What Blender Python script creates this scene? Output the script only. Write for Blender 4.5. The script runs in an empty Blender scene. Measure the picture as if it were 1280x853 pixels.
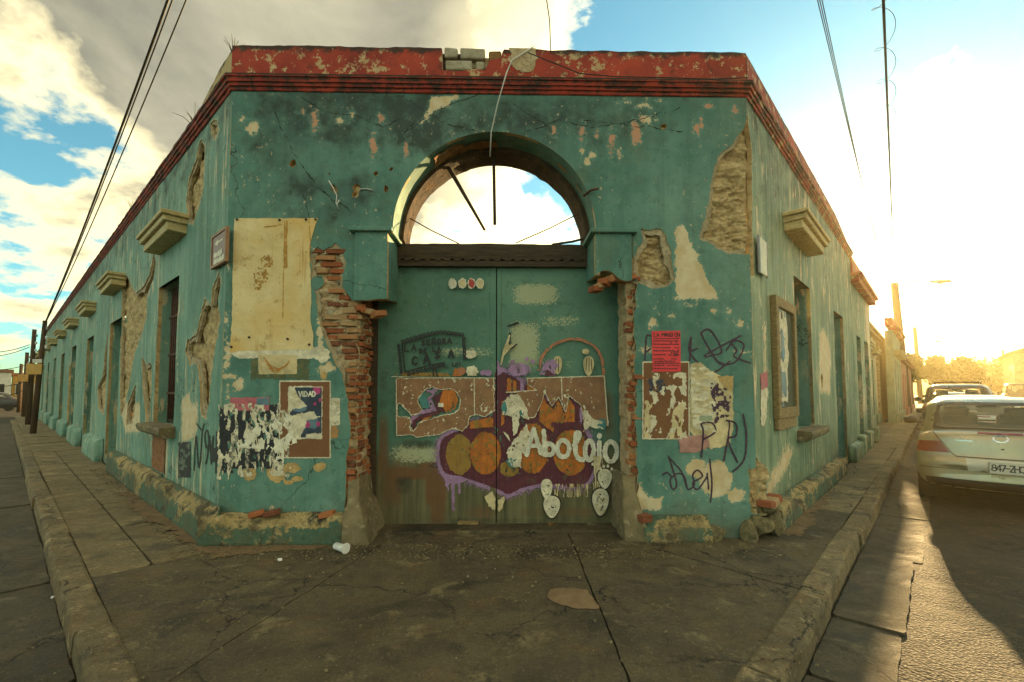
import bpy, bmesh, math, random
import numpy as np
from mathutils import Vector, Matrix
random.seed(7)
R = math.radians
SC = bpy.context.scene
COL = SC.collection

# ---------------------------------------------------------------- camera, sky, sun, exposure
CAM_H = 1.35
FPX, PITCH, HORIZON = 570.0, R(3.0), 489.0          # focal length and horizon of the 1280 px wide photograph
PY0 = HORIZON - FPX * math.tan(PITCH)
cd = bpy.data.cameras.new('camera'); cam = bpy.data.objects.new('camera', cd); COL.objects.link(cam)
cd.sensor_width = 36; cd.lens = FPX / 1280 * 36
cd.shift_y = (PY0 - 426.5) / 1280
cd.clip_start = 0.05; cd.clip_end = 3000
cam.location = (0, 0, CAM_H); cam.rotation_euler = (R(90) + PITCH, 0, 0)
SC.camera = cam

SUN_AZ, SUN_EL = R(38.5), R(12.5)
sd = bpy.data.lights.new('sun', 'SUN'); sun = bpy.data.objects.new('sun', sd); COL.objects.link(sun)
sd.energy = 2.8; sd.angle = R(0.6); sd.color = (1.0, 0.68, 0.30)
sv = Vector((math.sin(SUN_AZ) * math.cos(SUN_EL), math.cos(SUN_AZ) * math.cos(SUN_EL), math.sin(SUN_EL)))
sun.rotation_euler = sv.to_track_quat('Z', 'Y').to_euler(); sun.location = (0, 0, 30)

SC.view_settings.view_transform = 'Standard'; SC.view_settings.look = 'None'
SC.view_settings.exposure = 2.5; SC.view_settings.gamma = 1
SC.cycles.max_bounces = 6; SC.cycles.diffuse_bounces = 3; SC.cycles.transparent_max_bounces = 12
SC.cycles.use_denoising = True

# ---------------------------------------------------------------- node shorthand
class NT:
    def __init__(s, tree): s.t = tree; s.n = tree.nodes; s.l = tree.links
    def new(s, t, **kw):
        n = s.n.new(t)
        for k, v in kw.items(): setattr(n, k, v)
        return n
    def put(s, sock, v):
        if v is None: return
        if isinstance(v, bpy.types.NodeSocket): s.l.new(v, sock)
        elif isinstance(v, (tuple, list)):
            sock.default_value = tuple(v) + ((1,) if len(v) == 3 and sock.type == 'RGBA' else ())
        else: sock.default_value = v
    def math(s, op, a, b=None, c=None, clamp=False):
        n = s.new('ShaderNodeMath', operation=op, use_clamp=clamp)
        for i, v in enumerate((a, b, c)): s.put(n.inputs[i], v)
        return n.outputs[0]
    def vmath(s, op, a, b=None, scale=None):
        n = s.new('ShaderNodeVectorMath', operation=op)
        s.put(n.inputs[0], a); s.put(n.inputs[1], b)
        if scale is not None: s.put(n.inputs['Scale'], scale)
        return n.outputs['Value' if op in ('DOT_PRODUCT', 'LENGTH') else 'Vector']
    def mix(s, f, a, b, blend='MIX'):
        n = s.new('ShaderNodeMix', data_type='RGBA', blend_type=blend)
        s.put(n.inputs[0], f); s.put(n.inputs[6], a); s.put(n.inputs[7], b)
        return n.outputs[2]
    def rng(s, v, a, b, c=0, d=1):
        n = s.new('ShaderNodeMapRange'); n.clamp = True
        for i, x in enumerate((v, a, b, c, d)): s.put(n.inputs[i], x)
        return n.outputs[0]
    def coord(s, scale=None, which='Object'):
        o = s.new('ShaderNodeTexCoord').outputs[which]
        if scale is not None:
            o = s.vmath('MULTIPLY', o, scale if isinstance(scale, (tuple, list)) else (scale,) * 3)
        return o
    def noise(s, scale=5, detail=4, vec=None, rough=0.55, dist=0, col=False):
        n = s.new('ShaderNodeTexNoise')
        s.put(n.inputs['Vector'], vec if vec is not None else s.coord())
        for k, v in (('Scale', scale), ('Detail', detail), ('Roughness', rough), ('Distortion', dist)): s.put(n.inputs[k], v)
        return n.outputs['Color' if col else 'Fac']
    def voro(s, scale=5, vec=None, feature='F1', out='Distance', rand=1.0):
        n = s.new('ShaderNodeTexVoronoi', feature=feature)
        s.put(n.inputs['Vector'], vec if vec is not None else s.coord()); s.put(n.inputs['Scale'], scale)
        if 'Randomness' in n.inputs: s.put(n.inputs['Randomness'], rand)
        return n.outputs[out]
    def ramp(s, f, stops, interp='LINEAR'):
        n = s.new('ShaderNodeValToRGB'); n.color_ramp.interpolation = interp
        e = n.color_ramp.elements
        while len(e) < len(stops): e.new(0.5)
        for i, (p, c) in enumerate(stops):
            e[i].position = p; e[i].color = tuple(c) + (1,) if len(c) == 3 else c
        s.put(n.inputs[0], f)
        return n.outputs[0]
    def attr(s, name, out='Fac'):
        n = s.new('ShaderNodeAttribute'); n.attribute_name = name
        return n.outputs[out]
    def bump(s, h, strength=0.3, dist=0.02, nrm=None):
        n = s.new('ShaderNodeBump'); s.put(n.inputs['Height'], h)
        s.put(n.inputs['Strength'], strength); s.put(n.inputs['Distance'], dist)
        if nrm is not None: s.put(n.inputs['Normal'], nrm)
        return n.outputs[0]
    def rand(s): return s.new('ShaderNodeObjectInfo').outputs['Random']

def material(name, fn):
    m = bpy.data.materials.new(name); m.use_nodes = True
    t = NT(m.node_tree); t.n.clear()
    out = t.new('ShaderNodeOutputMaterial'); b = t.new('ShaderNodeBsdfPrincipled')
    t.l.new(b.outputs[0], out.inputs[0])
    r = fn(t)
    names = {'c': 'Base Color', 'r': 'Roughness', 'm': 'Metallic', 'n': 'Normal', 'e': 'Emission Color',
             'es': 'Emission Strength', 'tr': 'Transmission Weight', 'a': 'Alpha', 'co': 'Coat Weight', 'sp': 'Specular IOR Level', 'ior': 'IOR'}
    r.setdefault('r', 0.9)
    for k, v in r.items(): t.put(b.inputs[names[k]], v)
    return m

# ---------------------------------------------------------------- the sky: Nishita plus broken cloud
def pix_dir(px, py):
    a, b = (px - 640) / FPX, (PY0 - py) / FPX
    c, s = math.cos(PITCH), math.sin(PITCH)
    return Vector((a, c - b * s, s + b * c)).normalized()
W = bpy.data.worlds.new('World'); SC.world = W; W.use_nodes = True
CREAM_C = (2.0, 1.72, 0.98); SKY_T = (0.50, 0.95, 0.76)
def build_sky():
    t = NT(W.node_tree); t.n.clear()
    out = t.new('ShaderNodeOutputWorld')
    sky = t.new('ShaderNodeTexSky', sky_type='NISHITA')
    sky.sun_disc = False; sky.sun_elevation = SUN_EL; sky.sun_rotation = SUN_AZ
    sky.air_density = 1.0; sky.dust_density = 1.0; sky.ozone_density = 2.0; sky.altitude = 1500
    d = t.vmath('NORMALIZE', t.coord(which='Generated'))
    sep = t.new('ShaderNodeSeparateXYZ'); t.put(sep.inputs[0], d)
    z = t.math('MAXIMUM', sep.outputs[2], 0.0)
    # cloud plane: project the direction onto a sheet overhead
    k = t.math('ADD', z, 0.30)
    cp = t.vmath('DIVIDE', d, None)
    comb = t.new('ShaderNodeCombineXYZ')
    for i in range(3): t.put(comb.inputs[i], k)
    t.put(cp.node.inputs[1], comb.outputs[0])
    cp = t.vmath('MULTIPLY', cp, (1, 1, 0.6))
    n1 = t.noise(2.1, 9, cp, 0.58, 0.25)
    n2 = t.noise(6.5, 8, cp, 0.6, 0.15)
    sunamt = t.vmath('DOT_PRODUCT', d, tuple(sv))
    dens = t.math('MULTIPLY_ADD', t.math('ADD', t.math('MULTIPLY', n1, 0.60), t.math('MULTIPLY', n2, 0.40)), 2.3, -0.63)
    # broad banks of cloud where the weather stands: (pixel of the photograph it lies at, cosine of its reach, amount)
    banks = [((330, 40), 0.76, 0.36), ((100, 30), 0.94, 0.24), ((200, 130), 0.93, 0.12), ((560, 20), 0.96, 0.10), ((650, 32), 0.9965, 0.22),
             ((1240, 30), 0.985, 0.24), ((570, 240), 0.985, 0.10), ((670, 270), 0.99, 0.06), ((560, 285), 0.997, -0.10), ((110, 335), 0.992, 0.12), ((25, 285), 0.995, 0.14), ((40, 400), 0.992, 0.10), ((150, 235), 0.99, 0.10),
             ((0, 100), 0.988, -0.20), ((70, 165), 0.990, -0.17), ((115, 262), 0.990, -0.20), ((60, 320), 0.945, -0.30), ((10, 10), 0.985, -0.06), ((300, 280), 0.96, -0.10), ((606, 30), 0.9955, -0.30), ((830, 60), 0.93, -0.34), ((725, 215), 0.9968, -0.16),
             ((1040, 120), 0.92, -0.36)]
    for (p, c, a) in banks:
        m = t.rng(t.vmath('DOT_PRODUCT', d, tuple(pix_dir(*p))), c, 1.0)
        m.node.interpolation_type = 'SMOOTHSTEP'
        dens = t.math('MULTIPLY_ADD', m, a, dens)
    # the same broken cloud carries on round the rest of the sky
    mask = t.rng(dens, 0.44, 0.585)
    thick = t.rng(dens, 0.62, 0.86)
    glow = t.rng(sunamt, 0.62, 0.98)
    n3 = t.noise(2.3, 8, t.vmath('ADD', cp, (0.12, 0.1, 0)), 0.6, 0.4)
    lit = t.rng(n3, 0.36, 0.64)
    core = t.mix(lit, (0.30, 0.30, 0.24), (0.80, 0.74, 0.52))
    cream = t.mix(thick, CREAM_C, core)
    ccol = t.mix(glow, cream, (4.2, 3.6, 2.0))
    skyc = t.mix(1.0, sky.outputs[0], SKY_T, 'MULTIPLY')
    bs = t.new('ShaderNodeBackground'); t.put(bs.inputs[0], skyc); bs.inputs[1].default_value = 0.06
    bc = t.new('ShaderNodeBackground'); t.put(bc.inputs[0], ccol); bc.inputs[1].default_value = 0.15
    mx = t.new('ShaderNodeMixShader'); t.put(mx.inputs[0], t.math('MULTIPLY', mask, 0.96))
    t.l.new(bs.outputs[0], mx.inputs[1]); t.l.new(bc.outputs[0], mx.inputs[2]); t.l.new(mx.outputs[0], out.inputs[0])
build_sky()

# ---------------------------------------------------------------- numpy noise and fields
def _hash(ix, iy, seed):
    h = (ix.astype(np.int64) * 374761393 + iy.astype(np.int64) * 668265263 + seed * 974711) & 0x7fffffff
    h = ((h ^ (h >> 13)) * 1274126177) & 0x7fffffff
    return ((h ^ (h >> 16)) & 0xffff) / 65535.0
def vnoise(x, y, seed=0):
    ix, iy = np.floor(x), np.floor(y); fx, fy = x - ix, y - iy
    fx = fx * fx * (3 - 2 * fx); fy = fy * fy * (3 - 2 * fy)
    a, b, c, d = _hash(ix, iy, seed), _hash(ix + 1, iy, seed), _hash(ix, iy + 1, seed), _hash(ix + 1, iy + 1, seed)
    return (a * (1 - fx) + b * fx) * (1 - fy) + (c * (1 - fx) + d * fx) * fy
def fbm(x, y, scale=1.0, octv=4, seed=0, gain=0.5):           # about -0.5 .. 0.5
    r = 0; a = 1.0; tot = 0
    for o in range(octv):
        r = r + a * (vnoise(x * scale * 2 ** o + 17.3 * o, y * scale * 2 ** o - 9.1 * o, seed + o) - 0.5); tot += a; a *= gain
    return r / tot
def worley(x, y, scale, seed=0):                               # F1, F2, cell id
    x = x * scale; y = y * scale; ix, iy = np.floor(x), np.floor(y)
    f1 = np.full(x.shape, 9.0); f2 = np.full(x.shape, 9.0); cid = np.zeros(x.shape)
    for dx in (-1, 0, 1):
        for dy in (-1, 0, 1):
            cx, cy = ix + dx, iy + dy
            px, py = cx + _hash(cx, cy, seed), cy + _hash(cx, cy, seed + 51)
            d = np.hypot(px - x, py - y)
            near = d < f1
            f2 = np.where(near, f1, np.minimum(f2, d)); cid = np.where(near, _hash(cx, cy, seed + 99), cid); f1 = np.where(near, d, f1)
    return f1, f2, cid
def sd_poly(x, y, poly):
    p = np.asarray(poly, float); d = np.full(x.shape, 1e9); ins = np.zeros(x.shape, bool)
    for i in range(len(p)):
        ax, ay = p[i]; bx, by = p[(i + 1) % len(p)]
        ex, ey = bx - ax, by - ay; L = ex * ex + ey * ey + 1e-12
        t = np.clip(((x - ax) * ex + (y - ay) * ey) / L, 0, 1)
        d = np.minimum(d, np.hypot(x - ax - t * ex, y - ay - t * ey))
        if ay != by:
            c = ((ay > y) != (by > y)) & (x < (bx - ax) * (y - ay) / (by - ay) + ax); ins ^= c
    return np.where(ins, -d, d)
def sd_rect(x, y, x0, x1, y0, y1): return np.maximum(np.maximum(x0 - x, x - x1), np.maximum(y0 - y, y - y1))
def sd_line(x, y, pts):
    p = np.asarray(pts, float); d = np.full(x.shape, 1e9)
    for i in range(len(p) - 1):
        ax, ay = p[i]; ex, ey = p[i + 1] - p[i]; L = ex * ex + ey * ey + 1e-12
        t = np.clip(((x - ax) * ex + (y - ay) * ey) / L, 0, 1)
        d = np.minimum(d, np.hypot(x - ax - t * ex, y - ay - t * ey))
    return d
def sd_ell(x, y, cx, cy, rx, ry): return (np.hypot((x - cx) / rx, (y - cy) / ry) - 1) * min(rx, ry)

_POLY = []
for code in range(16):
    pl = []
    for k in range(4):
        if code >> k & 1: pl.append(k)
        if (code >> k & 1) != (code >> ((k + 1) % 4) & 1): pl.append(4 + k)
    _POLY.append(pl)
def field_mesh(us, vs, F):
    """marching squares: the region F < 0 as verts (k,2), faces, and the segments of its cut edge"""
    us = np.asarray(us); vs = np.asarray(vs); nu, nv = len(us), len(vs)
    ins = F < 0
    code = ins[:-1, :-1] * 1 + ins[1:, :-1] * 2 + ins[1:, 1:] * 4 + ins[:-1, 1:] * 8
    N = nu * nv; nh = (nu - 1) * nv
    U, V = np.meshgrid(us, vs, indexing='ij')
    def cross(Fa, Fb):
        with np.errstate(all='ignore'): t = Fa / (Fa - Fb)
        return np.clip(np.nan_to_num(t, nan=0.5), 0.02, 0.98)
    tH = cross(F[:-1], F[1:]); tV = cross(F[:, :-1], F[:, 1:])
    P = np.concatenate([np.stack([U.ravel(), V.ravel()], 1),
                        np.stack([(U[:-1] + tH * (U[1:] - U[:-1])).ravel(), V[:-1].ravel()], 1),
                        np.stack([U[:, :-1].ravel(), (V[:, :-1] + tV * (V[:, 1:] - V[:, :-1])).ravel()], 1)])
    ci, cj = np.nonzero(code); cc = code[ci, cj]
    faces = []; seg = []
    for c in range(1, 16):
        s = cc == c
        if not s.any(): continue
        i, j = ci[s], cj[s]
        slot = [i * nv + j, (i + 1) * nv + j, (i + 1) * nv + j + 1, i * nv + j + 1,
                N + i * nv + j, N + nh + (i + 1) * (nv - 1) + j, N + i * nv + j + 1, N + nh + i * (nv - 1) + j]
        pl = _POLY[c]
        faces.append(np.stack([slot[k] for k in pl], 1))
        for a in range(len(pl)):
            b = (a + 1) % len(pl)
            if pl[a] >= 4 and pl[b] >= 4: seg.append(np.stack([slot[pl[a]], slot[pl[b]]], 1))
    # the outer border of the grid is a cut edge too
    def border(a, b, m):
        if m.any(): seg.append(np.stack([a[m], b[m]], 1))
    if not faces: return np.zeros((0, 2)), [], np.zeros((0, 2), int)
    jj = np.arange(nv - 1); ii = np.arange(nu - 1)
    border(jj + 1, jj, ins[0, :-1] & ins[0, 1:]); border((nu - 1) * nv + jj, (nu - 1) * nv + jj + 1, ins[-1, :-1] & ins[-1, 1:])
    border(ii * nv, (ii + 1) * nv, ins[:-1, 0] & ins[1:, 0]); border((ii + 1) * nv + nv - 1, ii * nv + nv - 1, ins[:-1, -1] & ins[1:, -1])
    seg = np.concatenate(seg) if seg else np.zeros((0, 2), int)
    used = np.zeros(len(P), bool)
    for f in faces: used[f.ravel()] = True
    used[seg.ravel()] = True
    new = np.cumsum(used) - 1
    fl = []
    for f in faces: fl += new[f].tolist()
    return P[used], fl, new[seg]

class Frame:
    """a plane in the world: origin, U along it, Z up, N out of it"""
    def __init__(s, O, U, N):
        s.O = np.array(O, float); s.U = np.array(U, float); s.N = np.array(N, float); s.V = np.array((0, 0, 1.0))
        s.flip = np.dot(np.cross(s.U, s.V), s.N) < 0
    def p(s, u, v, n=0.0):
        u = np.asarray(u, float); v = np.asarray(v, float); n = np.broadcast_to(np.asarray(n, float), u.shape)
        return s.O + u[..., None] * s.U + v[..., None] * s.V + n[..., None] * s.N
    def P(s, u, v, n=0.0): return Vector(s.p(np.array([u]), np.array([v]), np.array([n]))[0])
    def pix(s, px, py, n=0.0):
        d = np.array(pix_dir(px, py)); o = np.array((0, 0, CAM_H)) - s.O
        t = (n - o @ s.N) / (d @ s.N); q = o + t * d
        return float(q @ s.U), float(q @ s.V)
    def poly(s, pts, n=0.0): return [s.pix(x, y, n) for x, y in pts]
    def rot(s):                                              # local x = U, y = -N (into the wall), z = up
        return Matrix((tuple(s.U), tuple(-s.N), tuple(s.V))).transposed()
def ground(px, py, z=0.0):
    d = pix_dir(px, py); t = (z - CAM_H) / d.z
    return (d.x * t, d.y * t)

# ---------------------------------------------------------------- objects
def tag(o, label=None, cat=None, group=None, kind=None):
    for k, v in (('label', label), ('category', cat), ('group', group), ('kind', kind)):
        if v: o[k] = v
    return o
def empty(name, loc=(0, 0, 0), rz=0.0, **kw):
    o = bpy.data.objects.new(name, None); COL.objects.link(o); o.location = loc; o.rotation_euler = (0, 0, rz); o.empty_display_size = 0.2
    return tag(o, **kw)
def link(name, me, mat=None, parent=None, world=True):
    """world=True: the mesh is in world coordinates, the parent may stand anywhere"""
    o = bpy.data.objects.new(name, me); COL.objects.link(o)
    if mat is not None and not me.materials: me.materials.append(mat)
    if parent is not None:
        o.parent = parent
        if world:
            m = Matrix.LocRotScale(parent.location, parent.rotation_euler, None)
            if parent.parent: m = Matrix.LocRotScale(parent.parent.location, parent.parent.rotation_euler, None) @ parent.matrix_parent_inverse @ m
            o.matrix_parent_inverse = m.inverted()
    return o
def mesh(name, verts, faces, smooth=False):
    me = bpy.data.meshes.new(name)
    me.from_pydata(verts.tolist() if hasattr(verts, 'tolist') else verts, [], faces)
    if smooth: me.polygons.foreach_set('use_smooth', [True] * len(me.polygons))
    return me
def sheet(name, fr, us, vs, F, mat, parent=None, n=0.0, thick=0.0, disp=None, attrs=None, smooth=True, rim_mat=None, rim_in=0.0):
    uv, faces, seg = field_mesh(us, vs, F)
    if not len(faces): return None
    u, v = uv[:, 0], uv[:, 1]
    dn = n + (disp(u, v) if disp else 0.0) * np.ones(len(u))
    V = fr.p(u, v, dn); nb = len(V)
    fl = [f[::-1] for f in faces] if fr.flip else faces
    if thick > 0 and len(seg):
        a, b = seg[:, 0], seg[:, 1]; k = len(seg)
        back_a = fr.p(u[a], v[a], dn[a] - thick); back_b = fr.p(u[b], v[b], dn[b] - thick)
        V = np.concatenate([V, V[a], V[b], back_b, back_a])
        q = np.stack([nb + np.arange(k), nb + 3 * k + np.arange(k), nb + 2 * k + np.arange(k), nb + k + np.arange(k)], 1)
        if fr.flip: q = q[:, ::-1]
        fl = fl + q.tolist()
    me = mesh(name, V, fl)
    if smooth:
        s = np.zeros(len(fl), bool); s[:len(faces)] = True
        me.polygons.foreach_set('use_smooth', s)
    me.materials.append(mat)
    if rim_mat is not None:
        me.materials.append(rim_mat)
        mi = np.zeros(len(fl), np.int32); mi[len(faces):] = 1; me.polygons.foreach_set('material_index', mi)
    if attrs:
        if thick > 0 and len(seg): u = np.concatenate([u, u[seg[:, 0]], u[seg[:, 1]], u[seg[:, 1]], u[seg[:, 0]]]); v = np.concatenate([v, v[seg[:, 0]], v[seg[:, 1]], v[seg[:, 1]], v[seg[:, 0]]])
        for k, fn in attrs.items():
            at = me.attributes.new(k, 'FLOAT', 'POINT'); at.data.foreach_set('value', np.asarray(fn(u, v) * np.ones(len(u)), np.float32))
    return link(name, me, mat, parent)
def grid(u0, u1, v0, v1, step): 
    us = np.linspace(u0, u1, max(2, int(round((u1 - u0) / step)) + 1)); vs = np.linspace(v0, v1, max(2, int(round((v1 - v0) / step)) + 1))
    U, V = np.meshgrid(us, vs, indexing='ij'); return us, vs, U, V
def decal(name, fr, fld, box, step, mat, parent=None, n=0.002, thick=0.0, **kw):
    """a flat shape on a plane: fld(U, V) < 0 inside"""
    us, vs, U, V = grid(*box, step)
    return sheet(name, fr, us, vs, fld(U, V), mat, parent, n=n, thick=thick, **kw)
class MB:
    """collects boxes, tubes and other pieces into one mesh"""
    def __init__(s): s.v = []; s.f = []; s.sm = []
    def add(s, verts, faces, smooth=False):
        o = len(s.v); s.v += [tuple(p) for p in verts]; s.f += [tuple(i + o for i in f) for f in faces]; s.sm += [smooth] * len(faces); return s
    def box(s, c, h, rot=None, jit=0.0, taper=1.0):
        vs = []
        for sx, sy, sz in ((-1, -1, -1), (1, -1, -1), (1, 1, -1), (-1, 1, -1), (-1, -1, 1), (1, -1, 1), (1, 1, 1), (-1, 1, 1)):
            k = taper if sz > 0 else 1
            p = Vector((sx * h[0] * k, sy * h[1] * k, sz * h[2]))
            if jit: p += Vector((random.uniform(-jit, jit), random.uniform(-jit, jit), random.uniform(-jit, jit)))
            if rot is not None: p = rot @ p
            vs.append(p + Vector(c))
        return s.add(vs, [(0, 3, 2, 1), (4, 5, 6, 7), (0, 1, 5, 4), (1, 2, 6, 5), (2, 3, 7, 6), (3, 0, 4, 7)])
    def tube(s, pts, r, sides=6, cap=True):
        pts = [Vector(p) for p in pts]; rs = r if isinstance(r, (list, tuple)) else [r] * len(pts); vs = []; fs = []
        up = Vector((0.13, 0.2, 1)).normalized()
        for i, p in enumerate(pts):
            d = (pts[min(i + 1, len(pts) - 1)] - pts[max(i - 1, 0)]).normalized()
            a = d.cross(up)
            if a.length < 1e-3: a = d.cross(Vector((1, 0, 0)))
            a.normalize(); b = d.cross(a)
            for k in range(sides):
                t = 2 * math.pi * k / sides; vs.append(p + rs[i] * (math.cos(t) * a + math.sin(t) * b))
        for i in range(len(pts) - 1):
            for k in range(sides):
                q = (k + 1) % sides; fs.append((i * sides + k, i * sides + q, (i + 1) * sides + q, (i + 1) * sides + k))
        if cap: fs += [tuple(range(sides))[::-1], tuple(range((len(pts) - 1) * sides, len(pts) * sides))]
        return s.add(vs, fs, True)
    def lathe(s, c, prof, sides=16, axis='z'):
        vs = []; fs = []
        for (r, h) in prof:
            for k in range(sides):
                t = 2 * math.pi * k / sides; x, y = r * math.cos(t), r * math.sin(t)
                vs.append(Vector((x, y, h) if axis == 'z' else (h, x, y) if axis == 'x' else (y, h, x)) + Vector(c))
        for i in range(len(prof) - 1):
            for k in range(sides):
                q = (k + 1) % sides; fs.append((i * sides + k, i * sides + q, (i + 1) * sides + q, (i + 1) * sides + k))
        fs += [tuple(range(sides))[::-1], tuple(range((len(prof) - 1) * sides, len(prof) * sides))]
        return s.add(vs, fs, True)
    def build(s, name, mat=None, parent=None, world=True):
        me = bpy.data.meshes.new(name); me.from_pydata([tuple(p) for p in s.v], [], s.f)
        me.polygons.foreach_set('use_smooth', s.sm)
        return link(name, me, mat, parent, world)
def recalc(o):
    bm = bmesh.new(); bm.from_mesh(o.data); bmesh.ops.recalc_face_normals(bm, faces=bm.faces); bm.to_mesh(o.data); bm.free(); return o
def bevel(o, w=0.01, seg=1, ang=30):
    m = o.modifiers.new('bevel', 'BEVEL'); m.width = w; m.segments = seg; m.limit_method = 'ANGLE'; m.angle_limit = R(ang); return o
# ---------------------------------------------------------------- materials
M = {}
def plaster(name, dark, mid, light, fleck=0.5, streak=0.5, worn=0.0):
    def fn(t):
        big = t.noise(0.7, 5, None, 0.6, 0.4); med = t.noise(4.5, 6, None, 0.62); fine = t.noise(38, 5, None, 0.65)
        c = t.ramp(big, [(0.3, dark), (0.5, mid), (0.72, light)])
        c = t.mix(t.rng(med, 0.48, 0.72, 0, 0.7), c, light); c = t.mix(t.rng(med, 0.28, 0.45, 0.6, 0), c, dark)
        m2 = t.noise(13, 8, None, 0.75, 0.3); c = t.mix(t.rng(m2, 0.54, 0.66, 0, 0.45), c, tuple(x * 0.5 for x in dark)); c = t.mix(t.rng(m2, 0.42, 0.30, 0, 0.35), c, light)
        # faded, ochre-stained washes
        c = t.mix(t.rng(t.noise(1.9, 7, None, 0.68, 0.6), 0.55, 0.70, 0, 0.45), c, (0.13, 0.145, 0.062))
        st = t.noise(1.0, 5, t.coord((11, 11, 0.55)), 0.6)
        c = t.mix(t.math('MULTIPLY', t.rng(st, 0.5, 0.72), streak), c, light)
        c = t.mix(t.math('MULTIPLY', t.rng(st, 0.46, 0.26), streak), c, tuple(x * 0.62 for x in dark))
        # soot and mould where the wall has it
        gr = t.math('ADD', t.math('MULTIPLY', t.attr('grime'), 1.0), t.math('MULTIPLY', t.math('SUBTRACT', med, 0.5), 2.2))
        c = t.mix(t.rng(gr, 0.22, 0.85, 0, 0.88), c, (0.026, 0.040, 0.032))
        # fine black specks and hairline cracks
        c = t.mix(t.math('MULTIPLY', t.rng(t.noise(75, 3), 0.66, 0.74), t.rng(t.noise(2.2, 3), 0.45, 0.65)), c, (0.03, 0.035, 0.025))
        warp = t.vmath('ADD', t.coord(), t.vmath('SCALE', t.noise(3.0, 4, col=True), None, 0.5))
        crack = t.math('MULTIPLY', t.rng(t.voro(0.75, warp, 'DISTANCE_TO_EDGE'), 0.0045, 0.0015), t.rng(t.noise(0.9, 2), 0.5, 0.56))
        c = t.mix(t.math('MULTIPLY', crack, 0.85), c, (0.02, 0.025, 0.02))
        # paint gone: pale undercoat and tan render
        pn = t.math('SUBTRACT', t.math('ADD', t.math('MULTIPLY', t.math('SUBTRACT', t.noise(18, 8, None, 0.74), 0.5), 0.19), 0.1), t.attr('peel'))
        peel = t.rng(pn, 0.001, -0.002)
        halo = t.rng(pn, 0.035, 0.0, 0, 0.4)
        c = t.mix(halo, c, light)
        spot = t.math('MULTIPLY', t.rng(t.noise(26, 5, t.coord((1, 1, 0.7)), 0.72), 0.625, 0.638), t.rng(t.noise(1.6, 3), 0.44, 0.56, 0, fleck))
        pale = t.mix(t.rng(t.noise(9, 5), 0.35, 0.65), (0.58, 0.42, 0.22), (0.70, 0.58, 0.38))
        if worn:
            wn = t.noise(1.0, 7, t.coord((9, 9, 1.6)), 0.68)
            spot = t.math('MAXIMUM', spot, t.math('MULTIPLY', t.rng(wn, 0.565, 0.585), t.rng(t.noise(0.9, 3), 0.42, 0.54, 0, worn)))
        allp = t.math('MAXIMUM', peel, spot)
        c = t.mix(allp, c, t.mix(t.attr('pink'), pale, (0.52, 0.26, 0.15)))
        # dust splashed on the foot of the wall
        d = t.math('ADD', t.attr('dirt'), t.math('MULTIPLY', t.math('SUBTRACT', t.noise(3.5, 6), 0.5), 1.3))
        c = t.mix(t.rng(d, 0.45, 1.1, 0, 0.75), c, (0.115, 0.085, 0.042))
        h = t.math('ADD', t.math('MULTIPLY', fine, 0.35), t.math('MULTIPLY', med, 0.6))
        h = t.math('SUBTRACT', h, t.math('MULTIPLY', allp, 0.35)); h = t.math('SUBTRACT', h, t.math('MULTIPLY', crack, 0.6))
        return dict(c=c, r=t.rng(med, 0.3, 0.7, 0.62, 0.9), n=t.bump(h, 0.45, 0.012))
    M[name] = material(name, fn)
plaster('teal_plaster', (0.044, 0.128, 0.100), (0.082, 0.200, 0.158), (0.175, 0.315, 0.245), 0.75, 0.28)
plaster('teal_side_plaster', (0.075, 0.182, 0.136), (0.125, 0.265, 0.200), (0.235, 0.38, 0.285), 0.7, 0.8, 0.8)
plaster('worn_side_plaster', (0.095, 0.165, 0.100), (0.150, 0.225, 0.135), (0.30, 0.36, 0.22), 1.0, 1.0, 1.0)

def two_tone(name, a, b, scale=6, bumpy=0.5, r=0.92, c3=None, fine=45, stretch=None, dist=0.02):
    def fn(t):
        vec = t.coord(stretch) if stretch else None
        n = t.noise(scale, 7, vec, 0.62, 0.2); f = t.noise(fine, 5, None, 0.7)
        c = t.mix(t.rng(n, 0.33, 0.67), a, b)
        if c3: c = t.mix(t.rng(t.noise(scale * 2.3, 5, vec), 0.56, 0.68, 0, 0.8), c, c3)
        c = t.mix(t.rng(f, 0.5, 0.75, 0, 0.35), c, tuple(x * 0.45 for x in a))
        return dict(c=c, r=r, n=t.bump(t.math('ADD', n, t.math('MULTIPLY', f, 0.6)), bumpy, dist))
    M[name] = material(name, fn); return M[name]
two_tone('adobe', (0.34, 0.22, 0.095), (0.70, 0.52, 0.27), 12, 1.0, 0.95, (0.42, 0.24, 0.10))
two_tone('mortar', (0.42, 0.29, 0.155), (0.62, 0.48, 0.29), 14, 0.8, 0.95, (0.30, 0.17, 0.09))
two_tone('render_tan', (0.42, 0.27, 0.11), (0.66, 0.48, 0.24), 8, 0.5, 0.95, (0.28, 0.17, 0.07))
two_tone('scratch_coat', (0.30, 0.235, 0.14), (0.52, 0.42, 0.26), 11, 0.9, 0.95, (0.20, 0.15, 0.08))
two_tone('cream_paint', (0.44, 0.33, 0.14), (0.66, 0.54, 0.29), 4, 0.3, 0.8, (0.22, 0.15, 0.07), stretch=(3, 3, 9))
two_tone('plinth_stone', (0.10, 0.085, 0.045), (0.33, 0.245, 0.115), 5, 0.9, 0.95, (0.07, 0.115, 0.075))
two_tone('base_stone', (0.12, 0.095, 0.05), (0.26, 0.20, 0.105), 6, 0.8, 0.95, (0.36, 0.29, 0.17))
two_tone('old_wood', (0.035, 0.022, 0.012), (0.085, 0.055, 0.028), 5, 0.7, 0.85, stretch=(1, 1, 9))
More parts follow.
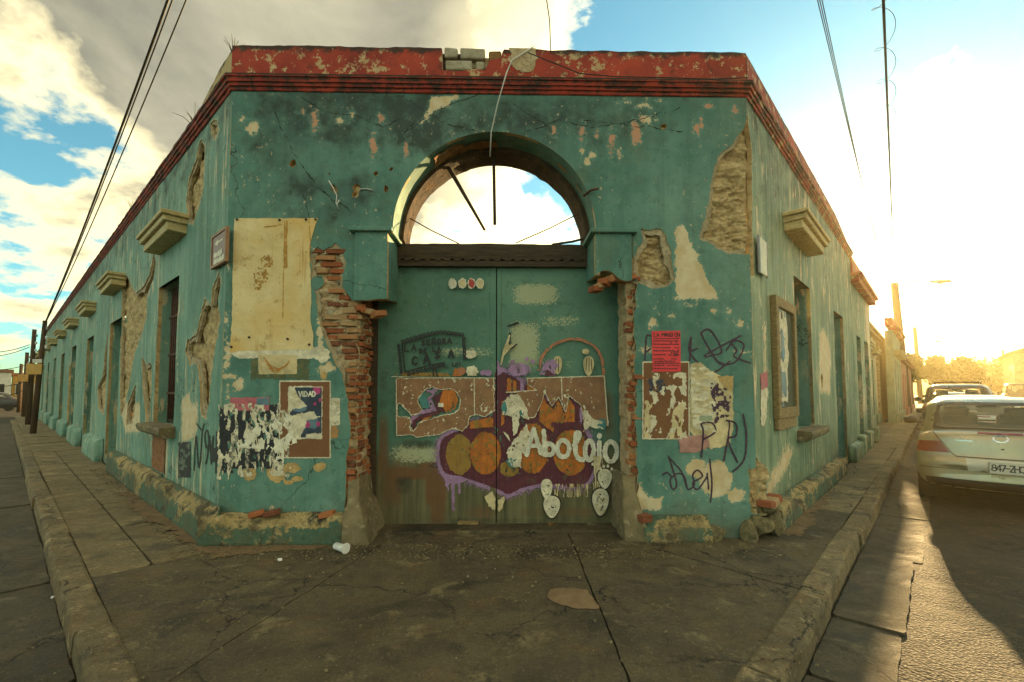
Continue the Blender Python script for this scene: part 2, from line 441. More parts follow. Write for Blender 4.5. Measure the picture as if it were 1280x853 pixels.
two_tone('pole_wood', (0.050, 0.026, 0.014), (0.105, 0.058, 0.028), 4, 0.7, 0.9, stretch=(7, 7, 0.5))
two_tone('rust_iron', (0.055, 0.022, 0.012), (0.12, 0.048, 0.02), 20, 0.4, 0.75)
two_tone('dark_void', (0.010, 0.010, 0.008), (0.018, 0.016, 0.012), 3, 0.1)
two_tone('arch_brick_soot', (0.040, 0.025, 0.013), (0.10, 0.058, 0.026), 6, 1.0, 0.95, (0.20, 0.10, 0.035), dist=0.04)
two_tone('white_plastic', (0.72, 0.70, 0.66), (0.80, 0.79, 0.75), 4, 0.1, 0.5)
two_tone('wire_black', (0.012, 0.012, 0.012), (0.02, 0.02, 0.02), 4, 0.05, 0.6)
two_tone('wire_white', (0.55, 0.53, 0.47), (0.66, 0.64, 0.58), 4, 0.05, 0.6)
two_tone('grey_metal', (0.22, 0.22, 0.20), (0.34, 0.33, 0.30), 6, 0.1, 0.5)
two_tone('dry_weed', (0.12, 0.09, 0.03), (0.2, 0.16, 0.06), 9, 0.2)

def red_paint(name, wear):
    def fn(t):
        n = t.noise(8, 9, None, 0.74, 0.2); f = t.noise(34, 6, None, 0.75)
        red = t.mix(t.rng(t.noise(2.4, 5), 0.35, 0.65), (0.24, 0.020, 0.010), (0.46, 0.050, 0.020))
        pale = t.mix(t.rng(f, 0.35, 0.65), (0.46, 0.27, 0.11), (0.55, 0.40, 0.22))
        w = t.math('ADD', n, t.math('MULTIPLY', t.math('SUBTRACT', f, 0.5), 0.22))
        c = t.mix(t.rng(w, wear, wear + 0.02), red, pale)
        blk = t.math('ADD', t.math('ADD', t.attr('mould'), 0.26), t.math('MULTIPLY', t.math('SUBTRACT', t.noise(7, 9, None, 0.74, 0.3), 0.5), 2.4))
        c = t.mix(t.rng(blk, 0.42, 0.75, 0, 0.92), c, (0.022, 0.017, 0.010))
        return dict(c=c, r=0.8, n=t.bump(t.math('ADD', t.math('MULTIPLY', w, -0.6), t.math('MULTIPLY', f, 0.3)), 0.6, 0.015))
    M[name] = material(name, fn)
red_paint('red_parapet', 0.55); red_paint('red_moulding', 0.68); red_paint('worn_red', 0.56)
def brick_fn(t):
    r = t.rand(); n = t.noise(14, 6, None, 0.65); f = t.noise(70, 4, None, 0.7)
    c = t.ramp(r, [(0.0, (0.17, 0.042, 0.018)), (0.35, (0.38, 0.085, 0.025)), (0.6, (0.50, 0.145, 0.042)), (0.8, (0.46, 0.22, 0.085)), (1.0, (0.52, 0.34, 0.17))])
    c = t.mix(t.rng(n, 0.52, 0.64, 0, 0.85), c, (0.46, 0.32, 0.175)); c = t.mix(t.rng(f, 0.55, 0.75, 0, 0.6), c, (0.09, 0.035, 0.018))
    return dict(c=c, r=0.95, n=t.bump(t.math('ADD', n, f), 0.7, 0.012))
M['brick'] = material('brick', brick_fn)

def concrete(name, a, b, rust=0.5, wet=0.25, scale=1.0):
    def fn(t):
        big = t.noise(0.8 * scale, 7, None, 0.66, 0.6); med = t.noise(5.5 * scale, 9, None, 0.74, 0.3); f = t.noise(48, 6, None, 0.8); rr = t.rand()
        mixv = t.math('ADD', t.math('MULTIPLY', big, 0.55), t.math('MULTIPLY', med, 0.45))
        c = t.mix(t.rng(mixv, 0.38, 0.60), a, b)
        c = t.mix(t.math('MULTIPLY', rr, 0.35), c, tuple(x * 0.72 for x in a))
        # soot, oil and damp lying in blotches
        st = t.math('ADD', t.math('MULTIPLY', t.noise(1.5 * scale, 8, t.coord((1, 1.4, 1)), 0.68, 0.8), 0.75), t.math('MULTIPLY', med, 0.25))
        c = t.mix(t.rng(st, 0.51, 0.60, 0, 0.78), c, tuple(x * 0.34 for x in a))
        c = t.mix(t.rng(t.noise(2.3 * scale, 7, None, 0.7, 0.5), 0.52, 0.66, 0, rust), c, (0.19, 0.098, 0.032))
        c = t.mix(t.rng(t.noise(3.1 * scale, 8, None, 0.72, 0.4), 0.57, 0.64, 0, 0.55), c, tuple(min(1, x * 1.7) for x in b))
        # aggregate showing through, pale and dark
        c = t.mix(t.math('MULTIPLY', t.rng(f, 0.56, 0.66), 0.85), c, tuple(x * 0.22 for x in a)); c = t.mix(t.math('MULTIPLY', t.rng(f, 0.43, 0.30), 0.75), c, tuple(min(1, x * 1.9) for x in b))
        peb = t.voro(60); c = t.mix(t.math('MULTIPLY', t.rng(peb, 0.16, 0.06, 0, 0.8), t.rng(med, 0.45, 0.6)), c, tuple(min(1, x * 2.6) for x in b))
        warp = t.vmath('ADD', t.coord(), t.vmath('SCALE', t.noise(5.0, 6, None, 0.65, col=True), None, 0.30))
        crack = t.math('MULTIPLY', t.rng(t.voro(1.1, warp, 'DISTANCE_TO_EDGE'), 0.008, 0.002), t.rng(t.noise(0.9, 3), 0.46, 0.54))
        c = t.mix(t.math('MULTIPLY', crack, 0.9), c, (0.010, 0.008, 0.005))
        h = t.math('ADD', t.math('MULTIPLY', med, 1.6), t.math('MULTIPLY', f, 0.5)); h = t.math('SUBTRACT', h, t.math('MULTIPLY', crack, 0.9))
        return dict(c=c, r=t.rng(st, 0.45, 0.65, 0.9, 0.55 + (1 - wet) * 0.2), n=t.bump(h, 0.9, 0.025))
    M[name] = material(name, fn)
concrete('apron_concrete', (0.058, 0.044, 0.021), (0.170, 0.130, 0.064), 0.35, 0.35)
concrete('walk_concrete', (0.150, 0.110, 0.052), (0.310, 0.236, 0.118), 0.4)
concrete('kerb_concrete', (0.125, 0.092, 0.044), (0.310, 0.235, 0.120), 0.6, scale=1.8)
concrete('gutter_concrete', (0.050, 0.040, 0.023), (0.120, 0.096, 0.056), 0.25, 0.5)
def asphalt_fn(t):
    med = t.noise(1.3, 7, None, 0.65); f = t.voro(55); f2 = t.noise(120, 4, None, 0.7); lump = t.noise(9, 6, None, 0.7)
    c = t.mix(t.rng(med, 0.35, 0.65), (0.026, 0.021, 0.013), (0.055, 0.045, 0.028))
    c = t.mix(t.rng(f, 0.24, 0.05, 0, 0.7), c, (0.10, 0.080, 0.048))
    c = t.mix(t.rng(lump, 0.55, 0.68, 0, 0.6), c, (0.12, 0.088, 0.045)); c = t.mix(t.rng(t.noise(2.6, 6, None, .7, .4), .54, .6, 0, .7), c, (.014, .012, .008))
    h = t.math('ADD', t.math('MULTIPLY', f, -0.6), t.math('ADD', t.math('MULTIPLY', lump, 0.55), t.math('MULTIPLY', f2, 0.2)))
    return dict(c=c, r=t.rng(f, 0.0, 0.4, 0.62, 0.85), sp=.3, n=t.bump(h, 0.9, 0.018))
M['asphalt'] = material('asphalt', asphalt_fn)

def flat(name, c, r=0.85, var=0.25, scale=9, e=None, es=0, m=0.0, bumpy=0.1, stain=None):
    def fn(t):
        n = t.noise(scale, 6, None, 0.65)
        col = t.mix(t.rng(n, 0.3, 0.7), tuple(x * (1 - var) for x in c), tuple(min(1, x * (1 + var)) for x in c))
        if stain: col = t.mix(t.rng(t.noise(scale * 0.45, 6, None, 0.7, 0.5), 0.52, 0.66, 0, 0.75), col, stain)
        if 'paint' in name and 'car' not in name: col = t.mix(t.rng(t.noise(1.0, 6, t.coord((30, 30, 2.5)), .7), .48, .68, 0, .55), col, tuple(x * .42 for x in c))
        d = dict(c=col, r=r, m=m, n=t.bump(n, bumpy, 0.006))
        if e: d['e'] = e; d['es'] = es
        return d
    M[name] = material(name, fn); return M[name]
# ---------------------------------------------------------------- the planes of the place
def _n(v): return Vector((v.x, v.y, 0)).normalized()
PL = Vector((-2.6483, 4.17, 0)); PR = Vector((2.2623, 4.27, 0))
DL, DR, DF = _n(pix_dir(3, HORIZON)), _n(pix_dir(1168, HORIZON)), (PR - PL).normalized()
FF = Frame(PL, DF, (DF.y, -DF.x, 0)); FL = Frame(PL, DL, (-DL.y, DL.x, 0)); FR = Frame(PR, DR, (DR.y, -DR.x, 0))
FLEN = (PR - PL).length; LLEN, RLEN = 30.0, 7.4
NF, NL, NR = Vector(FF.N), Vector(FL.N), Vector(FR.N)
FG = Frame((0, 0, 0), (1, 0, 0), (0, 0, 1)); FG.V = np.array((0, 1.0, 0)); FG.flip = False
ROAD_Z = -0.15
# kerb lines: distance of the kerb's outer edge from each wall
KL = (Vector(ground(92, 789) + (0,)) - PL).dot(NL); KR = (Vector(ground(1037, 742) + (0,)) - PR).dot(NR)
def lw(u, n, z=0.0): return Vector(FL.P(u, z, n))
def rw(u, n, z=0.0): return Vector(FR.P(u, z, n))
def isect(P, d, Q, e):
    den = d.x * e.y - d.y * e.x; w = Q - P; t = (w.x * e.y - w.y * e.x) / den; return P + d * t
def corner_line(off, rad=1.0, seg=10):
    """the rounded street corner at `off` inside the kerb's outer edge, from the left street to the right street"""
    A = lw(0, KL - off); B = rw(0, KR - off); X = isect(A, DL, B, DR)
    t0 = X + DL * rad; t1 = X + DR * rad
    return [t0 * (1 - s) ** 2 + X * 2 * s * (1 - s) + t1 * s * s for s in [i / seg for i in range(seg + 1)]]
KW = 0.16
# ---------------------------------------------------------------- ground
gm = MB(); gm.add([(-420, -300, ROAD_Z), (420, -300, ROAD_Z), (420, 700, ROAD_Z), (-420, 700, ROAD_Z)], [(0, 1, 2, 3)])
tag(gm.build('road', M['asphalt']), kind='structure')
# the worn, heaved strip of asphalt nearest the camera has real relief
def rough_strip(name, poly, z, amp, step, mat, sc):
    p = np.array(poly); x0, y0 = p.min(0); x1, y1 = p.max(0)
    us, vs, U, V = grid(x0, x1, y0, y1, step)
    F = sd_poly(U, V, poly)
    return tag(sheet(name, FG, us, vs, F, mat, n=z, disp=lambda u, v: amp * (fbm(u, v, sc, 5, 3) + 0.35) * np.clip(-sd_poly(u, v, poly) / 0.25, 0, 1)), kind='structure')
q = lambda v: (v.x, v.y)
rough_strip('road_edge', [q(rw(-3.2, KR + 0.3)), q(rw(-3.2, KR + 2.6)), q(rw(5.0, KR + 2.6)), q(rw(5.0, KR + 0.3))], ROAD_Z + 0.004, 0.03, 0.03, M['asphalt'], 3.0)

walk = tag(empty('sidewalk', (0, 3, 0)), kind='structure')
NUM = [0]
def slab(poly, z, mat, name='slab', step=0.05, amp=0.012, cracks=None, th=0.05, parent=walk, gap=0.006, lip=0.010):
    NUM[0] += 1; sd = NUM[0]
    p = np.array([tuple(a)[:2] for a in poly]); x0, y0 = p.min(0); x1, y1 = p.max(0)
    us, vs, U, V = grid(x0 - step, x1 + step, y0 - step, y1 + step, step)
    F = sd_poly(U, V, p) + gap + lip * (fbm(U, V, 9, 4, sd) + 0.1)
    if cracks:
        for c in cracks: F = np.maximum(F, 0.010 * (0.55 + fbm(U, V, 5, 3, sd + 5)) - sd_line(U + 0.06 * fbm(U, V, 4, 4, 71), V + 0.06 * fbm(U, V, 4, 4, 72), c))
    tx, ty = random.uniform(-1, 1) * 0.004, random.uniform(-1, 1) * 0.004; cx, cy = p.mean(0)
    return sheet(name, FG, us, vs, F, mat, parent, n=z, thick=th, disp=lambda u, v: amp * fbm(u, v, 1.3, 5, 11) + tx * (u - cx) + ty * (v - cy))
# soil under the joints
cl = corner_line(KW)
bed = [q(lw(31, 0.0)), q(lw(31, KL - KW))] + [q(v) for v in cl] + [q(rw(60, KR - KW)), q(rw(60, -0.7)), q(rw(11.0, -0.7)), q(rw(11.0, -0.3)), (PR.x + 0.2, PR.y + 0.8), (PL.x, PL.y + 0.8)]
bm_ = MB(); bm_.add([(x, y, -0.022) for x, y in bed], [tuple(range(len(bed)))])
two_tone('joint_soil', (0.022, 0.017, 0.010), (0.05, 0.038, 0.02), 9, 0.6)
bo = bm_.build('joint_soil', M['joint_soil'], walk)
# left pavement: an inner row of panels and a strip along the kerb
uL0 = (Vector(ground(250, 692) + (0,)) - PL).dot(DL) - 0.02
us_ = [uL0] + [uL0 + 1.45 * i + 0.12 * math.sin(i * 2.7) for i in range(1, 8)]; mid = 0.50
for a, b in zip(us_[:-1], us_[1:]):
    slab([lw(a, 0.02), lw(a, mid), lw(b, mid), lw(b, 0.02)], 0.0, M['walk_concrete'])
for a, b in ((uL0 + 0.02, uL0 + 2.6), (uL0 + 2.6, uL0 + 5.3), (uL0 + 5.3, us_[-1])):
    slab([lw(a, mid), lw(a, KL - KW), lw(b, KL - KW), lw(b, mid)], -0.003, M['walk_concrete'])
a = us_[-1]
while a < 30:
    slab([lw(a, 0.02), lw(a, KL - KW), lw(a + 2.4, KL - KW), lw(a + 2.4, 0.02)], 0.0, M['walk_concrete'], step=0.12); a += 2.4
# right pavement
uR0 = (Vector(ground(1050, 640) + (0,)) - PR).dot(DR)
a = uR0; i = 0
while a < 26:
    L = 1.75 if i < 3 else 2.4
    slab([rw(a, 0.02), rw(a, KR - KW), rw(a + L, KR - KW), rw(a + L, 0.02)], 0.0, M['walk_concrete'], step=0.05 if i < 3 else 0.12)
    a += L; i += 1
slab([rw(a, 0.02), rw(a, KR - KW), rw(60, KR - KW), rw(60, 0.02)], 0.0, M['walk_concrete'], step=0.3)
slab([rw(11.1, -0.6), rw(11.1, 0.015), rw(20.6, 0.015), rw(20.6, -0.6)], 0.0, M['walk_concrete'], step=0.12)
# the cracked apron in front of the gate, cast in five pours
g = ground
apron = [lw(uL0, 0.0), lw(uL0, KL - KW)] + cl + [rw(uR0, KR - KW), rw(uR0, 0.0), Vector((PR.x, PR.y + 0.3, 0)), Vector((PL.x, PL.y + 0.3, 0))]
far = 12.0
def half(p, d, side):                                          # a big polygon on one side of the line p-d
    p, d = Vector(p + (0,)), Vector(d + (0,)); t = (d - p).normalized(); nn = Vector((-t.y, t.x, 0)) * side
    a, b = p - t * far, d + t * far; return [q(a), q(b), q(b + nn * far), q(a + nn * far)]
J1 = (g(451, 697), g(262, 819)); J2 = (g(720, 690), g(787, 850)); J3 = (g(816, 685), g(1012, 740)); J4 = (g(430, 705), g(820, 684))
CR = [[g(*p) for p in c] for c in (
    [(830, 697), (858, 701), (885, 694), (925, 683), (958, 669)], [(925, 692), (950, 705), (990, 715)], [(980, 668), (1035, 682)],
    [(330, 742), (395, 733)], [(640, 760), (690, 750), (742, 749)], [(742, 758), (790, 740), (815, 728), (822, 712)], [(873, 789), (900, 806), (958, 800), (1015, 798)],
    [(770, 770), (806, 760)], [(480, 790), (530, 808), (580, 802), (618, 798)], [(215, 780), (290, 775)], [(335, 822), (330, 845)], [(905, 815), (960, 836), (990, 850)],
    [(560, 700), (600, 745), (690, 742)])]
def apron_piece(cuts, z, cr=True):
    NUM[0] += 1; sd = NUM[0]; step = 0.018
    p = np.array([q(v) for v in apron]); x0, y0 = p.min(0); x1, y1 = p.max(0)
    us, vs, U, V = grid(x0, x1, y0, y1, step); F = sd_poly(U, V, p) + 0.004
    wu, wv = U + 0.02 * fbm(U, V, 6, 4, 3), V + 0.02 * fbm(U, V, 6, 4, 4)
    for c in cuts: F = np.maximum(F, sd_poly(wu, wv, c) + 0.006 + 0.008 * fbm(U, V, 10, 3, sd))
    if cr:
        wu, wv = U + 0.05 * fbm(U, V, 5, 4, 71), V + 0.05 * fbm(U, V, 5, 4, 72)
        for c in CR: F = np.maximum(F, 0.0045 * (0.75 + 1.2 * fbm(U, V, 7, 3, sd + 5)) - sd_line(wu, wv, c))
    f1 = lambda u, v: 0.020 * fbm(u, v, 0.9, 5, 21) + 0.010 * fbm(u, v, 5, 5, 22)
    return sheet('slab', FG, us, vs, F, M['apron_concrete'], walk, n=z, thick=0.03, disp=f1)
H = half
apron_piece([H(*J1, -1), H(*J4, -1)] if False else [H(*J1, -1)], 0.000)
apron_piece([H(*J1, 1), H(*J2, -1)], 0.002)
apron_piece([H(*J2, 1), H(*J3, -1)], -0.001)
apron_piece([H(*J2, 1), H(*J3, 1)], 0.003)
# the bare sandy hollow in the apron and the dirt along the wall
def dirt(name, fld, box, z, mat, amp=0.01):
    us, vs, U, V = grid(*box, 0.015)
    return tag(sheet(name, FG, us, vs, fld(U, V), mat, n=z, disp=lambda u, v: amp * (fbm(u, v, 6, 4, 5) + 0.3) * np.clip(-fld(u, v) / 0.05, 0, 1) + 0.020 * fbm(u, v, 0.9, 5, 21) + 0.010 * fbm(u, v, 5, 5, 22)), kind='structure')
two_tone('sand_patch', (0.17, 0.105, 0.05), (0.25, 0.165, 0.085), 9, 0.7)
two_tone('wall_dirt', (0.135, 0.082, 0.036), (0.22, 0.14, 0.065), 7, 0.8)
sp = [g(*p) for p in ((684, 747), (690, 738), (712, 735), (735, 738), (743, 750), (748, 762), (724, 764), (700, 758))]
dirt('sand_patch', lambda u, v: sd_poly(u, v, sp) + 0.06 * fbm(u, v, 9, 4, 8), (-1, 2, 2, 4), 0.0065, M['sand_patch'], 0.012)
dp = [q(lw(3.2, 0.14)), q(lw(3.2, 0.30)), q(lw(0.6, 0.30)), g(262, 700), g(330, 692), g(420, 684), g(480, 672), g(560, 672), g(640, 668), g(770, 668), g(800, 668), g(830, 668), g(905, 668), g(965, 668), q(rw(0.3, 0.32)), q(rw(2.5, 0.22)), q(rw(2.5, -0.05)), (PR.x - 0.1, PR.y + 0.2), (PL.x + 0.1, PL.y + 0.2)]
dirt('wall_dirt', lambda u, v: sd_poly(u, v, dp) + 0.34 * (fbm(u, v, 4.5, 6, 9, 0.68) + 0.14), (-5.5, 4.5, 2.6, 6.6), 0.0062, M['wall_dirt'], 0.012)
# kerbs
kerb = tag(empty('kerb', (0, 2, ROAD_Z)), kind='structure')
def kerb_stone(path, w=KW, name='kerb_stone', sub=0.10):
    """a cast kerb stone along a path of outer-edge points with their inward normals"""
    w = w + 0.010; prof = [(-0.006, ROAD_Z - 0.02), (0.004, -0.022), (0.012, -0.004), (0.026, 0.004), (w - 0.02, 0.006), (w - 0.004, -0.002), (w - 0.002, -0.06)]
    vs, fs = [], []; s0 = random.random() * 50
    for i, (p, nn) in enumerate(path):
        for j, (o, z) in enumerate(prof):
            e = 0.017 if j in (1, 2, 3) else 0.004
            j1 = e * 2.2 * float(fbm(np.array([p.x * 6.0 + s0]), np.array([p.y * 6.0 + j * 3.1]), 1, 3, 31)[0])
            v = p + nn * (o + j1); vs.append((v.x, v.y, z + (j1 * 0.9 if j > 0 else 0)))
    k = len(prof)
    for i in range(len(path) - 1):
        for j in range(k - 1): fs.append((i * k + j, (i + 1) * k + j, (i + 1) * k + j + 1, i * k + j + 1))
    fs += [tuple(range(k)), tuple(range((len(path) - 1) * k, len(path) * k))[::-1]]
    o = link(name, mesh(name, vs, fs), M['kerb_concrete'], kerb); return recalc(o)
def kerb_run(fr, K, cuts, sub):
    for a, b in zip(cuts[:-1], cuts[1:]):
        n = max(2, int((b - a) / sub)); dz = random.uniform(-0.010, 0.010); tw = random.uniform(-0.012, 0.012)
        kerb_stone([(fr.P(a + 0.009 + (b - a - 0.018) * i / n, 0, K + dz + tw * i / n), -Vector(fr.N)) for i in range(n + 1)])
uc = (corner_line(0)[0] - PL).dot(DL); ur = (corner_line(0)[-1] - PR).dot(DR)
uj = (Vector(g(95, 790) + (0,)) - PL).dot(DL); rj = (Vector(g(1037, 742) + (0,)) - PR).dot(DR); rk = (Vector(g(960, 845) + (0,)) - PR).dot(DR)
kerb_run(FL, KL, [uc, uj, uj + 2.5, uj + 4.9], 0.07); kerb_run(FL, KL, [uj + 4.9 + 2.6 * i for i in range(10)], 0.5)
kerb_run(FR, KR, [ur, max(ur + 0.3, rk), rj, rj + 1.75, rj + 3.6, rj + 5.4], 0.06); kerb_run(FR, KR, [rj + 5.4 + 2.4 * i for i in range(20)], 0.5)
c0 = corner_line(0, seg=24); 
for k in range(0, 24, 8):
    pth = []
    for i in range(k, k + 9):
        d = (c0[min(i + 1, 24)] - c0[max(i - 1, 0)]).normalized(); nn = Vector((-d.y, d.x, 0))
        if nn.y < 0: nn = -nn
        pth.append((c0[i], nn))
    kerb_stone(pth)
# gutters: cast strips beside the kerb, broken and settled
gut = tag(empty('gutter', (2, 2, ROAD_Z)), kind='structure')
def gutter_run(fr, K, cuts, w, step):
    for i, (a, b) in enumerate(zip(cuts[:-1], cuts[1:])):
        z = ROAD_Z + 0.018 + 0.008 * ((i * 7) % 3 - 1); ww = w + 0.05 * math.sin(i * 5.1)
        slab([fr.P(a, 0, K + 0.010), fr.P(a, 0, K + ww), fr.P(b, 0, K + ww), fr.P(b, 0, K + 0.010)], z, M['gutter_concrete'], 'gutter_slab', step, 0.016, None, 0.05, gut, 0.004, 0.022)
gutter_run(FR, KR, [-3.0, rj - 0.85, rj - 0.02, rj + 1.6, rj + 3.4, rj + 5.2, rj + 7.2, rj + 12, rj + 20, rj + 36], 0.42, 0.03)
gutter_run(FL, KL, [uc - 0.4, uj - 0.3, uj + 1.5, uj + 3.3, uj + 5.2, uj + 8, uj + 14, uj + 28], 0.46, 0.04)
# ---------------------------------------------------------------- the corner building
BLD = empty('corner_building', (0.0, 4.25, 0), label='turquoise single storey corner building with crumbling plaster, red parapet and arched gateway', cat='building')
WT = 4.215                                                     # top of the plaster, tucked behind the moulding
GN = -0.43                                                    # the gate stands this far back
ULo, URo = FF.pix(447, 480)[0], FF.pix(793, 480)[0]           # jambs at the wall face
UAc = (FF.pix(491, 290)[0] + FF.pix(745, 290)[0]) / 2; RA = (FF.pix(745, 290)[0] - FF.pix(491, 290)[0]) / 2; ZA = FF.pix(618, 165)[1] - RA
def ragged(poly, amp=0.035, sc=9, seed=1, fr=None):
    return lambda u, v: sd_poly(u + 1.2 * amp * fbm(u, v, sc * 1.6, 4, seed + 9), v + 1.2 * amp * fbm(u, v, sc * 1.6, 4, seed + 5), poly) + 1.5 * amp * fbm(u, v, sc, 6, seed, 0.62)
def px_holes(fr, polys, amp=0.03, sc=9): return [ragged(fr.poly(p), amp, sc, 10 + 7 * i) for i, p in enumerate(polys)]
BRICKP = [(389, 318), (396, 307), (405, 313), (418, 304), (426, 313), (433, 330), (429, 345), (430, 360), (437, 372), (452, 379), (466, 400), (466, 640), (432, 640), (432, 600), (434, 570), (437, 545), (434, 500), (432, 485), (428, 468), (419, 455), (412, 440), (404, 422), (399, 400), (395, 372), (390, 350)]
ISLE = [(391, 346), (402, 345), (405, 354), (399, 364), (391, 362)]
ADOBER = [(932, 146), (938, 150), (960, 150), (960, 312), (943, 312), (936, 318), (925, 318), (905, 316), (890, 306), (871, 300), (880, 280), (886, 250), (892, 215), (898, 195), (915, 180), (926, 165)]
ADOBES = [(800, 283), (812, 288), (825, 286), (833, 292), (838, 310), (841, 330), (843, 350), (835, 360), (815, 360), (800, 352), (790, 348), (790, 325), (795, 315), (803, 300)]
SLIVER = [(935, 588), (947, 582), (958, 590), (958, 640), (940, 640), (936, 610)]
RJ = [(770, 345), (796, 352), (793, 395), (795, 470), (796, 540), (797, 620), (797, 640), (770, 640)]
FH = px_holes(FF, [BRICKP, ADOBER, ADOBES, SLIVER, RJ], 0.03)
isle = ragged(FF.poly(ISLE), 0.02, 14, 3)
PITS = [(446, 238, 5, 9), (418, 236, 4, 5), (365, 205, 6, 5), (424, 213, 2, 3), (411, 218, 2, 2), (483, 236, 4, 6), (470, 216, 3, 3), (489, 214, 3, 3), (756, 222, 2, 3), (830, 158, 5, 5)]
def pits(u, v):
    d = np.full(u.shape, 9.0)
    for i, (x, y, rx, ry) in enumerate(PITS):
        cu, cv = FF.pix(x, y); k = 4.25 / FPX
        d = np.minimum(d, sd_ell(u, v, cu, cv, rx * k, ry * k) + 0.075 * fbm(u, v, 22, 4, i) + 0.006)
    return d
def opening(u, v):                                            # gate below the springing, arch above it
    o = sd_rect(u, v, ULo, URo, -1.0, ZA + 0.01)
    return np.minimum(o, np.hypot(u - UAc, v - ZA) - RA)
def holesF(u, v):
    h = np.full(u.shape, 9.0)
    for f in FH: h = np.minimum(h, f(u, v))
    h = np.maximum(h, -isle(u, v))
    return np.minimum(h, pits(u, v))
def wall_disp(seed, amp=0.011): return lambda u, v: amp * fbm(u, v, 1.1, 4, seed) + 0.005 * fbm(u, v, 6, 3, seed + 3)
PEEL = [[(845, 283), (857, 282), (862, 300), (872, 320), (880, 340), (890, 358), (898, 373), (875, 374), (845, 374), (844, 340)],
        [(540, 121), (572, 120), (560, 132), (546, 138), (535, 150), (521, 159), (534, 142)], [(788, 598), (800, 608), (812, 622), (828, 622), (826, 636), (800, 640), (790, 635)]]
SPOTS = [(393, 151, 5, 15, 1), (466, 183, 5, 14, 1), (476, 150, 4, 7, 1), (508, 184, 3, 15, 1), (376, 140, 4, 4, 1), (565, 170, 3, 6, 1), (692, 162, 4, 10, 1), (727, 166, 4, 11, 1), (765, 178, 5, 20, 1), (795, 166, 7, 16, 1), (747, 168, 3, 6, 1),
         (870, 160, 5, 10, 1), (876, 154, 4, 8, 1), (805, 132, 10, 4, 0), (780, 128, 8, 3, 0), (825, 127, 7, 3, 0), (316, 160, 9, 9, 0), (302, 150, 4, 5, 0), (808, 150, 12, 6, 0), (740, 195, 4, 9, 0), (728, 188, 3, 8, 0), (773, 192, 3, 10, 0), (735, 203, 5, 6, 0),
         (885, 132, 6, 5, 1), (920, 138, 4, 7, 1), (440, 145, 4, 5, 0), (425, 150, 8, 4, 0), (838, 395, 6, 4, 0), (925, 405, 5, 6, 0), (930, 440, 10, 3, 0), (805, 437, 12, 5, 0), (815, 405, 6, 7, 0), (860, 382, 8, 3, 0), (893, 388, 4, 4, 0), (910, 390, 3, 5, 0), (298, 480, 8, 8, 0), (286, 470, 8, 4, 0), (340, 640, 4, 6, 0),
         (285, 330, 2, 10, 0), (283, 400, 3, 14, 0), (284, 445, 5, 20, 0), (400, 420, 5, 30, 0), (407, 460, 10, 8, 0), (404, 485, 9, 7, 0), (417, 520, 6, 18, 0), (284, 520, 3, 40, 0), (280, 560, 3, 30, 0), (895, 600, 22, 24, 0), (870, 585, 14, 12, 0), (920, 620, 12, 10, 0)]
peelP = [FF.poly(p) for p in PEEL]
def peelF(u, v):
    d = np.full(u.shape, 9.0)
    for i, p in enumerate(peelP): d = np.minimum(d, sd_poly(u, v, p))
    for i, (x, y, rx, ry, _) in enumerate(SPOTS):
        cu, cv = FF.pix(x, y); k = 4.25 / FPX
        d = np.minimum(d, sd_ell(u, v, cu, cv, rx * k, ry * k) + 0.010)
    return np.clip(0.1 - d, 0, 0.2)
def pinkF(u, v):
    d = np.zeros(u.shape)
    for x, y, rx, ry, p in SPOTS:
        if p: cu, cv = FF.pix(x, y); d = np.maximum(d, np.clip(1.5 - np.hypot((u - cu) / (rx * .012), (v - cv) / (ry * .012)), 0, 1))
    return np.clip(d, 0, 1)
GR = [(420, 140, 120, 60, .62), (520, 150, 90, 45, .75), (660, 150, 130, 40, .55), (380, 240, 60, 60, .45), (450, 240, 50, 40, .45), (780, 150, 70, 40, .4), (340, 190, 50, 60, .35), (600, 130, 300, 14, .5)]
def grimeF(u, v):
    d = np.zeros(u.shape)
    for x, y, rx, ry, s in GR:
        cu, cv = FF.pix(x, y); k = 4.25 / FPX
        d = np.maximum(d, 1.35 * s * np.exp(-((u - cu) / (rx * k)) ** 2 - ((v - cv) / (ry * k)) ** 2))
    return d
dirtF = lambda u, v: np.clip(1.0 - v / 0.75, 0, 1)
us, vs, U, V = grid(0, FLEN, 0.0, WT, 0.016)
F = np.maximum(np.maximum(sd_rect(U, V, 0.0, FLEN, 0.0, WT + 1), -opening(U, V)), -holesF(U, V))
sheet('front_plaster', FF, us, vs, F, M['teal_plaster'], BLD, thick=0.045, disp=wall_disp(3), rim_mat=M['render_tan'],
      attrs={'peel': peelF, 'pink': pinkF, 'grime': grimeF, 'dirt': dirtF})

# ---- masonry behind the plaster: rough adobe laid in blocks
def rubble(seed, sc=5.5, depth=0.035, base=-0.035):
    def fn(u, v):
        uu = u + 0.16 * fbm(u, v, 4, 5, seed + 3); vv = v + 0.16 * fbm(u, v, 4, 5, seed + 4)
        f1, f2, cid = worley(uu * 0.8, vv * 1.7, sc, seed)
        e = np.clip((f2 - f1) / (0.05 + 0.10 * vnoise(u * 6, v * 6, seed)), 0, 1); e = e * e * (3 - 2 * e)
        gap = depth * (1 - e) * np.clip(2.2 * vnoise(u * 3.1, v * 3.1, seed + 5) - 0.6, 0, 1)
        return base - 0.012 - 0.7 * gap + 0.012 * (cid - 0.5) + 0.045 * fbm(u, v, 3.5, 7, seed + 8, 0.62) + 0.060 * fbm(u * 0.8, v * 1.3, 13, 5, seed + 9, 0.7) - 0.022 * np.clip(0.12 - np.abs(fbm(u * 0.7, v * 1.5, 5.0, 5, seed + 13, 0.6)), 0, .12) / .12
    return fn
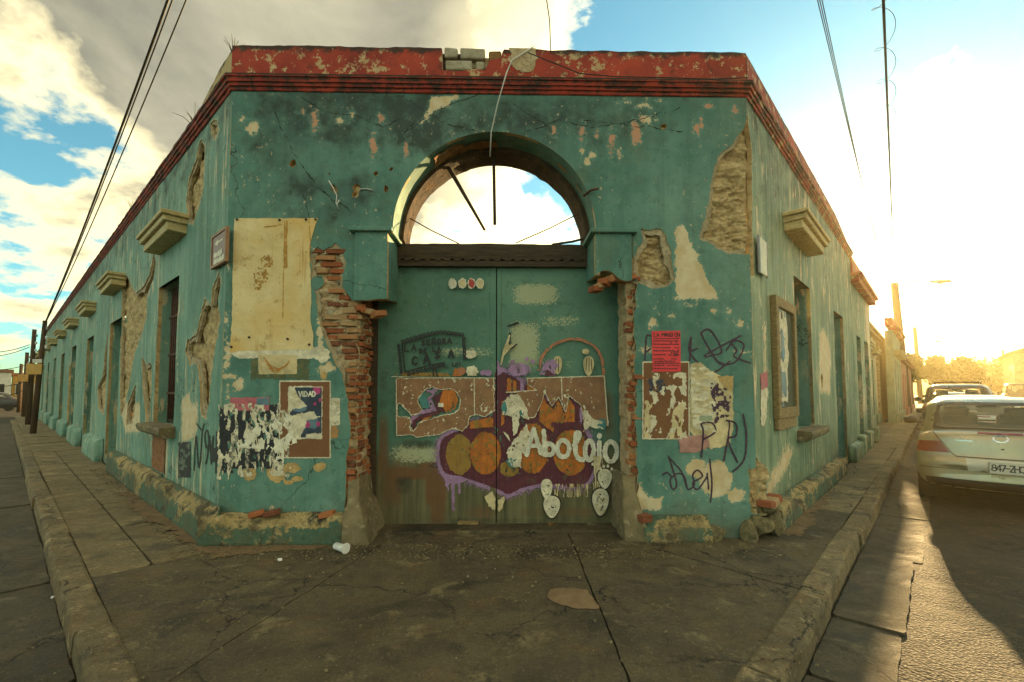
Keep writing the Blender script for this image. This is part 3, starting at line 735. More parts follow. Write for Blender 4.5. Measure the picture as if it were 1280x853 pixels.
def core(name, fr, fld, box, step, mat, seed, parent=BLD, **kw):
    us, vs, U, V = grid(*box, step)
    return tag(sheet(name, fr, us, vs, fld(U, V) - 0.05, mat, parent, disp=rubble(seed, **kw)), kind='stuff')
def bbox(poly, m=0.08):
    p = np.array(poly); return (p[:, 0].min() - m, p[:, 0].max() + m, p[:, 1].min() - m, p[:, 1].max() + m)
b = bbox(FF.poly(ADOBER)); core('adobe_core', FF, lambda u, v: np.maximum(FH[1](u, v), u - FLEN - 0.0 + 0.05), (b[0], FLEN - 0.002, b[2], b[3]), 0.008, M['adobe'], 4, sc=4.5, depth=0.035)
core('adobe_core', FF, FH[2], bbox(FF.poly(ADOBES)), 0.008, M['adobe'], 9, sc=6, depth=0.03)
core('adobe_core', FF, FH[3], bbox(FF.poly(SLIVER)), 0.012, M['adobe'], 12)
core('adobe_core', FF, pits, (0.5, 4.6, 2.9, 4.1), 0.014, M['render_tan'], 14, depth=0.01, base=-0.022)
core('mortar_bed', FF, lambda u, v: np.maximum(FH[0](u, v), u - ULo + 0.05), bbox(FF.poly(BRICKP)), 0.011, M['mortar'], 17, depth=0.014, base=-0.022, sc=9)
def scratch(name, fr, fld, box, mat, seed, wid=0.05, step=0.012, extra=None):
    us, vs, U, V = grid(*box, step); h = fld(U, V)
    F = np.maximum(h - 0.02, -(h + wid * (0.35 + 2.0 * np.clip(fbm(U, V, 3.0, 5, seed) + 0.12, 0, 1)) + 0.02 * fbm(U, V, 18, 4, seed + 1)))
    if extra is not None: F = np.maximum(F, extra(U, V))
    return sheet(name, fr, us, vs, F, mat, BLD, n=-0.012, thick=0.03, disp=lambda u, v: 0.008 * fbm(u, v, 20, 4, seed + 2), rim_mat=mat)
scratch('scratch_coat', FF, FH[1], bbox(FF.poly(ADOBER)), M['scratch_coat'], 71, 0.09, extra=lambda u, v: u - FLEN + 0.05); scratch('scratch_coat', FF, FH[2], bbox(FF.poly(ADOBES)), M['scratch_coat'], 72, 0.06)
scratch('scratch_coat', FF, FH[0], bbox(FF.poly(BRICKP)), M['scratch_coat'], 73, 0.05, extra=lambda u, v: u - ULo + 0.12)
# ---- bricks, one by one
def brick_mesh(seed):
    rnd = random.Random(seed); bm = bmesh.new(); bmesh.ops.create_cube(bm, size=1)
    bmesh.ops.bevel(bm, geom=bm.edges[:], offset=0.10, segments=1, affect='EDGES', profile=0.6)
    for v in bm.verts:
        v.co += Vector((rnd.uniform(-.035, .035), rnd.uniform(-.05, .05), rnd.uniform(-.05, .05)))
    me = bpy.data.meshes.new('brick'); bm.to_mesh(me); bm.free(); me.materials.append(M['brick']); return me
BRK = [brick_mesh(i) for i in range(8)]
def brick(fr, u, v, n, L, Hh, D, parent=BLD, tilt=0.02):
    o = bpy.data.objects.new('brick', random.choice(BRK)); COL.objects.link(o)
    m = Matrix.Translation(fr.P(u, v, n)) @ fr.rot().to_4x4() @ Matrix.Rotation(random.uniform(-tilt, tilt), 4, 'Y') @ Matrix.Rotation(random.uniform(-tilt, tilt) * 2, 4, 'Z')
    o.parent = parent; o.matrix_parent_inverse = Matrix.Translation(parent.location).inverted()
    o.matrix_basis = m @ Matrix.Diagonal((L, D, Hh, 1)); return o
zc = 0.30; row = 0
brow = 0.062
while zc < 3.0:
    u = 0.70 + (0.12 if row % 2 else 0.0) + random.uniform(-.02, .02)
    while u < ULo:
        L = random.choice((0.23, 0.22, 0.20, 0.12)); cu = min(u + L / 2, ULo - 0.02)
        if u + L > ULo: L = max(0.05, ULo - u); cu = u + L / 2
        inside = float(FH[0](np.array([cu]), np.array([zc]))[0]); isl = float(isle(np.array([cu]), np.array([zc]))[0])
        keep = inside < 0.01 and isl > 0.03
        # rubble and mortar fill part of the upper break
        if zc > 2.33 and random.random() < 0.45: keep = False
        if 2.05 < zc < 2.33 and cu < 0.98 and random.random() < .6: keep = False
        if 1.58 < zc < 1.74 and cu < 1.12: keep = False
        if keep: brick(FF, cu, zc + random.uniform(-.004, .004), -0.068 + random.uniform(-.014, .016), L - 0.014, brow - 0.016, 0.11, tilt=.03)
        u += L
    zc += brow; row += 1
# field stones bedded among the bricks
def stone_mesh(seed):
    rnd = random.Random(seed); bm = bmesh.new(); bmesh.ops.create_icosphere(bm, subdivisions=3, radius=0.5)
    k = [Vector((rnd.uniform(-1, 1), rnd.uniform(-1, 1), rnd.uniform(-1, 1))).normalized() for _ in range(13)]
    for v in bm.verts:
        for d in k:
            e = v.co.dot(d) - 0.31
            if e > 0: v.co -= d * e * 0.92
    me = bpy.data.meshes.new('stone'); bm.to_mesh(me); bm.free(); return me
STN = [stone_mesh(i) for i in range(5)]
def stone(fr, u, v, n, sx, sz, sy, mat, parent=BLD, name='stone'):
    me = random.choice(STN); o = bpy.data.objects.new(name, me.copy() if me.materials and me.materials[0] != mat else me); COL.objects.link(o)
    if not o.data.materials: o.data.materials.append(mat)
    elif o.data.materials[0] != mat: o.data.materials[0] = mat
    if parent: o.parent = parent; o.matrix_parent_inverse = Matrix.Translation(parent.location).inverted()
    o.matrix_basis = Matrix.Translation(fr.P(u, v, n)) @ fr.rot().to_4x4() @ Matrix.Rotation(random.uniform(0, 6), 4, 'Y') @ Matrix.Diagonal((sx, sy, sz, 1)); return o
two_tone('pale_stone', (0.30, 0.24, 0.15), (0.50, 0.44, 0.32), 12, 0.6)
for (x, y, w, h) in ((420, 347, 20, 22), (412, 390, 22, 14), (422, 437, 26, 22), (440, 443, 14, 14), (400, 326, 12, 22)):
    u, v = FF.pix(x, y); stone(FF, u, v, -0.065, w * .0078, h * .0078, 0.10, M['pale_stone'])

# ---- jambs: the sides of the gateway, brick ends showing on both
FJL = Frame(FF.P(ULo, 0, 0), -Vector(FF.N), FF.U)             # left jamb, faces right
FJR = Frame(FF.P(URo, 0, 0), -Vector(FF.N), -Vector(FF.U))    # right jamb, faces left
us, vs, U, V = grid(0.0, 0.60, 0.0, ZA, 0.022)
sheet('jamb', FJL, us, vs, U * 0 - 1, M['mortar'], BLD, disp=rubble(31, sc=9, depth=0.014, base=0.012))
sheet('jamb', FJR, us, vs, U * 0 - 1, M['mortar'], BLD, disp=rubble(33, sc=9, depth=0.014, base=0.010))
zc = 0.55; row = 0
while zc < 2.25:
    for k, off in enumerate((0.085, 0.22, 0.35)):
        if random.random() < 0.86: brick(FJL, off + random.uniform(-.02, .02) + (0.03 if row % 2 else 0), zc, -0.048 + random.uniform(-.014, .018), random.choice((.10, .12, .13)), brow - .016, .12)
    zc += brow; row += 1
zc = 0.55; row = 0
while zc < 2.45:
    low = zc < 1.35
    for k, off in enumerate((0.07, 0.20, 0.33)):
        if random.random() < (0.95 if low else 0.55): brick(FJR, off + random.uniform(-.02, .02), zc, -0.035 + random.uniform(-.02, .02), random.choice((.10, .12)), brow - .016, .12)
    zc += brow; row += 1
# rough broken render still clinging to the right jamb's edge
us, vs, U, V = grid(URo - 0.09, URo + 0.04, 0.5, 2.62, 0.012)
F = sd_rect(U, V, URo - 0.055, URo + 0.03, 0.4, 2.6) + 0.035 * fbm(U, V, 14, 4, 5)
two_tone('rubble_mortar', (0.34, 0.23, 0.12), (0.56, 0.42, 0.24), 18, 0.9, .95, (0.36, 0.13, 0.045))
sheet('jamb_rubble', FF, us, vs, F, M['rubble_mortar'], BLD, n=-0.045, disp=lambda u, v: 0.06 * fbm(u, v, 20, 4, 6), thick=0.3, rim_mat=M['mortar'])
zc = 0.50
while zc < 2.30:
    if random.random() < (0.95 if zc < 1.35 else 0.45): brick(FF, URo - 0.016 + random.uniform(-.006, .006), zc, -0.098 + random.uniform(-.01, .010), random.choice((.07, .075, .08)), brow - .016, .12, tilt=.03)
    zc += brow
# ---- imposts: the plastered blocks the arch springs from, undersides broken away
def impost(u0, u1, zb, broken, seed):
    # a box from the wall's face back to the gate with a ragged underside
    zt = ZA - 0.035; pts = 22
    for name, fr, a0, a1 in (('face', Frame(FF.P(0, 0, 0.045), FF.U, FF.N), u0, u1),):
        us, vs, U, V = grid(a0, a1, zb - 0.12, zt, 0.012)
        F = np.maximum(sd_rect(U, V, a0, a1, zb - 0.2, zt), zb + broken(U) + 0.02 * fbm(U, V, 12, 4, seed) - V)
        sheet('impost', fr, us, vs, F, M['teal_plaster'], BLD, thick=0.05, rim_mat=M['render_tan'])
    for uu, nrm, sgn in ((u0, -FF.U, -1), (u1, FF.U, 1)):
        fr = Frame(FF.P(uu, 0, 0.045), -Vector(FF.N), Vector(nrm))
        us, vs, U, V = grid(0.0, 0.47, zb - 0.12, zt, 0.015)
        F = np.maximum(sd_rect(U, V, 0.0, 0.46, zb - 0.2, zt), zb + broken(U * 0 + uu) + 0.12 * U + 0.02 * fbm(U, V, 12, 4, seed + 1) - V)
        sheet('impost', fr, us, vs, F, M['teal_plaster'], BLD, n=-0.002, thick=0.04, rim_mat=M['render_tan'])
    # broken masonry inside, seen from below
    us, vs, U, V = grid(u0 + 0.02, u1 - 0.02, -0.44, 0.03, 0.014)
    fr = Frame(FF.P(0, 0, 0), FF.U, (0, 0, -1)); fr.V = np.array(FF.N); fr.flip = np.dot(np.cross(fr.U, fr.V), fr.N) < 0
    sheet('impost_core', fr, us, vs, U * 0 - 1, M['adobe'], BLD, n=-(zb + 0.08), disp=lambda u, v: 0.05 * fbm(u, v, 7, 4, seed) + 0.03 * fbm(u, v, 20, 3, seed))
u0, u1 = FF.pix(443, 330, 0.045)[0], FF.pix(484, 330, 0.045)[0]
impost(u0, u1, FF.pix(460, 376, 0.045)[1], lambda u: 0.06 * (u - u0), 41)
r0, r1 = FF.pix(744, 330, 0.045)[0], FF.pix(790, 330, 0.045)[0]
impost(r0, r1, FF.pix(770, 345, 0.045)[1], lambda u: 0.05 * np.sin((u - r0) * 16), 51)
for a, b2 in ((u0 - 0.05, u1 + 0.045), (r0 - 0.045, r1 + 0.05)):
    mb = MB(); c = FF.P((a + b2) / 2, ZA - 0.017, -0.19); mb.box(c, ((b2 - a) / 2, 0.275, 0.020), FF.rot())
    bevel(mb.build('impost_cap', M['teal_plaster'], BLD), 0.006)
# broken brick shoulder under the right impost
for i in range(9):
    t = i / 8; u = r0 + 0.02 + t * (r1 - r0 - 0.02); z = FF.pix(770, 345)[1] - 0.02 - 0.10 * (1 - t) ** 2 + 0.03 * math.sin(t * 3)
    brick(FF, u, z, -0.05 + random.uniform(-.02, .02), 0.09, 0.055, 0.14, tilt=0.5)
for i in range(5):
    u = ULo - 0.01 + i * 0.045; z = FF.pix(460, 383)[1] - 0.02 - 0.012 * i
    brick(FF, u, z, -0.06 + random.uniform(-.02, .02), 0.09, 0.055, 0.14, tilt=0.4)
# ---- arch soffit: a painted outer band and a darker, deeper ring
def soffit(name, r0, r1, n0, n1, mat, nseg=72, nrow=8, amp=0.012, seed=1):
    vs, fs = [], []
    for i in range(nseg + 1):
        a = math.pi * i / nseg
        for j in range(nrow + 1):
            t = j / nrow; k = amp * float(fbm(np.array([a * 5.0]), np.array([t * 2.2 + seed * 7]), 1.2, 4, seed)[0]) * (0 if j in (0,) else 1)
            r = r0 + (r1 - r0) * t + k; vs.append(tuple(FF.P(UAc - r * math.cos(a), ZA + r * math.sin(a), n0 + (n1 - n0) * t)))
    m = nrow + 1
    for i in range(nseg):
        for j in range(nrow): fs.append((i * m + j, i * m + j + 1, (i + 1) * m + j + 1, (i + 1) * m + j))
    return link(name, mesh(name, vs, fs, True), mat, BLD)
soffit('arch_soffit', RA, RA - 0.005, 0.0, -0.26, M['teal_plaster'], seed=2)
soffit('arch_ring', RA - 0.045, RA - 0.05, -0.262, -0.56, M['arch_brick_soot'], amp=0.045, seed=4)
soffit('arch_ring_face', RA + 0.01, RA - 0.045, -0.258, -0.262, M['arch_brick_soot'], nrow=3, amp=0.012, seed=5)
# patches of bare brick on the soffit
def soffit_patch(a0, a1, n0, n1, seed):
    us, vs, U, V = grid(a0, a1, n0, n1, 0.016); uv, fc, sg = field_mesh(us, vs, sd_rect(U, V, a0 + .03, a1 - .03, n0 + .03, n1 - .03) + 0.06 * fbm(U, V, 9, 4, seed))
    r = RA - 0.012 - 0.020 * (fbm(uv[:, 0], uv[:, 1], 14, 4, seed) + 0.5)
    P = FF.p(UAc - r * np.cos(uv[:, 0]), ZA + r * np.sin(uv[:, 0]), -uv[:, 1])
    link('bare_patch', mesh('bare_patch', P, fc, True), two_tone('fired_clay', (0.16, 0.075, 0.025), (0.36, 0.19, 0.06), 12, 0.9), BLD)
soffit_patch(0.86, 1.28, 0.03, 0.26, 4); soffit_patch(2.25, 2.72, 0.06, 0.17, 8); soffit_patch(1.2, 1.62, 0.10, 0.26, 12)
# ---- the wall's back face, seen only from behind
us, vs, U, V = grid(-0.3, FLEN + 0.3, 0.0, 4.4, 0.05)
sheet('back_face', FF, us, vs, np.maximum(sd_rect(U, V, -0.2, FLEN + 0.2, 0, 4.3), -np.minimum(sd_rect(U, V, ULo - .02, URo + .02, -1, ZA), np.hypot(U - UAc, V - ZA) - RA + .04)), M['adobe'], BLD, n=-0.58)

# ---- left wall along its street, openings every 3.6 m
LH = [[(250, 176), (257, 183), (256, 215), (254, 240), (246, 265), (240, 283), (235, 275), (233, 250), (236, 225), (245, 200)],
      [(273, 340), (277, 355), (273, 375), (276, 400), (269, 430), (265, 470), (262, 500), (258, 524), (252, 520), (250, 490), (249, 465), (247, 455), (238, 455), (232, 440), (235, 425), (245, 420), (250, 400), (252, 385), (256, 375), (264, 380), (266, 360)],
      [(193, 315), (195, 330), (192, 350), (184, 370), (184, 395), (176, 420), (168, 445), (163, 475), (157, 505), (151, 522), (150, 500), (151, 460), (151, 420), (152, 380), (153, 345), (160, 345), (165, 360), (170, 367), (180, 358), (188, 340)],
      [(177, 445), (183, 455), (190, 455), (190, 480), (188, 510), (188, 545), (184, 530), (178, 480)],
      [(166, 490), (170, 480), (168, 520), (165, 530), (158, 532), (160, 505)],
      [(136, 410), (134, 440), (133, 470), (132, 500), (130, 520), (123, 510), (122, 485), (128, 470), (131, 440)],
      [(262, 155), (271, 150), (274, 165), (268, 174), (264, 170)]]
LHF = px_holes(FL, LH, 0.04, 7)
def gap_rects():
    r = [(1.72, 2.76, 0.93, 2.72)]                            # the first is a barred window, the rest doors
    for i in range(1, 8): c = 6.2 + 3.62 * (i - 1); r.append((c - 0.6, c + 0.6, 0.10, 2.62 + 0.02 * (i % 2)))
    return r
LG = gap_rects()
def lopen(u, v):
    d = np.full(u.shape, 9.0)
    for r in LG: d = np.minimum(d, sd_rect(u, v, *r))
    return d
def lholes(u, v):
    d = np.full(u.shape, 9.0)
    for f in LHF: d = np.minimum(d, f(u, v))
    # weathering of the far bays
    w = 0.36 * (fbm(u * 1.6, v * 0.55, 1.0, 5, 77) - 0.16) - 0.10 * np.clip(v - 1.9, 0, 3)
    return np.minimum(d, np.where(u > 7.4, -w, 9.0))
LPEEL = [FL.poly(p) for p in ([(226, 495), (237, 485), (241, 500), (249, 497), (248, 540), (240, 555), (225, 560)], [(197, 360), (199, 360), (198, 540), (194, 540)], [(221, 360), (224, 380), (223, 480), (220, 480)], [(158, 500), (150, 515), (157, 545), (176, 545), (176, 500)], [(288, 330), (283, 300), (285, 360), (282, 450), (286, 455)])]
def lpeel(u, v):
    d = np.full(u.shape, 9.0)
    for p in LPEEL: d = np.minimum(d, sd_poly(u, v, p) * .6 + .03)
    return np.clip(0.1 - np.minimum(d, lholes(u, v) * 0.9), 0, 0.2)
usL = np.cumsum(np.concatenate([[0], np.full(150, 0.02), np.linspace(0.02, 0.09, 100), np.full(400, 0.09)])); usL = usL[usL < LLEN]
vsL = np.linspace(0, WT, 190); U, V = np.meshgrid(usL, vsL, indexing='ij')
F = np.maximum(-lopen(U, V), -lholes(U, V))
sheet('left_plaster', FL, usL, vsL, F, M['teal_side_plaster'], BLD, thick=0.045, disp=wall_disp(5, 0.02), rim_mat=M['render_tan'],
      attrs={'peel': lpeel, 'pink': lambda u, v: u * 0, 'grime': lambda u, v: np.clip((v - 3.2) * 0.55, 0, 0.5) + u * 0, 'dirt': dirtF})
vs2 = np.linspace(0.0, WT, 150); us2 = np.concatenate([np.arange(0.03, 7.5, 0.03), np.arange(7.5, LLEN, 0.08)]); U, V = np.meshgrid(us2, vs2, indexing='ij')
_la = sheet('left_adobe', FL, us2, vs2, np.maximum(-lopen(U, V) + 0.03, lholes(U, V) - 0.1), M['adobe'], BLD, disp=rubble(61, sc=4.5, depth=0.03))

for i_ in range(7): scratch('scratch_coat', FL, LHF[i_], bbox(FL.poly(LH[i_])), M['scratch_coat'], 80 + i_, 0.07, 0.02)
# ---- right wall along the other street
RGAP = [(1.86, 2.86, 0.86, 2.80), (4.9, 6.0, 0.10, 2.75)]
RHF = [ragged([(-0.2, 2.42), (0.12, 2.45), (0.10, 2.9), (0.13, 3.2), (0.16, 3.7), (0.06, 4.0), (-0.2, 4.1)], 0.03, 9, 91), ragged([(-0.1, 0.25), (0.05, 0.3), (0.07, 0.72), (-0.1, 0.75)], 0.03, 9, 93)]
def ropen(u, v):
    d = np.full(u.shape, 9.0)
    for r in RGAP: d = np.minimum(d, sd_rect(u, v, *r))
    return d
def rholes(u, v):
    d = np.full(u.shape, 9.0)
    for f in RHF: d = np.minimum(d, f(u, v))
    w = 0.30 * (fbm(u * 2.0, v * 0.8, 1.0, 5, 83) - 0.13) - 0.25 * np.abs(v - 1.55)
    return np.minimum(d, np.where((u > 3.1) & (u < 4.8), -w, 9.0))
RPEEL = [FR.poly(p) for p in ([(948, 395), (957, 385), (962, 400), (962, 480), (958, 545), (952, 540), (950, 440)], [(1022, 405), (1030, 400), (1040, 430), (1040, 505), (1022, 500)], [(948, 640), (960, 580), (985, 540), (1000, 560), (985, 600), (960, 645)])]
def rpeel(u, v):
    d = np.full(u.shape, 9.0)
    for p in RPEEL: d = np.minimum(d, sd_poly(u, v, p) * .35 + 0.05)
    return np.clip(0.1 - np.minimum(d, rholes(u, v)), 0, 0.2)
us, vs, U, V = grid(0, RLEN, 0, WT, 0.022)
sheet('right_plaster', FR, us, vs, np.maximum(-ropen(U, V), -rholes(U, V)), M['worn_side_plaster'], BLD, thick=0.045, disp=wall_disp(9, 0.02), rim_mat=M['render_tan'],
      attrs={'peel': rpeel, 'pink': lambda u, v: u * 0, 'grime': lambda u, v: np.clip((v - 3.0) * 0.5, 0, 0.5), 'dirt': dirtF})
us, vs, U, V = grid(0.03, RLEN, 0, WT, 0.03)
_ra = sheet('right_adobe', FR, us, vs, np.maximum(-ropen(U, V) + 0.03, rholes(U, V) - 0.1), M['adobe'], BLD, disp=rubble(66, sc=4.5, depth=0.035))

_la['kind'] = 'stuff'; _ra['kind'] = 'stuff'
# ---- reveals, doors and barred windows
def reveal(fr, r, depth, mat, name='reveal'):
    u0, u1, v0, v1 = r; mb = MB(); P = fr.P
    for (a, b, c, d) in (((u0, v0), (u0, v1), 0, 0), ((u1, v0), (u1, v1), 0, 0), ((u0, v1), (u1, v1), 0, 0), ((u0, v0), (u1, v0), 0, 0)):
        mb.add([P(a[0], a[1], -0.004), P(b[0], b[1], -0.004), P(b[0], b[1], -depth), P(a[0], a[1], -depth)], [(0, 1, 2, 3)])
    return mb.build(name, mat, BLD)
two_tone('door_wood', (0.030, 0.040, 0.030), (0.060, 0.075, 0.055), 5, 0.5, 0.8, stretch=(6, 6, 0.8))
def window(fr, r, depth, cat_):
    u0, u1, v0, v1 = r; reveal(fr, r, 0.34, M['teal_side_plaster'])
    w = MB(); m_ = 0.055; P = fr.P; rt = fr.rot(); zc = (v0 + v1) / 2
    for uu in (u0 + m_ / 2, u1 - m_ / 2): w.box(P(uu, zc, -depth), (m_ / 2, 0.03, (v1 - v0) / 2), rt)
    for vv in (v0 + m_ / 2, v1 - m_ / 2): w.box(P((u0 + u1) / 2, vv, -depth), ((u1 - u0) / 2 - m_, 0.028, m_ / 2), rt)
    win = w.build('window', M['old_wood'], BLD)
    g_ = MB(); g_.box(P((u0 + u1) / 2, zc, -depth - 0.12), ((u1 - u0) / 2, 0.01, (v1 - v0) / 2), rt); g_.build('shutter', M['dark_void'], win)  # near-black sheet standing in for the dark room behind the bars
    n = 9
    for i in range(n):
        uu = u0 + m_ + (u1 - u0 - 2 * m_) * (i + 0.5) / n
        b_ = MB(); b_.tube([P(uu, v0 + m_, -depth + 0.035), P(uu, v1 - m_, -depth + 0.035)], 0.011, 6); b_.build('bar', M['rust_iron'], win)
    for vv in (0.22, 0.5, 0.78):
        b_ = MB(); b_.box(P((u0 + u1) / 2, v0 + (v1 - v0) * vv, -depth + 0.045), ((u1 - u0) / 2 - 0.02, 0.006, 0.014), rt); b_.build('cross_bar', M['rust_iron'], win)
def door(fr, r, depth):
    u0, u1, v0, v1 = r; reveal(fr, r, 0.40, M['teal_side_plaster']); P = fr.P; rt = fr.rot()
    d = MB()
    for s in (0, 1):
        a = u0 + (u1 - u0) * s / 2; b = a + (u1 - u0) / 2; c = (a + b) / 2; d.box(P(c, (v0 + v1) / 2, -depth), ((b - a) / 2 - 0.004, 0.022, (v1 - v0) / 2 - 0.003), rt)
    do = d.build('door', M['door_wood'], BLD)
    for s in (0, 1):
        for (za, zb_) in ((0.06, 0.36), (0.42, 0.94)):
            c = u0 + (u1 - u0) * (0.25 + 0.5 * s); z0 = v0 + (v1 - v0) * za; z1 = v0 + (v1 - v0) * zb_
            p_ = MB(); p_.box(P(c, (z0 + z1) / 2, -depth + 0.026), ((u1 - u0) * 0.17, 0.010, (z1 - z0) / 2), rt); bevel(p_.build('door_panel', M['door_wood'], do), 0.008)
def sill(fr, r, z, parent=BLD, mat='base_stone'):
    u0, u1 = r[0] - 0.10, r[1] + 0.14; n = 14; prof = [(-0.05, -0.02), (0.10, -0.02), (0.15, 0.02), (0.16, 0.07), (0.15, 0.10), (-0.05, 0.11)]; vs = []; fs = []
    for i in range(n + 1):
        for j, (o, h) in enumerate(prof):
            u = u0 + (u1 - u0) * i / n; k = 0.035 * float(fbm(np.array([u * 7]), np.array([j * 2.3 + z]), 1, 3, 5)[0]) * (o > 0)
            vs.append(tuple(fr.P(u, z - 0.1 + h + k, o + k)))
    k = len(prof)
    for i in range(n):
        for j in range(k): fs.append((i * k + j, i * k + (j + 1) % k, (i + 1) * k + (j + 1) % k, (i + 1) * k + j))
    fs += [tuple(range(k)), tuple(range(n * k, (n + 1) * k))]
    return recalc(link('window_sill', mesh('window_sill', vs, fs), M[mat], parent))
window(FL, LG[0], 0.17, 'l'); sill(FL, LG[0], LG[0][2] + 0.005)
for r in LG[1:]: door(FL, r, 0.30)
window(FR, RGAP[0], 0.22, 'r'); sill(FR, RGAP[0], RGAP[0][2] + 0.005); door(FR, RGAP[1], 0.25)
# bare brick panel under the left window's sill
us, vs, U, V = grid(1.95, 2.75, 0.36, 0.90, 0.014)
sheet('bare_panel', FL, us, vs, sd_rect(U, V, 2.02, 2.70, 0.36, 0.86) + 0.03 * fbm(U, V, 8, 4, 3), two_tone('brick_panel', (0.20, 0.075, 0.03), (0.34, 0.15, 0.06), 16, 0.9, c3=(0.36, 0.25, 0.13)), BLD, n=0.012, disp=lambda u, v: 0.012 * fbm(u, v, 14, 4, 8))
# ---- hoods over the openings
def hood(fr, uc, zb, half_w=0.64, proj=0.22, mat='cream_paint', name='window_hood', parent=None):
    par = parent or BLD; rt = fr.rot()
    def lay(n_, z, w, d, h):
        b_ = MB(); b_.box(fr.P(uc, z + h / 2, d / 2 - 0.02), (w, d / 2, h / 2), rt, jit=0.004); return bevel(b_.build(n_, M[mat], hoodobj if n_ != name else par), 0.008)
    hoodobj = None
    hoodobj = lay(name, zb, half_w, proj - 0.02, 0.10)
    lay('hood_course', zb + 0.101, half_w + 0.035, proj + 0.02, 0.06); lay('hood_course', zb + 0.162, half_w + 0.07, proj + 0.05, 0.05)
    return hoodobj
ZH = 3.16
for i, r in enumerate(LG): hood(FL, (r[0] + r[1]) / 2 - 0.12, ZH + 0.01 * math.sin(i * 2.3), 0.64 + 0.02 * math.sin(i * 3.1))
hood(FR, 2.12, 3.24, 0.70, 0.23, 'cream_paint')
# ---- plinth at the foot of the walls
def plinth(fr, cuts, h, proj, mat, seed, broken=0.0, step=0.05, name='plinth', bare=0.0):
    """a low projecting footing whose top edge has crumbled: (across, height, how much the stone is eaten there)"""
    prof = [(0.012, -0.03, 0), (1.0, -0.03, 0), (1.0, 0.12, .25), (1.0, 0.25, .25), (0.99, 0.40, .3), (0.985, 0.55, .35), (0.98, 0.68, .5), (0.96, 0.80, .8), (0.92, 0.90, 1), (0.80, 0.965, 1), (0.62, 0.99, .9), (0.42, 1.01, .8), (0.2, 1.03, .6), (0.012, 1.05, 0)]
    for a, b in zip(cuts[:-1], cuts[1:]):
        n = max(2, int((b - a) / step)); us = a + 0.002 + (b - a - 0.004) * np.arange(n + 1) / n; vs, fs = [], []; k = len(prof)
        J = np.arange(k); UU, JJ = np.meshgrid(us, J * 0.035, indexing='ij')
        rough = fbm(UU, JJ, 7.0, 6, seed, 0.62); lump = np.clip(fbm(us, us * 0, 1.6, 4, seed + 2) * 1.6 + 0.05, 0, .5)
        for i in range(n + 1):
            for j, (o, z, e) in enumerate(prof):
                eat = e * broken * (lump[i] * 1.3 + 0.55 * rough[i, j])
                oo = proj * o * (1 - 1.2 * eat) + (0.016 + 0.03 * e * broken) * rough[i, j] * (o > .1); zz = h * z - (0.5 * eat * h if z > .3 else 0) + (0.012 * rough[i, j] if z > 0 else 0)
                vs.append(tuple(fr.P(us[i], zz, max(oo, 0.012))))
        for i in range(n):
            for j in range(k - 1): fs.append((i * k + j, i * k + j + 1, (i + 1) * k + j + 1, (i + 1) * k + j))
        fs += [tuple(range(k)), tuple(range(n * k, (n + 1) * k))]
        o = recalc(link(name, mesh(name, vs, fs, True), M[mat], BLD))
        at = o.data.attributes.new('dirt', 'FLOAT', 'POINT'); at.data.foreach_set('value', np.full(len(o.data.vertices), 0.45, np.float32))
        at = o.data.attributes.new('bare', 'FLOAT', 'POINT'); at.data.foreach_set('value', np.tile(np.array([min(1, bare + max(0, (p_[2] - .3) * 1.4)) for p_ in prof], np.float32), n + 1))
uw = LG[1][0] - 0.12
def plinth_mat(t):
    n = t.noise(6.0, 8, None, 0.72, 0.0); f = t.noise(26, 6, None, 0.75); big = t.noise(1.1, 6, None, 0.65, 0.0)
    teal = t.mix(t.rng(f, 0.35, 0.65), (0.055, 0.105, 0.066), (0.095, 0.155, 0.098)); tan = t.mix(t.rng(f, 0.3, 0.7), (0.28, 0.195, 0.075), (0.54, 0.40, 0.18)); grey = t.mix(t.rng(f, .3, .7), (0.028, 0.026, 0.016), (0.085, 0.078, 0.048))
    w = t.math('ADD', t.math('MULTIPLY', t.math('SUBTRACT', n, .5), 1.1), t.math('ADD', t.math('MULTIPLY', t.attr('bare'), 0.22), t.math('MULTIPLY', t.math('SUBTRACT', big, .5), 1.1)))
    c = t.mix(t.rng(w, 0.10, 0.13), teal, t.mix(t.rng(t.math('ADD', n, t.math('MULTIPLY', t.attr('bare'), .05)), 0.55, 0.64), tan, grey))
    c = t.mix(t.rng(t.noise(6, 7, None, 0.68, .3), 0.54, 0.63, 0, 0.8), c, (0.035, 0.030, 0.018))
    c = t.mix(t.rng(t.noise(2.6, 7, None, 0.7, .2), 0.46, 0.62, 0, 0.7), c, (0.13, 0.095, 0.045))
    return dict(c=c, r=0.9, n=t.bump(t.math('ADD', t.math('MULTIPLY', n, 1.3), t.math('MULTIPLY', f, 0.6)), 0.9, 0.025))
M['broken_plinth'] = material('broken_plinth', plinth_mat)
plinth(FL, [-0.10, 2.1], 0.31, 0.13, 'broken_plinth', 3, 0.9, 0.025); plinth(FL, [2.1, 3.4, uw], 0.33, 0.13, 'broken_plinth', 5, 0.5, 0.04)
for i in range(1, len(LG)):
    a = LG[i][1] + 0.15; b2 = LG[i + 1][0] - 0.15 if i + 1 < len(LG) else LLEN - 0.02
    plinth(FL, [a, (a + b2) / 2, b2], 0.42, 0.13, 'teal_side_plaster', 7 + i, 0.5, 0.08)
ul = FF.pix(434, 640)[0]
plinth(FF, [-0.10, 0.55, ul], 0.25, 0.13, 'broken_plinth', 21, 0.9, 0.02, bare=.40)
plinth(FF, [FF.pix(801, 640)[0], 4.45], 0.21, 0.12, 'broken_plinth', 23, 0.9, 0.02, bare=.30)
plinth(FR, [0.30, 1.3, 3.1, 4.75], 0.24, 0.14, 'broken_plinth', 25, 0.8, 0.03, bare=.40)
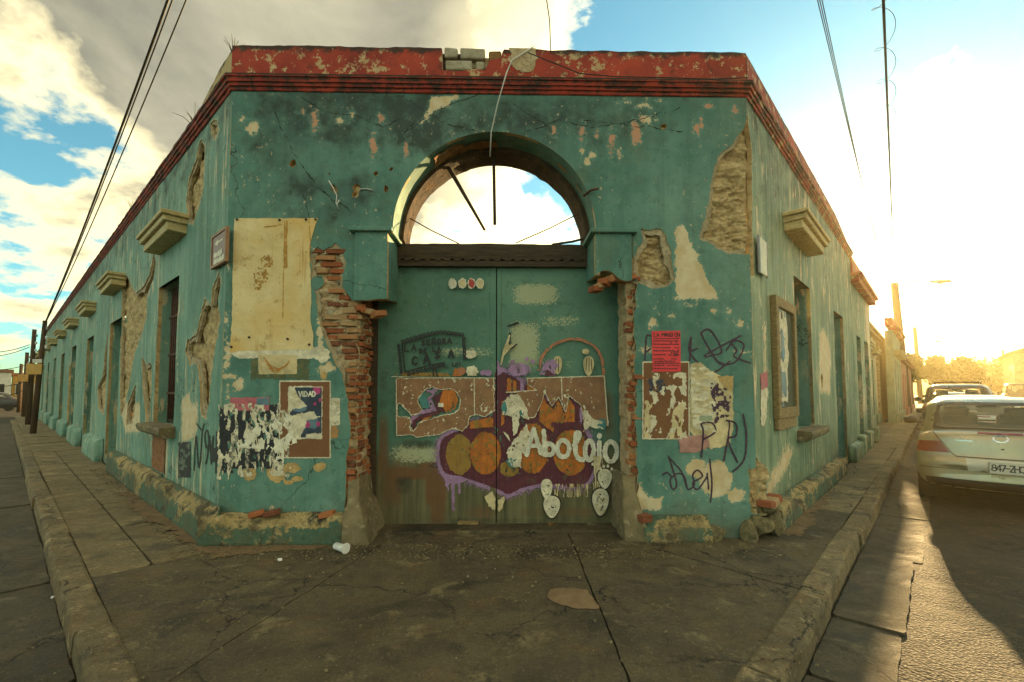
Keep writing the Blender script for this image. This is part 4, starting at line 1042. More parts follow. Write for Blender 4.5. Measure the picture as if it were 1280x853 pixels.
plinth(FR, [6.05, RLEN], 0.3, 0.12, 'worn_side_plaster', 27, 0.1, 0.1)
# fallen masonry at the right corner
for (u, v, n, a, b2, c) in ((4.80, 0.07, 0.03, 0.30, 0.20, 0.24), (4.50, 0.06, 0.02, 0.20, 0.20, 0.18), (4.93, 0.12, 0.00, 0.24, 0.26, 0.22)): stone(FF, u, v, n, a, b2, c, M['plinth_stone'])
for (u, v, n, a, b2, c) in ((0.12, 0.24, 0.07, 0.34, 0.10, 0.16), (0.22, 0.10, 0.09, 0.30, 0.22, 0.2)): stone(FR, u, v, n, a, b2, c, M['plinth_stone'])
for (u, v) in ((0.06, 0.31), (0.2, 0.30), (0.33, 0.31)): brick(FR, u, v, 0.06, 0.15, 0.06, 0.13, tilt=0.3)
for (u, v) in ((0.36, 0.255), (0.50, 0.262), (0.99, 0.25)): brick(FF, u, v, 0.035, 0.13, 0.045, 0.12, tilt=0.25)
brick(FF, FF.pix(803, 655)[0], 0.20, 0.04, 0.12, 0.07, 0.12, tilt=.3)
# ---- concrete feet of the two jambs
def jamb_foot(u0, u1, prof, seed, un=0.10):
    vs, fs = [], []; n = 12
    for i, (z, s, d) in enumerate(prof):
        for k in range(4 * n):
            e = k // n; t = (k % n) / n; a0, a1 = u0 - s * 0.2, u1 + s; b0, b1 = -0.50, un * d
            u, nn = ((a0 + (a1 - a0) * t, b1), (a1, b1 + (b0 - b1) * t), (a1 + (a0 - a1) * t, b0), (a0, b0 + (b1 - b0) * t))[e]
            j = 0.035 * float(fbm(np.array([u * 9 + nn * 7]), np.array([z * 9 + nn * 3]), 1, 4, seed)[0]); vs.append(tuple(FF.P(u + j, z + j * 0.5 * (0 < i), nn + j)))
    m_ = 4 * n
    for i in range(len(prof) - 1):
        for k in range(m_): q_ = (k + 1) % m_; fs.append((i * m_ + k, i * m_ + q_, (i + 1) * m_ + q_, (i + 1) * m_ + k))
    fs.append(tuple(range((len(prof) - 1) * m_, len(prof) * m_)))
    return recalc(link('jamb_foot', mesh('jamb_foot', vs, fs, True), M['base_stone'], BLD))
jamb_foot(FF.pix(435, 640)[0], ULo + 0.0, [(-0.03, 0.17, 1.35), (0.06, 0.15, 1.3), (0.2, 0.11, 1.2), (0.27, 0.08, 0.9), (0.34, 0.03, 0.2), (0.55, 0.02, -0.1), (0.57, 0.0, -0.3)], 61)
jamb_foot(FF.pix(778, 640)[0], URo + 0.03, [(-0.03, 0.05, 1.0), (0.1, 0.03, 0.8), (0.3, 0.0, 0.3), (0.44, -0.02, 0.0), (0.56, -0.03, -0.2)], 63)
# ---------------------------------------------------------------- cornice and parapet, mitred round the two corners
def miter(Na, Nb): return (Na + Nb) / (1 + Na.dot(Nb))
MZ = lambda z: 4.180 + (z - 4.06) * 0.62
SEGM = {'l': (PL + DL * LLEN, PL, NL, miter(NL, NF), LLEN), 'f': (PL, PR, miter(NL, NF), miter(NF, NR), FLEN), 'r': (PR, PR + DR * RLEN, miter(NF, NR), NR, RLEN)}
MPROF = [(0.0, 4.06), (0.028, 4.075), (0.034, 4.118), (0.062, 4.124), (0.074, 4.168), (0.098, 4.174), (0.108, 4.232), (0.132, 4.24), (0.134, 4.278), (0.02, 4.296), (-0.2, 4.30)]
MPROF = [(n * .52 if n > 0 else n, MZ(z)) for n, z in MPROF]
def loft(name, seg, prof_at, mat, ts, attrs=None, parent=BLD, smooth=False):
    A, B, ma, mb_, L = SEGM[seg]; vs = []; fs = []; at = []
    for i, t in enumerate(ts):
        pr = prof_at(t * L)
        for (n, z, *a) in pr:
            p = (A + ma * n).lerp(B + mb_ * n, t); vs.append((p.x, p.y, z)); at.append(a[0] if a else 0.0)
    k = len(pr)
    for i in range(len(ts) - 1):
        for j in range(k - 1): fs.append((i * k + j, (i + 1) * k + j, (i + 1) * k + j + 1, i * k + j + 1))
    fs += [tuple(range(k))[::-1], tuple(range((len(ts) - 1) * k, len(ts) * k))]
    o = link(name, mesh(name, vs, fs, smooth), mat, parent)
    a_ = o.data.attributes.new('mould', 'FLOAT', 'POINT'); a_.data.foreach_set('value', np.asarray(at, np.float32)); return o
def f1(x, y, s, sd, o=4): return float(fbm(np.array([x]), np.array([y]), s, o, sd)[0])
def mprof(seed, chip):
    def fn(s):
        out = []
        for j, (n, z) in enumerate(MPROF):
            k = chip * f1(s * 7, j * 1.3 + seed, 1, seed) if n > 0.012 else 0
            bite = max(0.0, f1(s * 1.9, seed, 1, seed + 4) - 0.16) * chip * 9 if n > 0.026 else 0
            out.append((max(n + k - bite * n * 2.5, 0.004 if j < 9 else n), z + k * 0.4, 0.95 if j >= 8 else 0.18 + 0.3 * (j in (0, 2, 4, 6))))  # mould on the top ledge; inner creases of the steps darker too
        return out
    return fn
tl = [1 - t for t in (list(np.linspace(0, 0.3, 150)) + list(np.linspace(0.3, 1, 90))[1:])][::-1]
loft('cornice', 'l', mprof(3, 0.018), M['red_moulding'], tl)
loft('cornice', 'f', mprof(5, 0.008), M['red_moulding'], list(np.linspace(0, 1, 120)))
loft('cornice', 'r', mprof(7, 0.022), M['worn_red'], list(np.linspace(0, 1, 110)))
# front parapet: red render with a break showing the blocks
PT = 4.635
HOLE = FF.poly([(553, 56), (600, 54), (632, 58), (626, 74), (612, 78), (606, 90), (594, 89), (575, 91), (553, 90)])
PALE = FF.poly([(637, 58), (668, 58), (672, 75), (662, 92), (645, 91), (636, 78)])
us, vs, U, V = grid(0.0, FLEN, 4.318, 4.70, 0.014)
topz = PT + 0.020 * (fbm(U * 1.5, U * 0, 1, 4, 12)) + 0.02 * fbm(U * 9, U * 0, 1, 3, 13) - 0.015
F = np.maximum(V - topz, -(sd_poly(U, V, HOLE) + 0.025 * fbm(U, V, 12, 4, 4)))
sheet('parapet', FF, us, vs, F, M['red_parapet'], BLD, n=0.02, thick=0.05, disp=lambda u, v: 0.012 * fbm(u, v, 2.5, 4, 6), rim_mat=M['mortar'],
      attrs={'mould': lambda u, v: np.clip((v - (PT - 0.10)) / 0.11, 0, 1) * 0.85 + np.clip((4.355 - v) / 0.05, 0, 1) * 0.4})
pale = decal('bare_render', FF, lambda u, v: sd_poly(u, v, PALE) + 0.06 * fbm(u, v, 14, 5, 3), (2.4, 3.1, 4.325, 4.63), 0.007, M['mortar'], BLD, n=0.025, disp=lambda u, v: 0.012 * fbm(u, v, 2.5, 4, 6))
for (x0, x1, y0, y1) in ((555, 573, 60, 72), (575, 607, 60, 73), (555, 592, 74, 87), (610, 628, 64, 78), (594, 606, 76, 88), (554, 600, 89, 95)):
    a, zt = FF.pix(x0 + 1, y0); b2, zb = FF.pix(x1 - 1, y1)
    mb = MB(); mb.box(FF.P((a + b2) / 2, (zt + zb) / 2, -0.10), ((b2 - a) / 2, 0.105, (zt - zb) / 2), FF.rot(), jit=0.008)
    o = mb.build('adobe_block', M['fired_clay'] if x0 == 610 else M['pale_stone'], BLD); bevel(o, 0.015, 2)
mb = MB(); mb.box(FF.P(2.55, 4.44, -0.16), (0.36, 0.10, 0.15), FF.rot()); mb.build('parapet_core', M['mortar'], BLD)
# body behind the front face, and the returns on both streets
loft('parapet_top', 'f', lambda s: [(-0.032, 4.32, 0.5), (-0.034, PT - 0.03 - (0.14 if 2.22 < s < 2.78 else 0), 1.0), (-0.30, PT - 0.04, 1.0), (-0.31, 4.0, 0.6)], M['red_parapet'], list(np.linspace(0, 1, 110)))
def lpar(s):
    u = LLEN - s; fall = np.interp(u, [0, 0.35, 0.7, 0.95, 1.2, 1.32, 40], [4.635, 4.61, 4.55, 4.50, 4.44, 4.36, 4.35]); k = 0.035 * f1(u * 5, 2.0, 1, 41) + 0.03 * f1(u * 1.3, 7.0, 1, 42)
    z = float(fall) + k; n0 = 0.010 if u < 1.32 else 0.03
    return [(n0, 4.315, 0.1), (n0 + 0.012 * f1(u * 6, 5, 1, 43), (4.315 + z) / 2, 0.25), (n0 - 0.008, z - 0.015, 0.7), (n0 - 0.05, z, 0.9), (-0.26, z - 0.01, 0.9), (-0.30, 4.0, 0.5)]
tl2 = [1 - t for t in (list(np.linspace(0, 0.06, 60)) + list(np.linspace(0.06, 0.3, 110))[1:] + list(np.linspace(0.3, 1, 90))[1:])][::-1]
def stained(t):
    n = t.noise(1.0, 6, t.coord((9, 9, 2.0)), 0.65); f = t.noise(20, 5, None, 0.7)
    c = t.mix(t.rng(n, 0.35, 0.65), (0.40, 0.28, 0.12), (0.52, 0.38, 0.19))
    b_ = t.math('ADD', t.attr('mould'), t.math('MULTIPLY', t.math('SUBTRACT', n, 0.5), 3.0))
    c = t.mix(t.rng(b_, 0.45, 0.85, 0, 0.92), c, (0.040, 0.026, 0.014))
    return dict(c=c, r=0.93, n=t.bump(t.math('ADD', n, f), 0.6, 0.02))
M['stained_render'] = material('stained_render', stained)
loft('parapet', 'l', lpar, M['stained_render'], tl2)
def rpar(s):
    z = PT + 0.02 * f1(s * 4, 3.0, 1, 44) - (0.10 * max(0, s - 5.4) if s > 5.4 else 0)
    return [(0.02, 4.315, 0.1), (0.02 + 0.012 * f1(s * 6, 5, 1, 45), 4.45, 0.1), (0.015, z - 0.02, 0.35), (-0.02, z, 0.8), (-0.28, z - 0.01, 0.8), (-0.30, 4.0, 0.5)]
loft('parapet', 'r', rpar, M['worn_red'], list(np.linspace(0, 1, 110)))

# ---------------------------------------------------------------- traced shapes on a wall plane
CAMV = np.array((0, 0, CAM_H)); _c, _s = math.cos(PITCH), math.sin(PITCH)
def topix(fr, u, v, n):
    w = fr.p(u, v, n) - CAMV; d = w[..., 1] * _c + w[..., 2] * _s
    return 640 + FPX * w[..., 0] / d, PY0 - FPX * (-w[..., 1] * _s + w[..., 2] * _c) / d
def trace(name, fr, box, fld, mat, parent=None, n=0.003, step=0.006, disp=None, thick=0.0, base_n=0.0, **kw):
    """box and fld in pixels of the photograph, laid on the plane at its true place"""
    x0, x1, y0, y1 = box; cs = [fr.pix(x, y, n + base_n) for x in (x0, x1) for y in (y0, y1)]
    us, vs, U, V = grid(min(c[0] for c in cs), max(c[0] for c in cs), min(c[1] for c in cs), max(c[1] for c in cs), step)
    X, Y = topix(fr, U, V, n + base_n)
    return sheet(name, fr, us, vs, fld(X, Y), mat, parent, n=n + base_n, disp=disp, thick=thick, **kw)
def nz(x, y, s, sd, o=4): return fbm(x, y, s, o, sd)
def P(poly, rag=0.0, sc=0.25, sd=1): return lambda x, y: sd_poly(x, y, poly) + rag * nz(x, y, sc, sd)
def Rc(x0, x1, y0, y1, rag=0.0, sc=0.25, sd=1): return lambda x, y: sd_rect(x, y, x0, x1, y0, y1) + rag * nz(x, y, sc, sd)
def El(cx, cy, rx, ry, rag=0.0, sc=0.3, sd=1): return lambda x, y: sd_ell(x, y, cx, cy, rx, ry) + rag * nz(x, y, sc, sd)
def Ln(lines, w, rag=0.6, sc=0.6, sd=1):
    def fn(x, y):
        d = np.full(x.shape, 99.0)
        for l in lines: d = np.minimum(d, sd_line(x, y, l))
        return d - w + rag * nz(x, y, sc, sd)
    return fn
def Un(*fs): return lambda x, y: np.minimum.reduce([f(x, y) for f in fs])
def In(*fs): return lambda x, y: np.maximum.reduce([f(x, y) for f in fs])
def Not(f): return lambda x, y: -f(x, y)
def Ring(cx, cy, rx, ry, w, a0=0, a1=360, k=20): return [(cx + rx * math.cos(R(a0 + (a1 - a0) * i / k)), cy + ry * math.sin(R(a0 + (a1 - a0) * i / k))) for i in range(k + 1)]
def cv(pts, ox, oy, s): return [(ox + x / s, oy + y / s) for x, y in pts]
LET = {'L': [[(0, 0), (0, 1), (.6, 1)]], 'A': [[(0, 1), (.35, 0), (.7, 1)], [(.15, .62), (.58, .62)]], 'S': [[(.6, .1), (.3, 0), (.05, .2), (.3, .48), (.58, .75), (.3, 1), (0, .88)]], 'E': [[(.55, 0), (0, 0), (0, 1), (.55, 1)], [(0, .5), (.45, .5)]],
       'N': [[(0, 1), (0, 0), (.6, 1), (.6, 0)]], 'Ñ': [[(0, 1), (0, 0), (.6, 1), (.6, 0)], [(.08, -.22), (.25, -.3), (.4, -.2), (.55, -.3)]], 'O': [Ring(.33, .5, .33, .5, 0)], 'R': [[(0, 1), (0, 0), (.45, .05), (.5, .3), (.35, .5), (0, .52)], [(.2, .52), (.6, 1)]],
       'D': [[(0, 0), (0, 1), (.35, .95), (.6, .5), (.35, .05), (0, 0)]], 'C': [[(.6, .1), (.3, 0), (.03, .4), (.1, .85), (.4, 1), (.62, .85)]], 'M': [[(0, 1), (0, 0), (.35, .6), (.7, 0), (.7, 1)]], 'I': [[(.1, 0), (.1, 1)]], '$': [[(.6, .1), (.3, 0), (.05, .2), (.3, .48), (.58, .75), (.3, 1), (0, .88)]],
       '1': [[(.1, .2), (.3, 0), (.3, 1)]], '5': [[(.55, 0), (.1, 0), (.05, .45), (.45, .42), (.55, .75), (.3, 1), (0, .9)]], '0': [Ring(.28, .5, .28, .5, 0)], 'P': [[(0, 1), (0, 0), (.5, .05), (.52, .4), (0, .5)]], 'H': [[(0, 0), (0, 1)], [(.55, 0), (.55, 1)], [(0, .5), (.55, .5)]], 'V': [[(0, 0), (.3, 1), (.6, 0)]], '2': [[(0, .2), (.3, 0), (.55, .2), (.5, .45), (0, 1), (.6, 1)]], '8': [Ring(.28, .25, .22, .25, 0), Ring(.28, .75, .28, .25, 0)],
       '4': [[(.45, 1), (.45, 0), (0, .68), (.62, .68)]], '7': [[(0, 0), (.58, 0), (.2, 1)]], '-': [[(.05, .5), (.5, .5)]], 'Z': [[(0, 0), (.58, 0), (0, 1), (.6, 1)]], 'G': [[(.6, .15), (.3, 0), (.03, .4), (.1, .85), (.4, 1), (.6, .8), (.6, .55), (.35, .55)]]}
def sm(pts, closed=False, k=6):
    """a smooth hand-drawn curve through the points"""
    n = len(pts); out = []
    if n < 3: return pts
    for i in range(n if closed else n - 1):
        g_ = (lambda j: pts[j % n]) if closed else (lambda j: pts[min(max(j, 0), n - 1)])
        p0, p1, p2, p3 = (np.array(g_(i + d)) for d in (-1, 0, 1, 2))
        for q in range(k):
            t = q / k; out.append(tuple(0.5 * ((2 * p1) + (p2 - p0) * t + (2 * p0 - 5 * p1 + 4 * p2 - p3) * t * t + (3 * p1 - p0 - 3 * p2 + p3) * t ** 3)))
    if not closed: out.append(tuple(pts[-1]))
    return out
def words(txt, x, y, h, adv, slope=0.0, wid=1.0):
    out = []
    for i, c in enumerate(txt):
        for l in LET.get(c, []): out.append([(x + i * adv + px * h * wid, y + i * adv * slope + py * h) for px, py in l])
    return out

def islands(o, share=0.05):
    """split a traced shape into the separate patches the photograph shows, crumbs staying with the largest"""
    me = o.data; n = len(me.vertices)
    if not n or len(me.polygons) > 60000: return [o]
    par = list(range(n))
    def find(a):
        while par[a] != a: par[a] = par[par[a]]; a = par[a]
        return a
    fv = [tuple(p.vertices) for p in me.polygons]
    for f in fv:
        r = find(f[0])
        for b in f[1:]:
            q_ = find(b)
            if q_ != r: par[q_] = r
    grp = {}
    for i, f in enumerate(fv): grp.setdefault(find(f[0]), []).append(i)
    order = sorted(grp.values(), key=len, reverse=True); big_ = [g_ for g_ in order if len(g_) >= share * len(order[0]) and len(g_) > 22][:16]
    rest = [i for g_ in order[len(big_):] for i in g_]
    if len(big_) < 2: return [o]
    V = np.empty(n * 3); me.vertices.foreach_get('co', V); V = V.reshape(-1, 3); mat = me.materials[0]; out = []
    for k, g_ in enumerate(big_):
        ids = g_ + (rest if k == 0 else []); used = sorted({v for i in ids for v in fv[i]}); mp = {v: j for j, v in enumerate(used)}
        m2 = mesh(o.name.split('.')[0], V[used], [tuple(mp[v] for v in fv[i]) for i in ids], True); m2.materials.append(mat)
        if k == 0: o.data = m2; out.append(o)
        else:
            c = o.copy(); c.data = m2; COL.objects.link(c); out.append(c)
    return out
SCATTER = ('overspray', 'paper_shred', 'torn_edge', 'print', 'crack', 'glue_patch', 'stain')
def finish(o, name, own):
    if o is None: return
    if name in SCATTER: o['kind'] = 'stuff'
    elif not own and 'letter' not in name: islands(o)
# ---------------------------------------------------------------- the gate: two sheet-steel leaves under a wooden beam
def gate_fn(t):
    big = t.noise(0.9, 5, None, 0.6); med = t.noise(6, 6, None, 0.65); st = t.noise(1.0, 6, t.coord((16, 16, 0.8)), 0.65); f = t.noise(55, 4, None, 0.7)
    c = t.mix(t.rng(big, 0.35, 0.65), (0.062, 0.155, 0.108), (0.115, 0.235, 0.160)); c = t.mix(t.rng(t.noise(11, 8, None, 0.75, .3), 0.53, 0.66, 0, .5), c, (0.034, 0.075, 0.052)); c = t.mix(t.rng(t.noise(34, 5, t.coord((1, 1, .6)), .7), .64, .66, 0, .7), c, (0.30, 0.30, 0.2))
    ol = t.math('ADD', t.attr('olive'), t.math('MULTIPLY', t.math('SUBTRACT', med, 0.5), 0.7))
    c = t.mix(t.rng(ol, 0.35, 0.75), c, t.mix(t.rng(st, 0.35, 0.65), (0.072, 0.064, 0.028), (0.180, 0.155, 0.070)))
    pa = t.math('ADD', t.attr('scour'), t.math('MULTIPLY', t.math('SUBTRACT', f, 0.5), 1.5))
    c = t.mix(t.rng(pa, 0.5, 0.62, 0, 0.9), c, (0.42, 0.42, 0.25))
    ru = t.math('ADD', t.attr('rust'), t.math('MULTIPLY', t.math('SUBTRACT', st, 0.5), 1.1))
    c = t.mix(t.rng(ru, 0.4, 0.9, 0, 0.85), c, (0.155, 0.062, 0.020))
    so = t.math('ADD', t.attr('soot'), t.math('MULTIPLY', t.math('SUBTRACT', med, 0.5), 1.2))
    c = t.mix(t.rng(so, 0.45, 0.9, 0, 0.85), c, (0.030, 0.026, 0.014))
    c = t.mix(t.math('MULTIPLY', t.rng(st, 0.6, 0.75), 0.25), c, (0.15, 0.2, 0.14))
    return dict(c=c, r=t.rng(med, 0.3, 0.7, 0.5, 0.8), n=t.bump(t.math('ADD', med, t.math('MULTIPLY', f, 0.4)), 0.25, 0.012))
M['gate_steel'] = material('gate_steel', gate_fn)
GF = Frame(FF.P(0, 0, GN), FF.U, FF.N)
def gauss(fr, lst):
    def fn(u, v):
        x, y = topix(fr, u, v, np.zeros(u.shape)); d = np.zeros(u.shape)
        for cx, cy, rx, ry, s in lst: d = np.maximum(d, s * np.exp(-((x - cx) / rx) ** 4 - ((y - cy) / ry) ** 4))
        return d
    return fn
scour = gauss(GF, [(670, 368, 34, 16, .78), (655, 432, 24, 36, .76), (580, 440, 42, 8, .60), (700, 402, 32, 9, .58), (690, 455, 40, 8, .45), (530, 568, 50, 14, .72), (560, 575, 22, 12, .5)])
rust = gauss(GF, [(545, 610, 14, 26, 1.3), (510, 592, 34, 9, 1.1), (490, 605, 16, 34, .8), (548, 640, 12, 22, .9), (545, 582, 24, 4, 1.2), (480, 560, 9, 50, .8), (600, 640, 22, 12, .7), (700, 640, 60, 8, .6), (762, 520, 10, 40, .7), (765, 600, 9, 50, .7)])
dark_mark = gauss(GF, [(505, 607, 13, 14, .85), (540, 556, 50, 8, .8), (545, 582, 12, 3, 1.0), (480, 450, 8, 120, .5), (620, 652, 150, 6, .6), (545, 335, 80, 10, .6)])  # dark blotches, and darker strips along the top, bottom and left edge
def olive(u, v):
    x, y = topix(GF, u, v, np.zeros(u.shape)); return np.clip((y - 520) / 70, 0, 1) * np.where(x > 600, 1, .85)
leafz = (0.012, FF.pix(620, 327, GN)[1])
us_ = [FF.pix(471, 500, GN)[0], FF.pix(620.5, 500, GN)[0], FF.pix(776, 500, GN)[0]]
LEAF = []
for a, b2 in ((us_[0], us_[1] - 0.007), (us_[1] + 0.007, us_[2])):
    us, vs, U, V = grid(a, b2, leafz[0], leafz[1], 0.025)
    o = sheet('gate_leaf', GF, us, vs, U * 0 - 1, M['gate_steel'], BLD, n=0.0, thick=0.04, disp=lambda u, v: 0.006 * fbm(u, v, 1.2, 3, 8), attrs={'olive': olive, 'rust': rust, 'soot': dark_mark, 'scour': scour}); LEAF.append(o)
gd = lambda u, v: 0.006 * fbm(u, v, 1.2, 3, 8)
# plates and strips welded on the leaves
def plate(name, lf, x0, x1, y0, y1, t=0.006, lift=0.004):
    u0, v1 = GF.pix(x0, y0); u1, v0 = GF.pix(x1, y1); us, vs, U, V = grid(u0, u1, v0, v1, 0.03)
    return sheet(name, GF, us, vs, U * 0 - 1, M['gate_steel'], LEAF[lf], n=lift, thick=t, disp=gd, attrs={'olive': olive, 'rust': rust, 'soot': dark_mark, 'scour': scour})
plate('meeting_strip', 0, 613, 619.5, 329, 655, 0.012, 0.010); plate('meeting_strip', 1, 621.5, 626, 329, 655, 0.012, 0.008)
plate('upper_plate', 0, 582, 613, 346, 470, 0.003, 0.003); plate('upper_plate', 1, 627, 760, 342, 468, 0.003, 0.003); plate('lower_plate', 0, 484, 612, 561, 648, 0.004, 0.004); plate('lower_plate', 1, 627, 768, 561, 645, 0.004, 0.004)
mb = MB(); a, zt = FF.pix(492, 303, GN + 0.06); b2, zb = FF.pix(742, 329, GN + 0.06)
n = 60; mb = MB(); vs_, fs_ = [], []
for i in range(n + 1):
    u = a - 0.05 + (b2 - a + 0.12) * i / n; w = 0.02 * f1(u * 5, 1, 1, 90)
    for (nn, z) in ((0.075, zb + 0.02 + 0.018 * math.sin(u * 62) + w * .4), (0.085, (zb + zt) / 2 - 0.01), (0.07, zt - 0.02 + w), (0.03, zt + w * .8), (-0.10, zt + w * 0.7), (-0.12, zb + 0.01)):
        vs_.append(tuple(GF.P(u, z, nn + 0.012 * f1(u * 9, z * 9, 1, 91))))
for i in range(n):
    for j in range(6): fs_.append((i * 6 + j, i * 6 + (j + 1) % 6, (i + 1) * 6 + (j + 1) % 6, (i + 1) * 6 + j))
fs_ += [tuple(range(6)), tuple(range(n * 6, n * 6 + 6))]
recalc(link('lintel', mesh('lintel', vs_, fs_), M['old_wood'], BLD))
mb = MB(); mb.box(GF.P((a + b2) / 2, zb - 0.012, 0.03), ((b2 - a) / 2 + 0.04, 0.035, 0.028), GF.rot()); mb.build('gate_head', M['old_wood'], BLD)
for (uu) in (us_[0] - 0.03, us_[2] + 0.03):
    mb = MB(); mb.box(GF.P(uu + (.05 if uu > 2.5 else -.05), 1.34, -0.02), (0.085, 0.04, 1.32), GF.rot()); mb.build('gate_post', M['old_wood'], BLD)
mb = MB(); c0_, c1_ = GF.pix(485, 660)[0], GF.pix(775, 660)[0]; mb.box(GF.P((c0_ + c1_) / 2, -0.01, 0.10), ((c1_ - c0_) / 2 + .08, 0.16, 0.036), GF.rot(), jit=.006)
bevel(mb.build('threshold', M['apron_concrete'], BLD), 0.012, 2)
mb = MB(); mb.box(GF.P(us_[1], (leafz[0] + leafz[1]) / 2, -0.05), (.05, .008, (leafz[1] - leafz[0]) / 2 - .01), GF.rot()); mb.build('gate_stop', M['dark_void'], BLD)  # unseen dark strip added behind the leaves' seam to block light leaking through
# remains of the fanlight: two bars and slack wires
mb = MB(); mb.tube([FF.P(*FF.pix(617, 190, -.35), -.35), FF.P(*FF.pix(618.5, 281, -.35), -.35)], 0.020, 4); mb.build('fanlight_bar', M['old_wood'], BLD)
mb = MB(); mb.tube([FF.P(*FF.pix(560, 208, -.35), -.35), FF.P(*FF.pix(606, 288, -.35), -.35)], [0.026, 0.014], 4); mb.build('fanlight_bar', M['old_wood'], BLD)
for p in (((505, 269), (574, 305)), ((645, 304), (728, 265)), ((690, 306), (740, 296))):
    mb = MB(); A_, B_ = (FF.P(*FF.pix(x, y, -.4), -.4) for x, y in p); mid_ = (A_ + B_) / 2 - Vector((0, 0, 0.012)); mb.tube([A_, mid_, B_], 0.006 if p[0][0] != 690 else 0.013, 5); mb.build('loose_wire', M['rust_iron'] if p[0][0] != 690 else M['old_wood'], BLD)

# ---- paint on the gate
LILAC, MAROON, ORANGE, OCHRE = flat('lilac_paint', (0.36, 0.20, 0.36), 0.6, stain=(0.2, 0.11, 0.16)), flat('maroon_paint', (0.105, 0.016, 0.030), 0.6, stain=(0.15, 0.04, 0.04)), flat('orange_paint', (0.52, 0.145, 0.012), 0.6, stain=(0.30, 0.10, 0.02)), flat('ochre_paint', (0.30, 0.17, 0.03), 0.65, stain=(0.36, 0.12, 0.015))
WHITE, BLACK, SALMON, CREAM = flat('white_paint', (0.74, 0.69, 0.54), 0.7, stain=(0.42, 0.38, 0.27)), flat('black_paint', (0.014, 0.014, 0.012), 0.6), flat('salmon_paint', (0.46, 0.17, 0.085), 0.7), flat('cream_wheat_paste', (0.62, 0.49, 0.27), 0.8, stain=(0.30, 0.22, 0.10))
TEAL2 = flat('teal_spray', (0.06, 0.21, 0.20), 0.65, stain=(0.1, 0.2, 0.15)); BROWN = flat('brown_paper', (0.27, 0.135, 0.068), 0.8, 0.3, 7, stain=(0.36, 0.19, 0.085)); PAPER = flat('torn_paper', (0.68, 0.60, 0.43), 0.85, 0.3, 14, stain=(0.46, 0.35, 0.19), bumpy=0.4)
LN = [0.0]
gw = lambda u, v: gd(u, v) + 0.007 * np.maximum(0, fbm(u, v, 9, 4, 33)) + 0.004 * np.maximum(0, fbm(u, v, 30, 3, 34))
def gp(name, lf, mat, fld, box, step=0.006, up=0.0012, parent=None):
    LN[0] += up
    if name in ('graffiti', 'pasted_sheet'):  # flaked and rubbed away in places
        base = fld; fld = lambda x, y: np.maximum(base(x, y) + 1.3 * nz(x, y, .55, 91, 5), (0.6 * nz(x, y, .5, 92, 5) + 0.5 * nz(x * 1.6, y * .5, .16, 93, 5) - 0.155) * 24)
    o = trace(name, GF, box, fld, mat, LEAF[lf] if parent is None else parent, n=0.0075 + LN[0], step=step, disp=gw if name in ('torn_paper', 'pasted_sheet', 'torn_edge', 'pasted_cutout') else gd)
    finish(o, name, False); return o
def both(name, mat, fld, box, **kw):                            # shapes that cross the meeting line get one mesh on each leaf
    if box[0] < 619.5: gp(name, 0, mat, In(fld, lambda x, y: x - 620.0), (box[0], min(box[1], 621), box[2], box[3]), **kw)
    if box[1] > 621.5: gp(name, 1, mat, In(fld, lambda x, y: 621.2 - x), (max(box[0], 620), box[1], box[2], box[3]), up=0, **{k: v for k, v in kw.items() if k != 'up'})
c4 = lambda p: cv(p, 460, 450, 3.709)
body = c4([(345, 370), (380, 345), (440, 320), (470, 300), (575, 262), (590, 60), (625, 55), (700, 95), (790, 145), (815, 140), (830, 190), (880, 170), (900, 220), (930, 170), (990, 205), (1005, 330), (1042, 400), (1050, 480), (1020, 560), (960, 590), (880, 578), (800, 575), (720, 592), (650, 622), (610, 603), (520, 570), (430, 540), (355, 520), (330, 440)])
B0 = lambda x, y: sd_poly(x, y, sm(body, True, 4)) + 1.2 * nz(x, y, 0.12, 3)
drip = Un(Ln([c4([(392, 520), (396, 695)])], 2.0, 1.2, .3, 4), Ln([c4([(372, 510), (375, 600)])], 1.9, 1.2, .3, 5), Ln([c4([(420, 530), (424, 615)])], 1.6, 1.0, .3, 6), P(c4([(340, 505), (470, 530), (440, 570), (400, 575), (360, 590)]), 3, .3, 8))
both('graffiti', LILAC, Un(lambda x, y: B0(x, y) - 4.6 + 2.0 * nz(x, y, .5, 6), drip), (540, 752, 455, 645))
speck = lambda f, r, sd: (lambda x, y: np.maximum(np.maximum(f(x, y) - r, -f(x, y) - 1.0), (np.clip(f(x, y), 0, r) / r * 0.30 + 0.03 - nz(x, y, 1.3, sd, 2)) * 12))
both('overspray', LILAC, speck(lambda x, y: B0(x, y) - 4.6, 9.0, 95), (535, 760, 450, 645), step=0.0045)
both('graffiti', MAROON, B0, (545, 750, 455, 625))
both('graffiti', OCHRE, Un(El(*c4([(425, 440)])[0], 17, 25, 2.5, .3, 4), El(*c4([(655, 505)])[0], 12, 10, 2, .3, 5)), (555, 660, 530, 600))
org = Un(El(*c4([(545, 432)])[0], 19.5, 27, .8), P(c4([(470, 285), (580, 262), (582, 312), (470, 320)]), 1), El(*c4([(765, 410)])[0], 22, 32, .8), El(*c4([(940, 430)])[0], 22, 29, .8),
         P(c4([(792, 275), (800, 180), (815, 155), (826, 200), (862, 230), (880, 178), (912, 245), (930, 178), (958, 215), (960, 290), (870, 296), (858, 335), (800, 295)]), 1), P(c4([(645, 80), (690, 98), (690, 148), (640, 148)]), .8), P(c4([(618, 190), (640, 190), (632, 300), (616, 310)]), .8), P(c4([(735, 110), (775, 135), (770, 145), (740, 142)]), .6))
both('graffiti', ORANGE, org, (580, 730, 465, 600))
